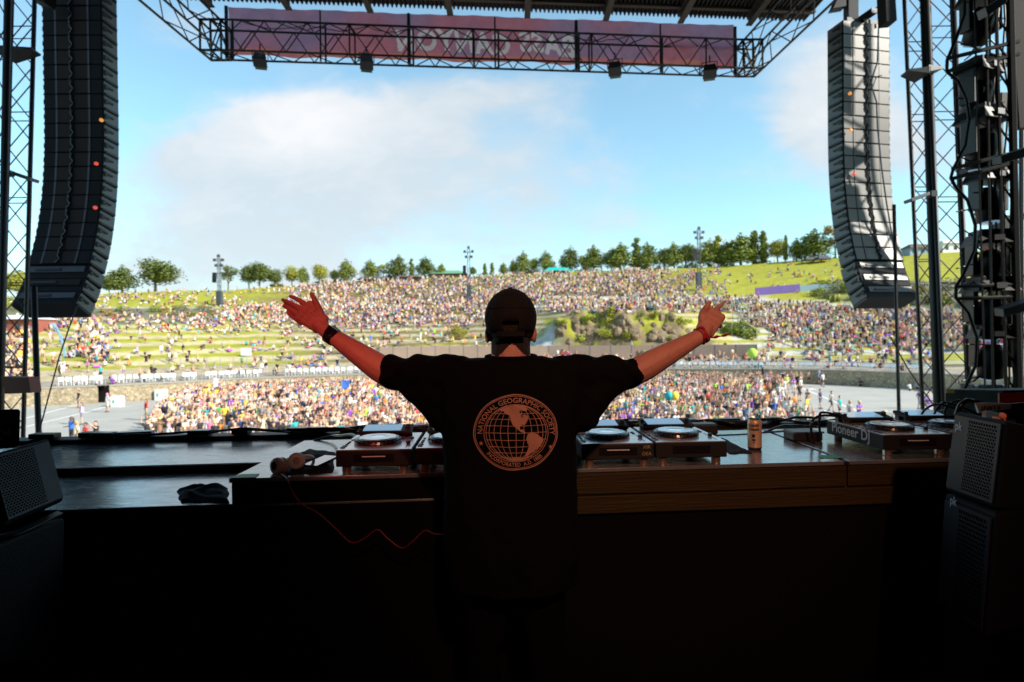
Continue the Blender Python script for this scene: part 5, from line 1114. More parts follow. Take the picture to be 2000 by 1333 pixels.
# ================================================================ THE BOOTH
ZT = 1.030; ZP = .920; ZR = .960
def para(x0, x1, y0, y1, z): return [Vector((x0+.13*0, y0+SH*x0, z)), Vector((x1, y0+SH*x1, z)), Vector((x1, y1+SH*x1, z)), Vector((x0, y1+SH*x0, z))]
YF0 = 2.465      # front edge of the table at x = 0
riser = thing('booth_riser', 'long black riser with rear step carrying the performer table', 'riser', (0, 2.5, 0))
g = MB(); g.hexa(para(-5.2, 3.6, YF0+.012, 3.10, 0), (0, 0, ZP)); g.build('lower_top', M['tabletop'], riser, world=True, bevel=.006)
g = MB(); g.hexa(para(-5.2, -1.2, 3.10, 3.80, 0), (0, 0, ZR)); g.hexa(para(-1.2, 3.6, 3.102, 3.80, 0), (0, 0, ZR)); g.build('rear_step', M['tabletop'], riser, world=True, bevel=.006)
g = MB(); g.hexa(para(-5.2, -1.24, 3.092, 3.099, ZP+.002), (0, 0, ZR-ZP-.005)); g.build('step_face', M['redlit_step'], riser, world=True)
g = MB(); g.hexa(para(-5.2, 3.6, 3.81, 3.95, 0), (0, 0, ZR+.025)); g.build('rear_curb', M['black_metal'], riser, world=True, bevel=.01)
# lower front: fascia boards on the right, cloth on the left
g = MB(); g.hexa(para(-5.2, 3.6, YF0+.004, YF0+.010, .0), (0, 0, ZP-.012)); g.build('front_skirt', M['drape'], riser, world=True)
for (z0, z1, o_) in ((.835, .913, -.010),):
    g = MB(); g.hexa(para(.15, 3.6, YF0+o_-.012, YF0+o_+.01, z0), (0, 0, z1-z0)); g.build('fascia_board', M['wood'], riser, world=True, bevel=.004)
tbl = thing('booth_table', 'black topped wooden table the players stand on, pine front boards', 'table', (0, 2.5, ZP))
TX0, TX1, TS = -1.19, 3.3, 1.52
g = MB(); g.hexa(para(TX0, TS-.012, YF0, 3.33, ZT-.018), (0, 0, .018)); g.build('tabletop', M['tabletop'], tbl, world=True, bevel=.003)
g = MB(); g.hexa(para(TS+.012, TX1, YF0, 3.33, ZT-.018), (0, 0, .018)); g.build('tabletop', M['tabletop'], tbl, world=True, bevel=.003)
g = MB(); g.hexa(para(TS-.011, TS+.011, YF0+.003, 3.32, ZT-.02), (0, 0, .016)); g.build('joint_strip', M['cab_panel'], tbl, world=True)
g = MB(); g.hexa(para(TX0+.01, .10, YF0+.004, 3.32, ZP+.003), (0, 0, ZT-ZP-.022)); g.build('box_side', M['drape'], tbl, world=True)
g = MB(); g.hexa(para(.10, TX1, YF0+.016, 3.32, ZP+.003), (0, 0, ZT-ZP-.022)); g.build('core', M['drape'], tbl, world=True)
for (x0, x1) in ((.105, TS-.003), (TS+.003, TX1)):
    g = MB(); g.hexa(para(x0, x1, YF0-.004, YF0+.014, ZP-.004), (0, 0, ZT-ZP-.017)); g.build('fascia_board', M['wood'], tbl, world=True, bevel=.003)
for (cx, cy, lb) in ((477, 932, 'green tape mark on the table corner beside the headphones'), (1618, 894, 'green tape mark on the table edge right of the joint')):
    p = W(cx, cy, (ZC-ZT)*F/(cy-YH(cx))); g = MB(); g.hexa([(p.x-.055, p.y-.03+SH*-.05, ZT+.001), (p.x+.06, p.y-.03+SH*.05, ZT+.001), (p.x+.05, p.y+.035, ZT+.001), (p.x-.03, p.y+.03, ZT+.001)], (0, 0, .0012)); tag(g.build('tape_mark', M['tape']), lb, 'tape', 'green tape marks on the table')
def on_table(px, py, z=ZT): return W(px, py, (ZC-z)*F/(py-YH(px)))

# ---- players
def star(r, n=10, k=1.0): return [(r*(1 if i % 2 else k)*math.cos(2*math.pi*i/n), r*(1 if i % 2 else k)*math.sin(2*math.pi*i/n)) for i in range(n)]
def player(label, x, y, rz, w=.325, dp=.42, h=.070, disc='disc', screen=True, dark=False, text=False):
    t = thing('media_player', label, 'DJ player', (x, y, ZT), rz, 'DJ players on the table'); foot = .030
    g = MB(); g.bbox(-w/2, w/2, 0, dp, foot, foot+h); g.build('body', M['deck_body'], t, bevel=.004)
    g = MB(); g.bbox(-w/2+.004, w/2-.004, .004, dp-.004, foot+h, foot+h+.003); g.build('top_plate', M['deck_top'], t)
    zt_ = foot+h+.003
    for (a, b) in ((-w/2+.04, .03), (w/2-.04, .03), (-w/2+.04, dp-.04), (w/2-.04, dp-.04)):
        g = MB(); g.lathe((a, b, 0), [(.018, 0), (.020, .003), (.020, foot)], 16); g.build('foot', M['warm_chrome'], t, smooth=False)
    # front: slot, raised panels
    g = MB(); g.bbox(-.085, .085, -.003, 0, foot+h*.30, foot+h*.78); g.build('slot_frame', M['black_gloss'], t)
    g = MB(); g.bbox(-.05, .05, -.006, -.003, foot+h*.60, foot+h*.66); g.build('disc_slot', M['white_plastic'] if disc else M['black_gloss'], t) if disc == 'lit' else g.build('disc_slot', M['black_gloss'], t)
    for a in (-w/2+.003, .088):
        g = MB(); g.bbox(a, a+w/2-.091, -.0025, 0, foot+.006, foot+h-.006); g.build('front_panel', M['deck_body'], t)
    jc = (-.015, .175)
    g = MB(); g.lathe((jc[0], jc[1], zt_), [(.106, 0), (.108, .006), (.104, .016), (.094, .023), (.084, .024)], 48); j = g.build('jog_wheel', M['jogrim'], t)
    g = MB()
    for k in range(30): a = 2*math.pi*k/30; g.box((jc[0]+.1025*math.cos(a), jc[1]+.1025*math.sin(a), zt_+.012), (.008, .010, .012), rotz(a))
    g.build('finger_notch', M['plastic'], j)
    g = MB(); g.lathe((jc[0], jc[1], zt_+.024), [(.084, 0), (.083, .002), (.040, .0025), (.039, .001), (.036, .001)], 40); g.build('platter', M['jog'], j, smooth=False)
    g = MB(); g.lathe((jc[0], jc[1], zt_+.0255), [(.035, 0), (.001, .0005)], 24); g.build('centre_display', M['glass'], j)
    if screen:   # tilted screen at the back
        R_ = rotx(math.radians(10)); c = Vector((-.01, dp-.075, zt_+.03)); g = MB(); g.box(c, (w*.80, .11, .016), R_); sc_ = g.build('screen_housing', M['deck_body'], t, bevel=.003)
        g = MB(); g.box(c+R_ @ Vector((-.012, 0, .0095)), (w*.56, .085, .003), R_); g.build('screen', M['glass'], sc_)
        g = MB(); g.box(c-Vector((0, -.03, .022)), (w*.76, .03, .04)); g.build('screen_foot', M['plastic'], sc_)
        for k in range(3): g = MB(); g.box(c+R_ @ Vector((-w*.35, -.03+.03*k, .010)), (.016, .008, .004), R_); g.build('button', M['plastic'], sc_)
        g = MB(); g.lathe(c+R_ @ Vector((w*.33, .0, .008)), [(.013, 0), (.012, .016), (.002, .017)], 14, R_); g.build('knob', M['plastic'], sc_)
    for (a, b, s) in ((-.145, .05, 1), (-.145, .085, 1), (-.145, .12, .6), (-.145, .15, .6), (-.145, .18, .6), (-.145, .23, .6), (.13, .27, .7), (.13, .24, .7), (.10, .29, .7), (.10, .315, .6), (-.12, .30, .6), (-.09, .30, .6), (-.06, .30, .6)):
        g = MB(); g.lathe((a, b, zt_), [(.011*s, 0), (.011*s, .0035), (.009*s, .004)], 12); g.build('button', M['plastic'], t)
    g = MB(); g.bbox(.128, .134, .04, .20, zt_, zt_+.001); g.build('pitch_slot', M['jogrim'], t); g = MB(); g.box((.131, .12, zt_+.008), (.018, .012, .014)); g.build('pitch_slider', M['plastic'], t, bevel=.002)
    for (a, b) in ((.11, .33), (-.12, .34)): g = MB(); g.lathe((a, b, zt_), [(.012, 0), (.011, .02), (.002, .021)], 14); g.build('knob', M['plastic'], t)
    g = MB(); g.lathe((-.13, .35, zt_), [(.009, 0), (.009, .05), (.002, .051)], 12); g.build('usb_stick', M['plastic'], t)
    return t
def stagey(x, y): return y+SH*x
P0 = on_table(652, 930); aY = math.atan(SH)*.5
pl_y = YF0+.022
pitch = .335
x1 = P0.x+.165
player('left player of the four, beside the phone', x1, stagey(x1, pl_y), aY, disc='lit'); x2 = x1+pitch; player('second player from the left, half hidden by the performer', x2, stagey(x2, pl_y), aY)
# mixer
def mixer(label, x, y, rz, w=.333, dp=.40):
    t = thing('mixer', label, 'DJ mixer', (x, y, ZT), rz); g = MB(); g.bbox(-w/2, w/2, 0, dp, .02, .10); g.build('body', M['deck_body'], t, bevel=.004)
    g = MB(); g.bbox(-w/2+.003, w/2-.003, .003, dp-.003, .10, .103); g.build('top_plate', M['deck_top'], t)
    for i in range(4):
        xx = -w/2+.065+i*.062
        for k in range(4): g = MB(); g.lathe((xx, .20+k*.045, .103), [(.010, 0), (.009, .018), (.002, .019)], 12); g.build('knob', M['plastic'], t)
        g = MB(); g.bbox(xx-.002, xx+.002, .06, .16, .103, .104); g.build('fader_slot', M['jogrim'], t); g = MB(); g.box((xx, .12+.02*(i % 2), .112), (.016, .022, .016)); g.build('fader', M['plastic'], t, bevel=.002)
    g = MB(); g.bbox(-.05, .05, .028, .031, .103, .104); g.build('fader_slot', M['jogrim'], t); g = MB(); g.box((.03, .03, .112), (.012, .022, .016)); g.build('fader', M['plastic'], t)
    for k in range(4): g = MB(); g.bbox(-w/2+.02+k*.08, -w/2+.05+k*.08, .02, .05, .0, .02); g.build('foot', M['plastic'], t)
    return t
P4 = on_table(1420, 905); x4 = P4.x-.17
x3 = x4-pitch
player('third player, just right of the performer', x3, stagey(x3, pl_y), aY, disc='lit'); player('fourth player, with taped marks, left of the can', x4, stagey(x4, pl_y), aY)
xm = (x2+x3)/2; mixer('DJ mixer hidden in front of the performer', xm, stagey(xm, pl_y+.01), aY)
M['deckink'] = mat('faint_marker', (.4, .34, .2), .5)
for (tx, dx, dz) in (('XIR', -.155, .085), ('DEA', -.155, .055)):
    me = text_mesh(tx, .022); me.transform(Matrix.Rotation(math.pi/2, 4, 'X')); me.materials.append(M['deckink']); o = put('marker_note', me, None, (0, 0, 0)); 
    pr = [t for t in col.objects if t.name.startswith('media_player')][2]; o.parent = pr; o.location = (.128, -.0045, dz)
# right pair of players, seen from their left side
pr1 = on_table(1724, 893)
rp = player('player on the right with its lettered side towards the performer', pr1.x+.165, pr1.y, math.radians(1.5), w=.33, dp=.46, disc='lit')
rp2 = player('rightmost player, partly hidden behind the grille speaker', pr1.x+.165+.36, pr1.y+.05, math.radians(1.5), w=.33, dp=.46)
me = text_mesh('Pioneer DJ', .072, 0, .0012, 0, 1.0); me.transform(Matrix.Rotation(math.pi/2, 4, 'X')); me.transform(Matrix.Rotation(-math.pi/2, 4, 'Z')); me.materials.append(M['logo'])
put('side_lettering', me, rp, (-.167, .25, .075))
rm = mixer('mixer with faders at the right edge behind the grille speaker', on_table(2010, 850).x, on_table(2010, 850).y-.1, math.radians(2))
rm.location.z = ZT+.05
# ---- can
cp = on_table(1474, 879); can = thing('drink_can', 'tall gold drink can with black lettering on the table', 'can', tuple(cp)); H = .158; r = .0335
g = MB(); g.lathe((0, 0, 0), [(.024, 0), (.029, .002), (r, .012), (r, H-.022), (r*.94, H-.012), (r*.82, H-.003)], 40); g.build('body', M['can'], can, smooth=True)
g = MB(); g.lathe((0, 0, H-.003), [(r*.82, 0), (r*.83, .003), (r*.78, .003), (r*.76, .0), (.001, .0)], 40); g.build('lid', M['steel'], can); g = MB(); g.box((0, 0, H-.001), (.014, .024, .002)); g.build('ring_pull', M['steel'], can)
g = MB(); g.lathe((0, 0, .0), [(.0245, -.0), (.0295, .002), (r+.0004, .0125), (r+.0004, .016)], 40); g.build('base_band', M['ink'], can)
def wrap_text(txt, size, zc, a0, par, bold=.0008):
    me = text_mesh(txt, size, 0, bold, .12)
    bb = bmesh.new(); bb.from_mesh(me); bmesh.ops.subdivide_edges(bb, edges=[e for e in bb.edges if e.calc_length() > .006], cuts=1); bb.to_mesh(me); bb.free()
    for v in me.vertices:
        a = a0+v.co.x/r; v.co = Vector(((r+.0006)*math.sin(a), -(r+.0006)*math.cos(a), zc+v.co.y))
    me.materials.append(M['ink']); put('can_lettering', me, par)
wrap_text('Liquid', .021, .128, -.55, can); wrap_text('Death', .021, .108, -.5, can)
g = MB()
for (a, z, s) in ((-.55, .075, .010), (-.62, .055, .006), (-.4, .055, .006), (-.5, .042, .005)): g.box(((r+.0004)*math.sin(a), -(r+.0004)*math.cos(a), z), (s*1.4, .001, s*1.6), rotz(a))
g.build('can_print', M['ink'], can)
# ---- cloths
def cloth(name, pts, z, h, label, seed, par=None):
    """a crumpled cloth lying inside an outline"""
    r = random.Random(seed); pts = [Vector(p) for p in pts]; c = sum(pts, Vector((0, 0, 0)))/len(pts); n = len(pts)
    rings = 9; seg = 8; V = []; Fs = []
    per = []
    for i in range(n):
        for k in range(seg): per.append(pts[i].lerp(pts[(i+1) % n], k/seg))
    Np = len(per); ph = [r.uniform(0, 6) for _ in range(4)]
    for j in range(rings+1):
        t = j/rings
        for i, p in enumerate(per):
            q = c.lerp(p, t*(1+.04*math.sin(i*1.3+ph[0])*t)); f = (1-t**4)*h*(.55+.45*math.sin(q.x*38+ph[1]+3*math.sin(q.y*21+ph[2]))*math.cos(q.y*33+ph[3]))+.002; V.append((q.x, q.y, z+max(.0015, f)))
    for j in range(rings):
        for i in range(Np): a = j*Np+i; b = j*Np+(i+1) % Np; Fs.append((a, b, b+Np, a+Np))
    for i in range(Np): q = V[rings*Np+i]; V.append((q[0], q[1], z+.0005))
    for i in range(Np): a = rings*Np+i; b = rings*Np+(i+1) % Np; Fs.append((a, b, b+Np, a+Np))
    g = MB(); g.add(V, Fs); o = g.build(name, M['cloth'], par, smooth=True); o.data.materials[0] = M['cloth']
    if label: tag(o, label, 'cloth', 'black cloths lying on the table')
    return o
T_ = lambda px, py: on_table(px, py)
L_ = lambda px, py: on_table(px, py, ZP)
cloth('cloth', [T_(560, 929), T_(650, 926), T_(655, 885), T_(605, 879), T_(556, 898)], ZT, .022, 'crumpled black cloth under the headphones and phone', 3)
cloth('cloth', [L_(352, 984), L_(446, 984), L_(446, 956), L_(390, 950), L_(347, 962)], ZP, .04, 'black cloth heap on the lower riser beside the table', 5)
cloth('cloth', [T_(1395, 868), T_(1425, 889), T_(1470, 887), T_(1440, 872), T_(1410, 856)], ZT, .012, 'flat black cloth between the fourth player and the can', 8)
# ---- phone
pp = W(627, 902, 2.55); ph = thing('phone', 'phone lying tilted on the black cloth reflecting the sky', 'phone', tuple(pp), math.radians(-20))
g = MB(); R_ = rotx(math.radians(5)); g.box((0, 0, 0), (.078, .150, .008), R_); g.build('body', M['black_gloss'], ph, bevel=.003)
M['phone_glass'] = mat('phone_glass', (.12, .16, .2), .05, spec=1.0, coat=1.0)
g = MB(); g.box((0, 0, .0055), (.072, .144, .002), R_); g.build('screen', M['phone_glass'], ph)
# ---- headphones
hpz = ZT+.05; c1 = W(579, 901, 2.50); c2 = W(544, 910, 2.47)
hp = thing('headphones', 'rose coloured headphones lying on the table left of the phone', 'headphones', tuple(c1))
def cup(c, nrm, r_, out_m, in_m):
    q = Vector(nrm).normalized().to_track_quat('Z', 'Y').to_matrix()
    g = MB(); g.lathe(c, [(r_*.55, .022), (r_*.9, .020), (r_, .010), (r_, -.005), (r_*.9, -.012)], 28, q); a = g.build('ear_cup', out_m, hp, world=True, smooth=True)
    g = MB(); g.lathe(c, [(r_*.50, -.03), (r_*.9, -.028), (r_*.98, -.02), (r_*.9, -.011)], 28, q); g.build('ear_cushion', in_m, a, world=False, smooth=True)
    a.data.transform(Matrix.Identity(4)); return a, q
a1, q1 = cup(c1, (.35, -.9, .25), .037, M['phones_w'], M['phones']); ch_ = a1.children[0]; ch_.data.transform(pmat(hp).inverted())
a2, q2 = cup(c2, (-.45, -.75, .1), .036, M['phones'], M['phones']); a2.children[0].data.transform(pmat(hp).inverted())
g = MB(); g.lathe(c1, [(.017, .0225), (.017, .024), (.0135, .024), (.0135, .0225)], 24, q1); g.box(c1+q1 @ Vector((0, .0, .0235)), (.005, .011, .0015), q1); g.build('logo_ring', M['phones'], hp, world=True)
g = MB(); g.lathe(c2, [(.017, .0225), (.017, .024), (.0135, .024), (.0135, .0225)], 24, q2); g.build('logo_ring', M['steel'], hp, world=True)
bandp = [c1+Vector((.02, .0, .02)), c1+Vector((.045, .02, .018)), c1+Vector((.05, .07, .0)), c1+Vector((.01, .13, -.015)), c1+Vector((-.06, .15, -.02)), c2+Vector((-.03, .10, -.01)), c2+Vector((-.035, .04, .01)), c2+Vector((-.02, .01, .02))]
def smooth_path(P, k=6):
    P = [Vector(p) for p in P]; out = []
    for i in range(len(P)-1):
        p0, p1, p2, p3 = P[max(i-1, 0)], P[i], P[i+1], P[min(i+2, len(P)-1)]
        for j in range(k):
            t = j/k; out.append(.5*((2*p1)+(-p0+p2)*t+(2*p0-5*p1+4*p2-p3)*t*t+(-p0+3*p1-3*p2+p3)*t**3))
    out.append(P[-1]); return out
g = MB(); g.path(smooth_path(bandp), .007, 8); g.build('headband', M['phones_w'], hp, world=True, smooth=True)
g = MB(); yfc = YF0-.015
pts = [c2+Vector((.01, -.01, -.03)), W(560, 935, 2.30), W(572, 962, 2.30), W(590, 985, 2.29), W(622, 1003, 2.29), W(655, 1032, 2.28), W(686, 1060, 2.27), W(712, 1052, 2.27), W(737, 1035, 2.27), W(757, 1052, 2.26), W(785, 1071, 2.25), W(806, 1058, 2.22), W(829, 1037, 2.2), W(848, 1043, 2.15), W(880, 1046, 2.05)]
g.path(smooth_path(pts), .0028, 6); g.build('cord', M['cord'], hp, world=True, smooth=True)
# ---- cables and boxes along the rear curb
def squig(px0, px1, n, y0, seed, d0=3.6):
    r = random.Random(seed); pts = []
    for i in range(n):
        t = i/(n-1); x = (px0+(px1-px0)*t-1000)/F*3.85; pts.append((x+r.uniform(-.03, .03), 3.80+SH*x+y0+r.uniform(-.05, .05), ZR+.035+r.uniform(0, .03)))
    return smooth_path(pts, 4)
for i in range(9):
    g = MB(); a = random.uniform(90, 1100); g.path(squig(a, a+random.uniform(350, 750), 14, random.uniform(-.06, .1), i), random.uniform(.007, .012), 6); tag(g.build('floor_cable', M['black_gloss'], smooth=True), 'black cable running along the rear curb of the riser', 'cable', 'cables along the rear curb')
for i in range(16):
    px = 120+i*95+random.uniform(-20, 20); x = (px-1000)/F*3.85
    if 1480 < px < 1500: continue
    g = MB(); g.box((x, 3.86+SH*x, ZR+.045), (random.uniform(.08, .28), .07, .035), rotz(random.uniform(-.2, .25))); tag(g.build('cable_clip', M['black_gloss'], bevel=.006), 'low black connector block on the rear curb', 'connector', 'connector blocks on the rear curb')
def tcable(pts, r_, label): g = MB(); g.path(smooth_path(pts), r_, 7); tag(g.build('table_cable', M['black_gloss'], smooth=True), label, 'cable', 'cables on the table')
tcable([T_(600, 868)+V3(0, .1, .0), T_(650, 862)+V3(0, 0, .03), W(665, 851, 3.05), W(690, 850, 2.9), W(706, 868, 2.75)], .007, 'black cable curling to the back of the left player')
tcable([T_(1395, 852), T_(1450, 850), T_(1500, 846), T_(1560, 843), T_(1610, 846)], .008, 'black cable lying straight behind the can')
tcable([T_(1490, 846), T_(1530, 838)+V3(0, 0, .02), T_(1560, 832), T_(1600, 834)], .007, 'black cable curling behind the can')
tcable([W(1590, 868, 3.0), W(1584, 830, 3.0), W(1600, 813, 3.02), W(1640, 815, 3.05), W(1690, 832, 3.05)], .0065, 'black cable standing up at the corner of the right player')
tcable([W(1603, 860, 3.02), W(1600, 815, 3.02), W(1612, 806, 3.05), W(1660, 818, 3.05)], .0065, 'second black cable arching over the right player')
for i, (a, b, c) in enumerate(((1795, 1835, 1880), (1820, 1850, 1900), (1840, 1885, 1930), (1870, 1900, 1960))):
    tcable([W(a, 822, 3.1), W(a+12, 800-5*i, 3.05), W(b, 790-3*i, 3.0), W(c, 805, 3.0), W(c+20, 815, 3.0)], .006, 'black cable loop number'.replace(' number', '')+[' nearest the can', ' above the right players', ' before the laser box', ' at the far right'][i])
b = on_table(1410, 868); g = MB(); g.box((b.x, b.y+.32, ZT+.03), (.16, .10, .06)); tag(g.build('junction_box', M['plastic'], bevel=.01), 'low black box behind the fourth player', 'box')
b = on_table(1572, 868); g = MB(); g.box((b.x+.05, b.y+.12, ZT+.025), (.16, .12, .05)); tag(g.build('interface_box', M['plastic'], bevel=.008), 'small black box at the rear corner of the right player', 'box')
# ---- laser box with strap
q0 = W(1846, 815, 3.25); lbx = thing('laser_projector', 'grey topped black laser box with red display at the right', 'laser projector', tuple(q0))
g = MB(); g.hexa([W(1846, 815, 3.25), W(1960, 820, 3.0), W(2090, 816, 3.05), W(1985, 812, 3.6)], (0, 0, .155)); g.build('case', M['plastic'], lbx, world=True, bevel=.004)
g = MB(); g.hexa([W(1846, 763, 3.25)+V3(0, 0, .002), W(1960, 766, 3.0)+V3(0, 0, .002), W(2090, 764, 3.05)+V3(0, 0, .002), W(1985, 760, 3.6)], (0, 0, .006)); g.build('lid', M['steel'], lbx, world=True)
g = MB(); g.hexa([W(1849, 768, 3.20), W(1864, 768.5, 3.17), W(1864, 760.5, 3.17), W(1849, 760, 3.20)], (0, .01, 0)); g.build('warning_label', M['yellow'], lbx, world=True)
g = MB(); g.hexa([W(1952, 788, 2.98), W(2060, 788, 2.98), W(2060, 768, 2.98), W(1952, 768, 2.98)], (0, .01, 0)); g.build('display', M['redlcd'], lbx, world=True)
strap = thing('strap', 'white and red lettered strap hanging below the laser box', 'strap', tuple(W(1950, 797, 2.7)))
s0, s1, s2, s3 = W(1912, 807, 2.8), W(1975, 799, 2.8), W(1975, 789, 2.8), W(1906, 787, 2.8)
g = MB(); g.hexa([s0, s1, s2, s3], (0, .012, 0)); g.build('white_band', M['white'], strap, world=True); g = MB(); g.hexa([s1, W(2010, 798, 2.8), W(2010, 786, 2.8), s2], (0, .012, 0)); g.build('red_band', M['reddark'], strap, world=True)
me = text_mesh('KVANT.', .030, 0, .0008); me.transform(Matrix.Rotation(math.pi, 4, 'Z')); me.transform(Matrix.Rotation(math.pi/2, 4, 'X')); me.materials.append(M['ink']); me.transform(Matrix.Translation(W(1933, 796.5, 2.79)-strap.location)); put('strap_lettering', me, strap)
g = MB(); g.path(smooth_path([W(1868, 812, 2.82), W(1876, 792, 2.82), W(1892, 783, 2.82), W(1906, 789, 2.82), W(1914, 806, 2.82)]), .012, 8); tag(g.build('thick_cable', M['black_gloss'], smooth=True), 'thick black cable bend left of the strap', 'cable')

# ---- grille speakers
def grille_box(name, label, q, ext, cols, rows, u0, u1, logo=None, group='grille monitor speakers'):
    """q: front face corners bottom-left, bottom-right, top-right, top-left; ext: depth"""
    q = [Vector(p) for p in q]; t = thing(name, label, 'speaker', tuple(q[0]), 0, group)
    g = MB(); g.hexa(q, ext); g.build('cabinet', M['cab_black'], t, world=True, bevel=.012)
    nrm = (q[1]-q[0]).cross(q[3]-q[0]).normalized()
    if nrm.dot(Vector(ext)) > 0: nrm = -nrm
    def P(u, v, o=0.0): return q[0].lerp(q[1], u).lerp(q[3].lerp(q[2], u), v)+nrm*o
    # perforated sheet: strips round hexagonal openings
    g = MB(); e = .05
    def bar(a, b, o0, o1): g.hexa([P(a[0], a[1], o0), P(b[0], a[1], o0), P(b[0], b[1], o0), P(a[0], b[1], o0)], nrm*(o1-o0))
    bar((e, e), (u0, 1-e), .003, .007); bar((u1, e), (1-e, 1-e), .003, .007); bar((u0, e), (u1, e+.03), .003, .007); bar((u0, 1-e-.03), (u1, 1-e), .003, .007)
    du = (u1-u0)/cols; dv = (1-2*e-.06)/rows
    for i in range(rows):
        for j in range(cols):
            s = .5*(i % 2); a = u0+(j+s)*du; v0 = e+.03+i*dv
            if a+du > u1+1e-6: a1 = u1
            else: a1 = a+du
            # webs: small slanted bars between the openings
            g.add([P(a, v0, .007), P(min(a+du*.30, u1), v0, .007), P(min(a+du*.30, u1), v0+dv, .007), P(a, v0+dv, .007), P(a, v0, .004), P(min(a+du*.30, u1), v0, .004), P(min(a+du*.30, u1), v0+dv, .004), P(a, v0+dv, .004)], [(0, 1, 2, 3), (7, 6, 5, 4), (0, 4, 5, 1), (1, 5, 6, 2), (2, 6, 7, 3), (3, 7, 4, 0)])
        g.add([P(u0, e+.03+i*dv-.18*dv, .0068), P(u1, e+.03+i*dv-.18*dv, .0068), P(u1, e+.03+i*dv+.18*dv, .0068), P(u0, e+.03+i*dv+.18*dv, .0068)], [(0, 1, 2, 3)])
    g.build('grille', M['cab_grille'], t, world=True)
    g = MB(); g.hexa([P(u0, e, .0012), P(u1, e, .0012), P(u1, 1-e, .0012), P(u0, 1-e, .0012)], nrm*.0008); g.build('grille_backing', M['drape'], t, world=True)
    if logo:
        (tx, u, v, s) = logo; me = text_mesh(tx, s, 0, .001); ax = (q[1]-q[0]).normalized(); az = nrm.cross(ax).normalized()
        if az.z < 0: az = -az
        for w_ in me.vertices: w_.co = P(u, v, .009)+ax*w_.co.x+az*w_.co.y-t.location
        me.materials.append(M['logo']); put('logo', me, t)
    return t
M['cab_grille'] = mat('grille_metal', (.02, .025, .033), .5, .3, bump=.1, bscale=300)
grille_box('monitor_speaker', 'black grille speaker leaning at the left edge, front to the performer', [W(8, 1028, 1.80), W(127, 977, 2.06), W(96, 856, 2.12), W(-28, 890, 1.86)], (-.30, .10, -.13), 13, 24, .06, .68)
g = MB(); q = [W(8, 1028, 1.80), W(8, 1028, 1.80)+Vector((-.30, -.30, 0))]
t = thing('monitor_speaker', 'lower left speaker in the dark below the leaning one', 'speaker', tuple(W(20, 1200, 1.8)), 0, 'grille monitor speakers')
g = MB(); q = [W(0, 1300, 1.62), W(122, 1300, 2.05), W(127, 1010, 2.05), W(-30, 1075, 1.66)]; g.hexa(q, (-.35, .10, -.1)); g.build('cabinet', M['cab_black'], t, world=True, bevel=.012)
g = MB(); g.hexa([W(30, 1047, 1.80), W(60, 1034, 1.87), W(122, 1009, 2.045), W(124, 1002, 2.045)], (-.03, .01, .004)); g.build('edge_bracket', M['cab_grille'], t, world=True)
g = MB(); qq = [W(-60, 880, 2.5), W(38, 874, 2.5), W(40, 799, 2.5), W(-60, 801, 2.5)]; t = thing('monitor_speaker', 'plain black box with round white mark behind the leaning speaker', 'speaker', tuple(qq[0]), 0, 'grille monitor speakers'); g.hexa(qq, (-.28, .3, -.06)); g.build('cabinet', M['cab_black'], t, world=True, bevel=.01)
me = text_mesh('((M', .05, 0, .001); me.transform(Matrix.Rotation(math.pi/2, 4, 'X')); me.materials.append(M['white']); me.transform(Matrix.Translation(W(4, 848, 2.48)-t.location)); put('logo', me, t)
grille_box('monitor_speaker', 'black grille speaker with pale logo at the right edge, upper of two', [W(1846, 958, 2.13), W(1946, 995, 1.84), W(1966, 822, 1.84), W(1866, 803, 2.13)], (.32, .12, -.07), 11, 22, .36, .90, ('pk', .17, .82, .042))
grille_box('monitor_speaker', 'black grille speaker with pale logo at the right edge, lower of two', [W(1830, 1180, 2.13), W(1925, 1250, 1.84), W(1946, 1003, 1.84), W(1846, 964, 2.13)], (.32, .12, 0), 11, 22, .36, .90, ('pk', .24, .965, .042))
t = thing('clamp', 'orange and steel clamp on top of the right grille speaker', 'clamp', tuple(W(1945, 820, 1.95)))
g = MB(); g.hexa([W(1940, 822, 1.93), W(1952, 824, 1.9), W(1950, 806, 1.9), W(1942, 808, 1.93)], (.0, .05, 0)); g.build('plate', M['steel'], t, world=True, bevel=.003)
g = MB(); g.lathe(W(1958, 813, 1.9), [(.011, -.008), (.012, 0), (.011, .006), (.004, .008)], 10, rotx(math.radians(90))); g.hexa([W(1951, 823, 1.9), W(1966, 825, 1.9), W(1965, 814, 1.9), W(1951, 813, 1.9)], (0, .03, 0)); g.build('grip', M['orange'], t, world=True, bevel=.003)
# ================================================================ THE PERFORMER
dj = thing('person', 'person in black cap and black printed t-shirt, arms spread to the crowd', 'person', (0, 2.0, 0))
YB = 2.0
def J(px, py, d=YB): return W(px, py, d)
g = MB()
sl = J(893, 738); sr = J(1100, 738); elL = J(768, 737, 2.13); elR = J(1226, 735, 2.13); wl = J(641, 651, 2.20); wr = J(1371, 655, 2.20)
g.ball((0, 2.0, 1.03), (.185, .13, .16), 10); g.ball((0, 2.0, 1.22), (.18, .12, .2), 10); g.ball((0, 1.99, 1.36), (.17, .10, .12), 10)
cone(g, J(945, 735), sl, .052, .062, 12); cone(g, J(1050, 735), sr, .052, .062, 12)
cone(g, (-.005, 1.985, 1.47), (-.005, 2.0, 1.60), .072, .069, 14); g.ball((-.005, 1.975, 1.50), (.085, .068, .04), 10)
def limb(pts): 
    for (a, r1), (b, r2) in zip(pts[:-1], pts[1:]): cone(g, a, b, r1, r2, 14)
limb([(sl, .066), (sl.lerp(elL, .5), .060), (elL, .0505), (elL.lerp(wl, .22), .0525), (elL.lerp(wl, .55), .043), (elL.lerp(wl, .88), .032), (wl, .030)])
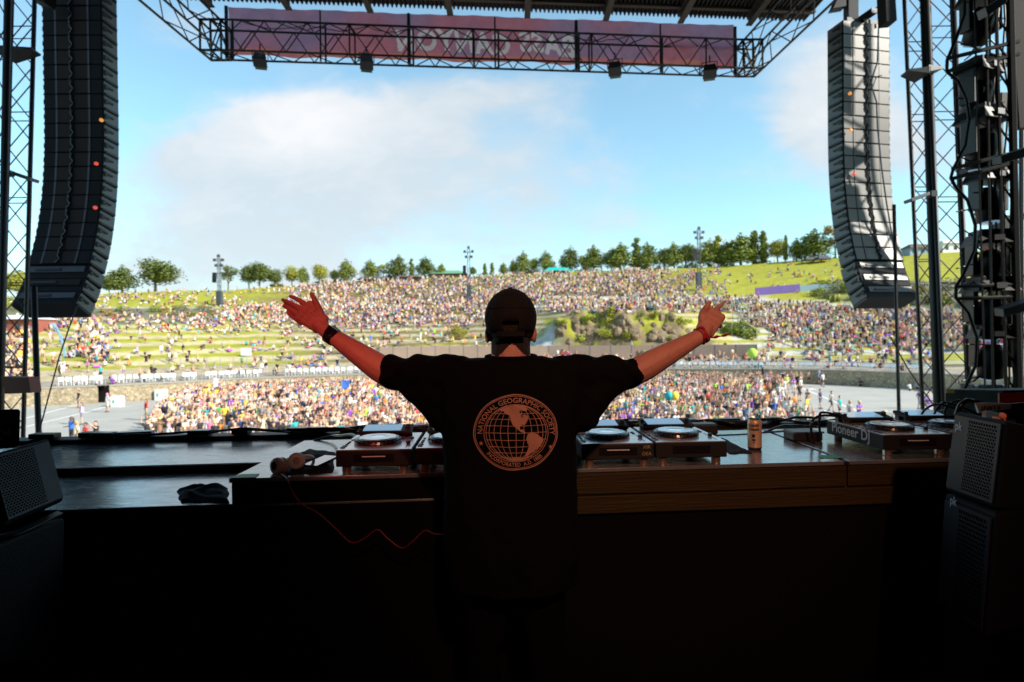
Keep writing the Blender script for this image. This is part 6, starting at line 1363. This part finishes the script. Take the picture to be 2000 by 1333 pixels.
limb([(sr, .066), (sr.lerp(elR, .5), .060), (elR, .0505), (elR.lerp(wr, .22), .0525), (elR.lerp(wr, .55), .043), (elR.lerp(wr, .88), .032), (wr, .030)])
# head: skull, jaw, ears, face turned to the crowd
hc = V3(-.004, 2.005, 1.668)
g.ball(hc, (.079, .097, .105), 14); g.ball(hc+V3(0, .020, -.045), (.075, .080, .080), 12); g.ball(hc+V3(0, .065, -.085), (.042, .042, .035), 10)
g.ball(hc+V3(0, .105, -.025), (.014, .022, .022), 8); g.ball(hc+V3(0, .092, -.062), (.026, .016, .010), 8)
for s in (-1, 1):
    g.ball(hc+V3(s*.083, .012, -.047), (.010, .018, .031), 8); g.ball(hc+V3(s*.030, .090, .004), (.013, .010, .008), 8)
    cone(g, V3(s*.09, 2.02, .98), V3(s*.11, 2.04, .52), .098, .07, 14); cone(g, V3(s*.11, 2.04, .52), V3(s*.12, 1.98, .10), .065, .045, 14); g.ball((s*.125, 2.05, .05), (.05, .13, .05), 8)
# ---- hands: palm away from the lens, backs to us
def fing(pts, rs): 
    for i in range(len(pts)-1): cone(g, pts[i], pts[i+1], rs[i], rs[i+1], 10)
def palm(c, ax, side, nrm, L_h, W_h):
    R_ = Matrix((side, ax, nrm)).transposed()
    for i in range(5):
        for j in range(4):
            u = (i/4-.5)*W_h*.78*(.82+.18*j/3); v = (j/3-.5)*L_h*.86; g.ball(c+R_ @ Vector((u, v, 0)), (.0165, .0165, .0165), 6) if False else cone(g, c+R_ @ Vector((u, v, 0)), c+R_ @ Vector((u*.98, v+L_h*.1, 0)), .0145, .0145, 8)
# left hand: fingers together to the upper left, thumb up
hd = 2.22
wj = J(636, 647, hd); ax = (J(585, 606, hd)-wj).normalized(); nr = V3(0, 1, 0); sd = ax.cross(nr).normalized()
if sd.z < 0: sd = -sd
palm(J(612, 622, hd), ax, sd, nr, .088, .088)
cone(g, wl, J(622, 634, hd), .029, .026, 12)
kn = {'index': (607, 601), 'middle': (596, 610), 'ring': (589, 620), 'pinky': (588, 632)}
tip = {'index': [(590, 590, 2.23), (577, 583, 2.235), (567, 579, 2.23)], 'middle': [(578, 598, 2.235), (564, 591, 2.24), (552, 586, 2.235)], 'ring': [(574, 610, 2.235), (563, 602, 2.245), (554, 598, 2.24)], 'pinky': [(576, 623, 2.235), (568, 617, 2.24), (561, 611, 2.24)]}
for k in kn: fing([J(*kn[k], hd)]+[J(*t_) for t_ in tip[k]], [.0115, .0102, .0092, .0078] if k != 'pinky' else [.010, .009, .008, .007])
fing([J(634, 632, hd), J(626, 609, hd), J(617, 590, hd-.008), J(608, 574, hd-.012)], [.017, .0135, .0115, .0085]); cone(g, J(628, 627, hd), J(616, 606, hd), .014, .011, 10)
# right hand: thumb up left, index up right, other fingers curling away
wj = J(1373, 654, hd); ax = (J(1396, 614, hd)-wj).normalized(); sd = ax.cross(nr).normalized()
if sd.x < 0: sd = -sd
palm(J(1386, 631, hd), ax, sd, nr, .082, .080)
cone(g, wr, J(1380, 640, hd), .029, .026, 12)
fing([J(1371, 628, hd), J(1372, 611, hd), J(1380, 600, hd-.01), J(1386, 591, hd-.01)], [.016, .0135, .0118, .0092]); cone(g, J(1376, 640, hd), J(1370, 620, hd), .016, .015, 10)
fing([J(1389, 613, hd), J(1397, 605, hd+.03), J(1405, 599, hd+.05), J(1413, 592, hd+.05)], [.0118, .0102, .0092, .0075])
fing([J(1397, 617, hd), J(1403, 611, hd+.045), J(1405, 609, hd+.075), J(1405, 613, hd+.09)], [.0118, .0105, .0095, .008])
fing([J(1400, 626, hd), J(1407, 621, hd+.045), J(1409, 622, hd+.075), J(1408, 627, hd+.085)], [.0115, .010, .009, .0078])
fing([J(1399, 637, hd), J(1405, 634, hd+.035), J(1407, 636, hd+.06), J(1406, 640, hd+.07)], [.0105, .009, .0082, .007])
me = remesh(g, .0042, 5, .5); me.name = 'body'
n = len(me.polygons); c = np.zeros(n*3); me.polygons.foreach_get('center', c); c = c.reshape(-1, 3)
me.materials.clear(); me.materials.append(M['skin']); me.materials.append(M['jeans']); me.materials.append(M['hair'])
hair = (c[:, 2] > hc.z-.10+.02*np.cos(c[:, 0]*60)) & (np.abs(c[:, 0]-hc.x) < .083) & (c[:, 1] < hc.y+.02) & (np.abs(c[:, 0]-hc.x) < .072+.02*(c[:, 1] < hc.y-.02)) & (c[:, 1] < 2.1)
hair &= ~((np.abs(np.abs(c[:, 0]-hc.x)-.083) < .016) & (c[:, 2] < hc.z))
me.polygons.foreach_set('material_index', np.where(c[:, 2] < .98, 1, np.where(hair, 2, 0)).astype(np.int32))
me.transform(Matrix.Translation((0, -2.0, 0))); put('body', me, dj)
# eyes and brows on the far side of the face
g = MB()
for s in (-1, 1): g.ball(hc+V3(s*.030, .094, .004), (.011, .008, .008), 8)
g.build('eye', M['white'], dj, world=True, smooth=True)
g = MB()
for s in (-1, 1): g.ball(hc+V3(s*.030, .1012, .004), (.004, .002, .004), 6); g.box(hc+V3(s*.030, .097, .022), (.028, .004, .005))
g.build('eyebrow', M['hair'], dj, world=True)
# ---- cap worn backwards: crown, seams, strap gap, button, brim to the front
g = MB(); cc = hc+V3(0, -.002, .008); n = 40; V = []; Fs = []; rows = 12
for j in range(rows+1):
    t = j/rows; el = math.radians(-24)+(math.pi/2-math.radians(-24))*t
    for i in range(n):
        a = 2*math.pi*i/n; rx, ry, rz_ = .0925, .112, .106; seam = 1-.012*max(0, 1-abs(((a/(2*math.pi)*6+.5) % 1)-.5)*14)
        e2 = max(el, math.radians(-34)) ; k = 1.0 if el > 0 else 1-.04*(el/math.radians(-24))
        z = rz_*math.sin(e2)*(1 if el > 0 else 1.15); q = Vector((rx*math.cos(a)*math.cos(e2)*seam*k, ry*math.sin(a)*math.cos(e2)*seam*k, z))
        if el < .35 and math.sin(a) > .2: q.z += .0
        V.append(cc+q)
for j in range(rows):
    for i in range(n):
        a = j*n+i; b = j*n+(i+1) % n
        th = 2*math.pi*(i+.5)/n
        if j < 2 and abs(((th-1.5*math.pi+math.pi) % (2*math.pi))-math.pi) < .33: continue      # opening above the strap
        Fs.append((a, b, b+n, a+n))
g.add(V, Fs); cap = g.build('cap', M['cap'], dj, world=True, smooth=True); so_ = cap.modifiers.new('s', 'SOLIDIFY'); so_.thickness = .003; so_.offset = -1
g = MB(); pts = [cc+Vector((.0925*math.cos(a)*.975, .112*math.sin(a)*.975, -.052)) for a in [1.5*math.pi-.55+1.1*i/10 for i in range(11)]]
for i in range(10): g.box((pts[i]+pts[i+1])/2, ((pts[i+1]-pts[i]).length*1.05, .004, .018), rotz(math.atan2((pts[i+1]-pts[i]).y, (pts[i+1]-pts[i]).x)))
g.build('cap_strap', M['cap'], cap, world=True)
g = MB(); g.ball(cc+V3(0, 0, .107), (.008, .008, .005), 8); g.build('cap_button', M['cap'], cap, world=True, smooth=True)
g = MB()
for k in range(6):
    a = math.pi*2*k/6+math.pi/6; g.path([cc+Vector((.0925*math.cos(a)*math.cos(e), .112*math.sin(a)*math.cos(e), .106*math.sin(e)))*1.0 for e in [i*.15 for i in range(11)]], .0016, 5)
for z_ in (.035,): g.path([cc+Vector((.0925*math.cos(a)*.95, .112*math.sin(a)*.95, .035)) for a in [math.pi+.1*i for i in range(32)]], .0014, 5)
g.build('cap_seam', M['cap'], cap, world=True, smooth=True)
g = MB(); V = []
for j in range(5):
    for i in range(13): u = (i/12-.5)*2; V.append(cc+V3(u*.078, .098*math.sqrt(max(0, 1-.55*u*u))+j*.018*(1-.3*u*u), -.030-.012*u*u-.002*j))
g.add(V, [(j*13+i, j*13+i+1, j*13+i+14, j*13+i+13) for j in range(4) for i in range(12)]); o = g.build('cap_brim', M['cap'], cap, world=True, smooth=True); s_ = o.modifiers.new('s', 'SOLIDIFY'); s_.thickness = .004
# ---- t-shirt
g = MB()
def ring_stack(rings, n=28):
    V = []; Fs = []
    for (cx, cy, cz, rx, ry) in rings:
        for i in range(n):
            a = 2*math.pi*i/n; ca, sa = math.cos(a), math.sin(a); k = (abs(ca)**2.6+abs(sa)**2.6)**(-1/2.6); V.append((cx+rx*ca*k, cy+ry*sa*k, cz))
    for j in range(len(rings)-1):
        for i in range(n): a = j*n+i; b = j*n+(i+1) % n; Fs.append((a, b, b+n, a+n))
    Fs += [tuple(range(n-1, -1, -1)), tuple((len(rings)-1)*n+i for i in range(n))]; g.add(V, Fs)
zz_ = lambda py: J(1000, py).z
ring_stack([(-.006, 2.0, zz_(1130), .222, .165), (-.008, 2.0, zz_(1060), .236, .168), (-.010, 2.0, zz_(1000), .236, .165), (-.012, 2.0, zz_(930), .232, .158), (-.012, 2.0, zz_(860), .234, .152), (-.010, 2.0, zz_(815), .243, .148), (-.006, 2.0, zz_(780), .262, .142), (-.004, 2.0, zz_(745), .250, .128), (-.004, 2.0, zz_(718), .225, .108), (-.004, 1.998, zz_(704), .190, .092), (-.004, 2.0, zz_(698), .120, .080)])
sl2 = J(888, 737); sr2 = J(1104, 737)
eL = J(758, 727, 2.128); eR = J(1236, 729, 2.128)
for (s_, e_, lo, mid) in ((sl2, eL, J(868, 785), J(790, 741, 2.10)), (sr2, eR, J(1132, 785), J(1206, 741, 2.10))):
    cone(g, s_, s_.lerp(e_, .5), .082, .070, 16); g.tube(s_.lerp(e_, .5), e_, .070, 20, 0, .0600); cone(g, lo, mid, .078, .050, 16); cone(g, lo+V3(0, 0, -.035), s_.lerp(e_, .55)+V3(0, 0, -.028), .075, .052, 16)
me = remesh(g, .006, 8, .5); me.name = 'tshirt'
n = len(me.vertices); co = np.zeros(n*3); nr_ = np.zeros(n*3); me.vertices.foreach_get('co', co); me.vertices.foreach_get('normal', nr_); co = co.reshape(-1, 3); nr_ = nr_.reshape(-1, 3)
x, y, z = co.T; dxl = np.abs(x)
f = .0035*np.sin(x*46+3*np.sin(z*7))*np.clip(1-(z-1.0)*1.2, 0, 1)+.003*np.sin(z*70+x*40)*np.clip((dxl-.22)/.1, 0, 1)+.0045*np.sin((dxl*60+z*85))*np.clip((dxl-.12)/.08, 0, 1)*np.clip((z-1.42)/.05, 0, 1)+.002*np.sin(x*90+z*50)*np.sin(z*33-x*20)
co = co+nr_*f[:, None]; me.vertices.foreach_set('co', co.astype(np.float32).ravel()); me.update()
me.materials.clear(); me.materials.append(M['shirt'])
bv = BVHTree.FromPolygons([tuple(v.co) for v in me.vertices], [tuple(p.vertices) for p in me.polygons])
me.transform(Matrix.Translation((0, -2.0, 0))); shirt = put('tshirt', me, dj)
g = MB(); pts = [V3(-.004+.086*math.cos(a), 1.992+.078*math.sin(a), zz_(699)+.004+.004*math.sin(a)) for a in [2*math.pi*i/28 for i in range(29)]]; g.path(pts, .0075, 8); g.build('collar', M['shirt'], shirt, world=True, smooth=True)
# ---- round globe print on the back
EK = 1/3930.0; EC = J(1008, 846, 1.85)
def onback(u, v, o=.0016):
    """emblem coordinates (pixels of a 1733 px wide view) to the shirt's back"""
    x = EC.x+(u-851)*EK; z = EC.z-(v-704)*EK; h = bv.ray_cast(Vector((x, 1.2, z)), Vector((0, 1, 0)))
    yy = h[0].y if h[0] is not None else 1.85
    return Vector((x, yy-o, z))
g = MB()
def line2(pts, w, o=.0016):
    n_ = len(pts)
    if n_ < 2: return
    A = []
    for i, (a, b) in enumerate(pts):
        p, q = pts[max(i-1, 0)], pts[min(i+1, n_-1)]; d = math.hypot(q[0]-p[0], q[1]-p[1]) or 1; nx, ny = -(q[1]-p[1])/d*w/2, (q[0]-p[0])/d*w/2
        A += [onback(a-nx, b-ny, o), onback(a+nx, b+ny, o)]
    g.add(A, [(2*i, 2*i+1, 2*i+3, 2*i+2) for i in range(n_-1)])
def ell(cx, cy, rx, ry, a0=0, a1=360, n_=120, wob=0): 
    return [(cx+rx*math.cos(math.radians(a0+(a1-a0)*i/n_))*(1+wob*math.sin(i*.35)), cy+ry*math.sin(math.radians(a0+(a1-a0)*i/n_))*(1+wob*math.sin(i*.35+1))) for i in range(n_+1)]
line2(ell(845, 698, 537, 476, wob=.006), 13); line2(ell(845, 698, 518, 458, wob=.006), 7); line2(ell(851, 707, 412, 363), 8)
gx, gy, RX, RY = 851, 690, 400, 352
def proj(lon, lat):   # orthographic globe, centre a little north of the equator
    la, lo = math.radians(lat), math.radians(lon); t0 = math.radians(0); X = math.cos(la)*math.sin(lo); Z = math.sin(la); Yv = math.cos(la)*math.cos(lo); z2 = Z*math.cos(t0)-Yv*math.sin(t0); return (gx+RX*X, gy-RY*z2+8), Yv*math.cos(t0)+Z*math.sin(t0) > 0
for lon in range(-75, 90, 15): line2([proj(lon, la)[0] for la in range(-72, 76, 4)], 7)
for lat in (-60, -45, -30, -15, 0, 15, 30, 45):
    p = [proj(lo, lat) for lo in range(-90, 91, 5)]; p = [(a[0], a[1]+10*math.sin(math.radians((a[0]-gx)*.2+90))) for a, v in p if v or True]; line2(p, 7)
# land: small squares inside the outlines, as flat ink
NA = [(640, 410), (700, 385), (740, 370), (800, 352), (860, 345), (960, 360), (1000, 398), (990, 430), (940, 425), (905, 400), (895, 440), (925, 470), (915, 500), (950, 520), (945, 470), (1000, 480), (1012, 505), (1005, 530), (975, 590), (962, 612), (950, 595), (900, 622), (905, 660), (940, 655), (945, 680), (975, 700), (960, 714), (900, 680), (850, 640), (800, 590), (785, 540), (770, 480), (720, 462), (690, 430), (660, 425)]
SA = [(1000, 720), (1050, 705), (1120, 720), (1150, 755), (1205, 790), (1190, 830), (1160, 880), (1110, 920), (1060, 960), (1000, 985), (975, 1012), (965, 1000), (990, 950), (1015, 880), (990, 820), (985, 770)]
AN = [(720, 1035), (800, 1022), (850, 1016), (960, 1024), (1000, 1032), (930, 1058), (850, 1066), (770, 1052)]
def inside(p, poly):
    r_ = False; j = len(poly)-1
    for i in range(len(poly)):
        if (poly[i][1] > p[1]) != (poly[j][1] > p[1]) and p[0] < (poly[j][0]-poly[i][0])*(p[1]-poly[i][1])/(poly[j][1]-poly[i][1])+poly[i][0]: r_ = not r_
        j = i
    return r_
st = 9
for poly in (NA, SA, AN):
    for u in range(int(min(p[0] for p in poly)), int(max(p[0] for p in poly)), st):
        for v in range(int(min(p[1] for p in poly)), int(max(p[1] for p in poly)), st):
            if inside((u+st/2, v+st/2), poly): g.add([onback(u, v, .0019), onback(u+st, v, .0019), onback(u+st, v+st, .0019), onback(u, v+st, .0019)], [(0, 3, 2, 1)])
for (cx, cy) in ((400, 835), (1296, 895)):
    pts = [(cx+(32 if i % 2 == 0 else 13)*math.sin(i*math.pi/5), cy-(32 if i % 2 == 0 else 13)*math.cos(i*math.pi/5)) for i in range(10)]; c_ = onback(cx, cy, .0019); V = [c_]+[onback(*p, .0019) for p in pts]; g.add(V, [(0, i+1, (i+1) % 10+1) for i in range(10)])
def arc_text(txt, size, R1, R2, a_mid, span, top=True):
    me = text_mesh(txt, size, 0, size*.012, 0, 1.05); xs_ = [v.co.x for v in me.vertices]; x0, x1 = min(xs_), max(xs_)
    V = []
    for v in me.vertices:
        t = (v.co.x-x0)/(x1-x0)-.5; h = v.co.y
        if top: a = math.radians(a_mid+t*span); V.append(onback(851+(R1+h)*math.sin(a), 704-(R2+h*.92)*math.cos(a), .0019))
        else: a = math.radians(a_mid-t*span); V.append(onback(851+(R1-h)*math.sin(a), 704-(R2-h*.92)*math.cos(a), .0019))
    g.add(V, [tuple(p.vertices) for p in me.polygons]); bpy.data.meshes.remove(me)
arc_text('NATIONAL GEOGRAPHIC SOCIETY', 96, 462, 410, 2, 186); arc_text('INCORPORATED  A.D. 1888', 76, 462, 408, 184, 96, False)
g.build('globe_print', M['print'], shirt, world=True)
# ---- watch, wristband
ax = (wl-elL).normalized(); wc = wl+(elL-wl)*.06
q = ax.to_track_quat('Z', 'Y').to_matrix(); g = MB(); g.lathe(wc, [(.0325, -.018), (.0350, -.016), (.0365, .016), (.0335, .018)], 24, q); w_ = g.build('watch', M['plastic'], dj, world=True, smooth=True)
g = MB(); g.box(wc+V3(.006, -.028, .016), (.042, .016, .036), Matrix.Rotation(.6, 3, 'Y')); g.build('watch_case', M['black_gloss'], w_, world=True, bevel=.004)
ax = (wr-elR).normalized(); q = ax.to_track_quat('Z', 'Y').to_matrix(); wc = wr+ax*-.005; g = MB()
for k, (o_, r_) in enumerate(((-.008, .0335), (.004, .0325), (.012, .0315))):
    pts = [wc+q @ Vector((r_*math.cos(a)*1.0, r_*math.sin(a), o_+.003*math.sin(3*a+k))) for a in [2*math.pi*i/24 for i in range(25)]]; g.path(pts, .0034, 6)
g.build('wristband', M['ribbon'], dj, world=True, smooth=True)
g = MB(); a = J(1381, 660, 2.17); g.box(a, (.012, .012, .014)); g.build('bead', M['plastic'], dj, world=True, bevel=.002)
g = MB(); rb = smooth_path([J(1376, 658, 2.165), J(1390, 660, 2.16), J(1402, 658, 2.16), J(1414, 656, 2.165), J(1428, 652, 2.17)], 5)
V = []
for i, p in enumerate(rb): h = .0050*(1-.4*i/len(rb))+.002*math.sin(i*.9); V += [p+V3(0, 0, h), p+V3(0, .002, -h)]
g.add(V, [(2*i, 2*i+1, 2*i+3, 2*i+2) for i in range(len(rb)-1)]); o = g.build('ribbon_tail', M['ribbon'], dj, world=True); s_ = o.modifiers.new('s', 'SOLIDIFY'); s_.thickness = .001

# ================================================================ STAGE LAMPS BEHIND THE LENS (their glow is on skin, boards and feet)
def stage_lamp(label, loc, target, colr, power, size):
    loc = Vector(loc); d = (Vector(target)-loc).normalized(); q = d.to_track_quat('-Z', 'Y'); R_ = q.to_matrix()
    t = thing('stage_lamp', label, 'stage light', tuple(loc), 0, 'coloured lamps hung over the back of the stage')
    g = MB(); g.lathe(loc, [(.05, .30), (.10, .28), (.12, .12), (.125, .02), (.12, .02), (.11, .12)], 20, R_); g.build('lamp_housing', M['black_metal'], t, world=True, smooth=True)
    g = MB(); g.tube(loc+R_ @ Vector((-.15, 0, .12)), loc+V3(0, 0, .45), .015, 6); g.tube(loc+R_ @ Vector((.15, 0, .12)), loc+V3(0, 0, .45), .015, 6); g.tube(loc+V3(0, 0, .45), (loc.x, loc.y, 10.6), .025, 6); g.build('hanger', M['black_metal'], t, world=True)
    li = bpy.data.lights.new('lamp_beam', 'SPOT'); li.energy = power; li.color = colr; li.spot_size = math.radians(size); li.spot_blend = 1.0; li.shadow_soft_size = .10
    lo = bpy.data.objects.new('lamp_beam', li); col.objects.link(lo); lo.parent = t; lo.rotation_euler = q.to_euler(); lo.location = (0, 0, 0)
stage_lamp('red stage lamp behind the lens on the left', (-1.6, -2.6, 4.2), (-.66, 2.15, 1.70), (1, .13, .12), 300, 10.5)
stage_lamp('orange stage lamp behind the lens on the right', (.75, -2.6, 4.5), (.66, 2.2, 1.55), (1, .45, .28), 400, 33)
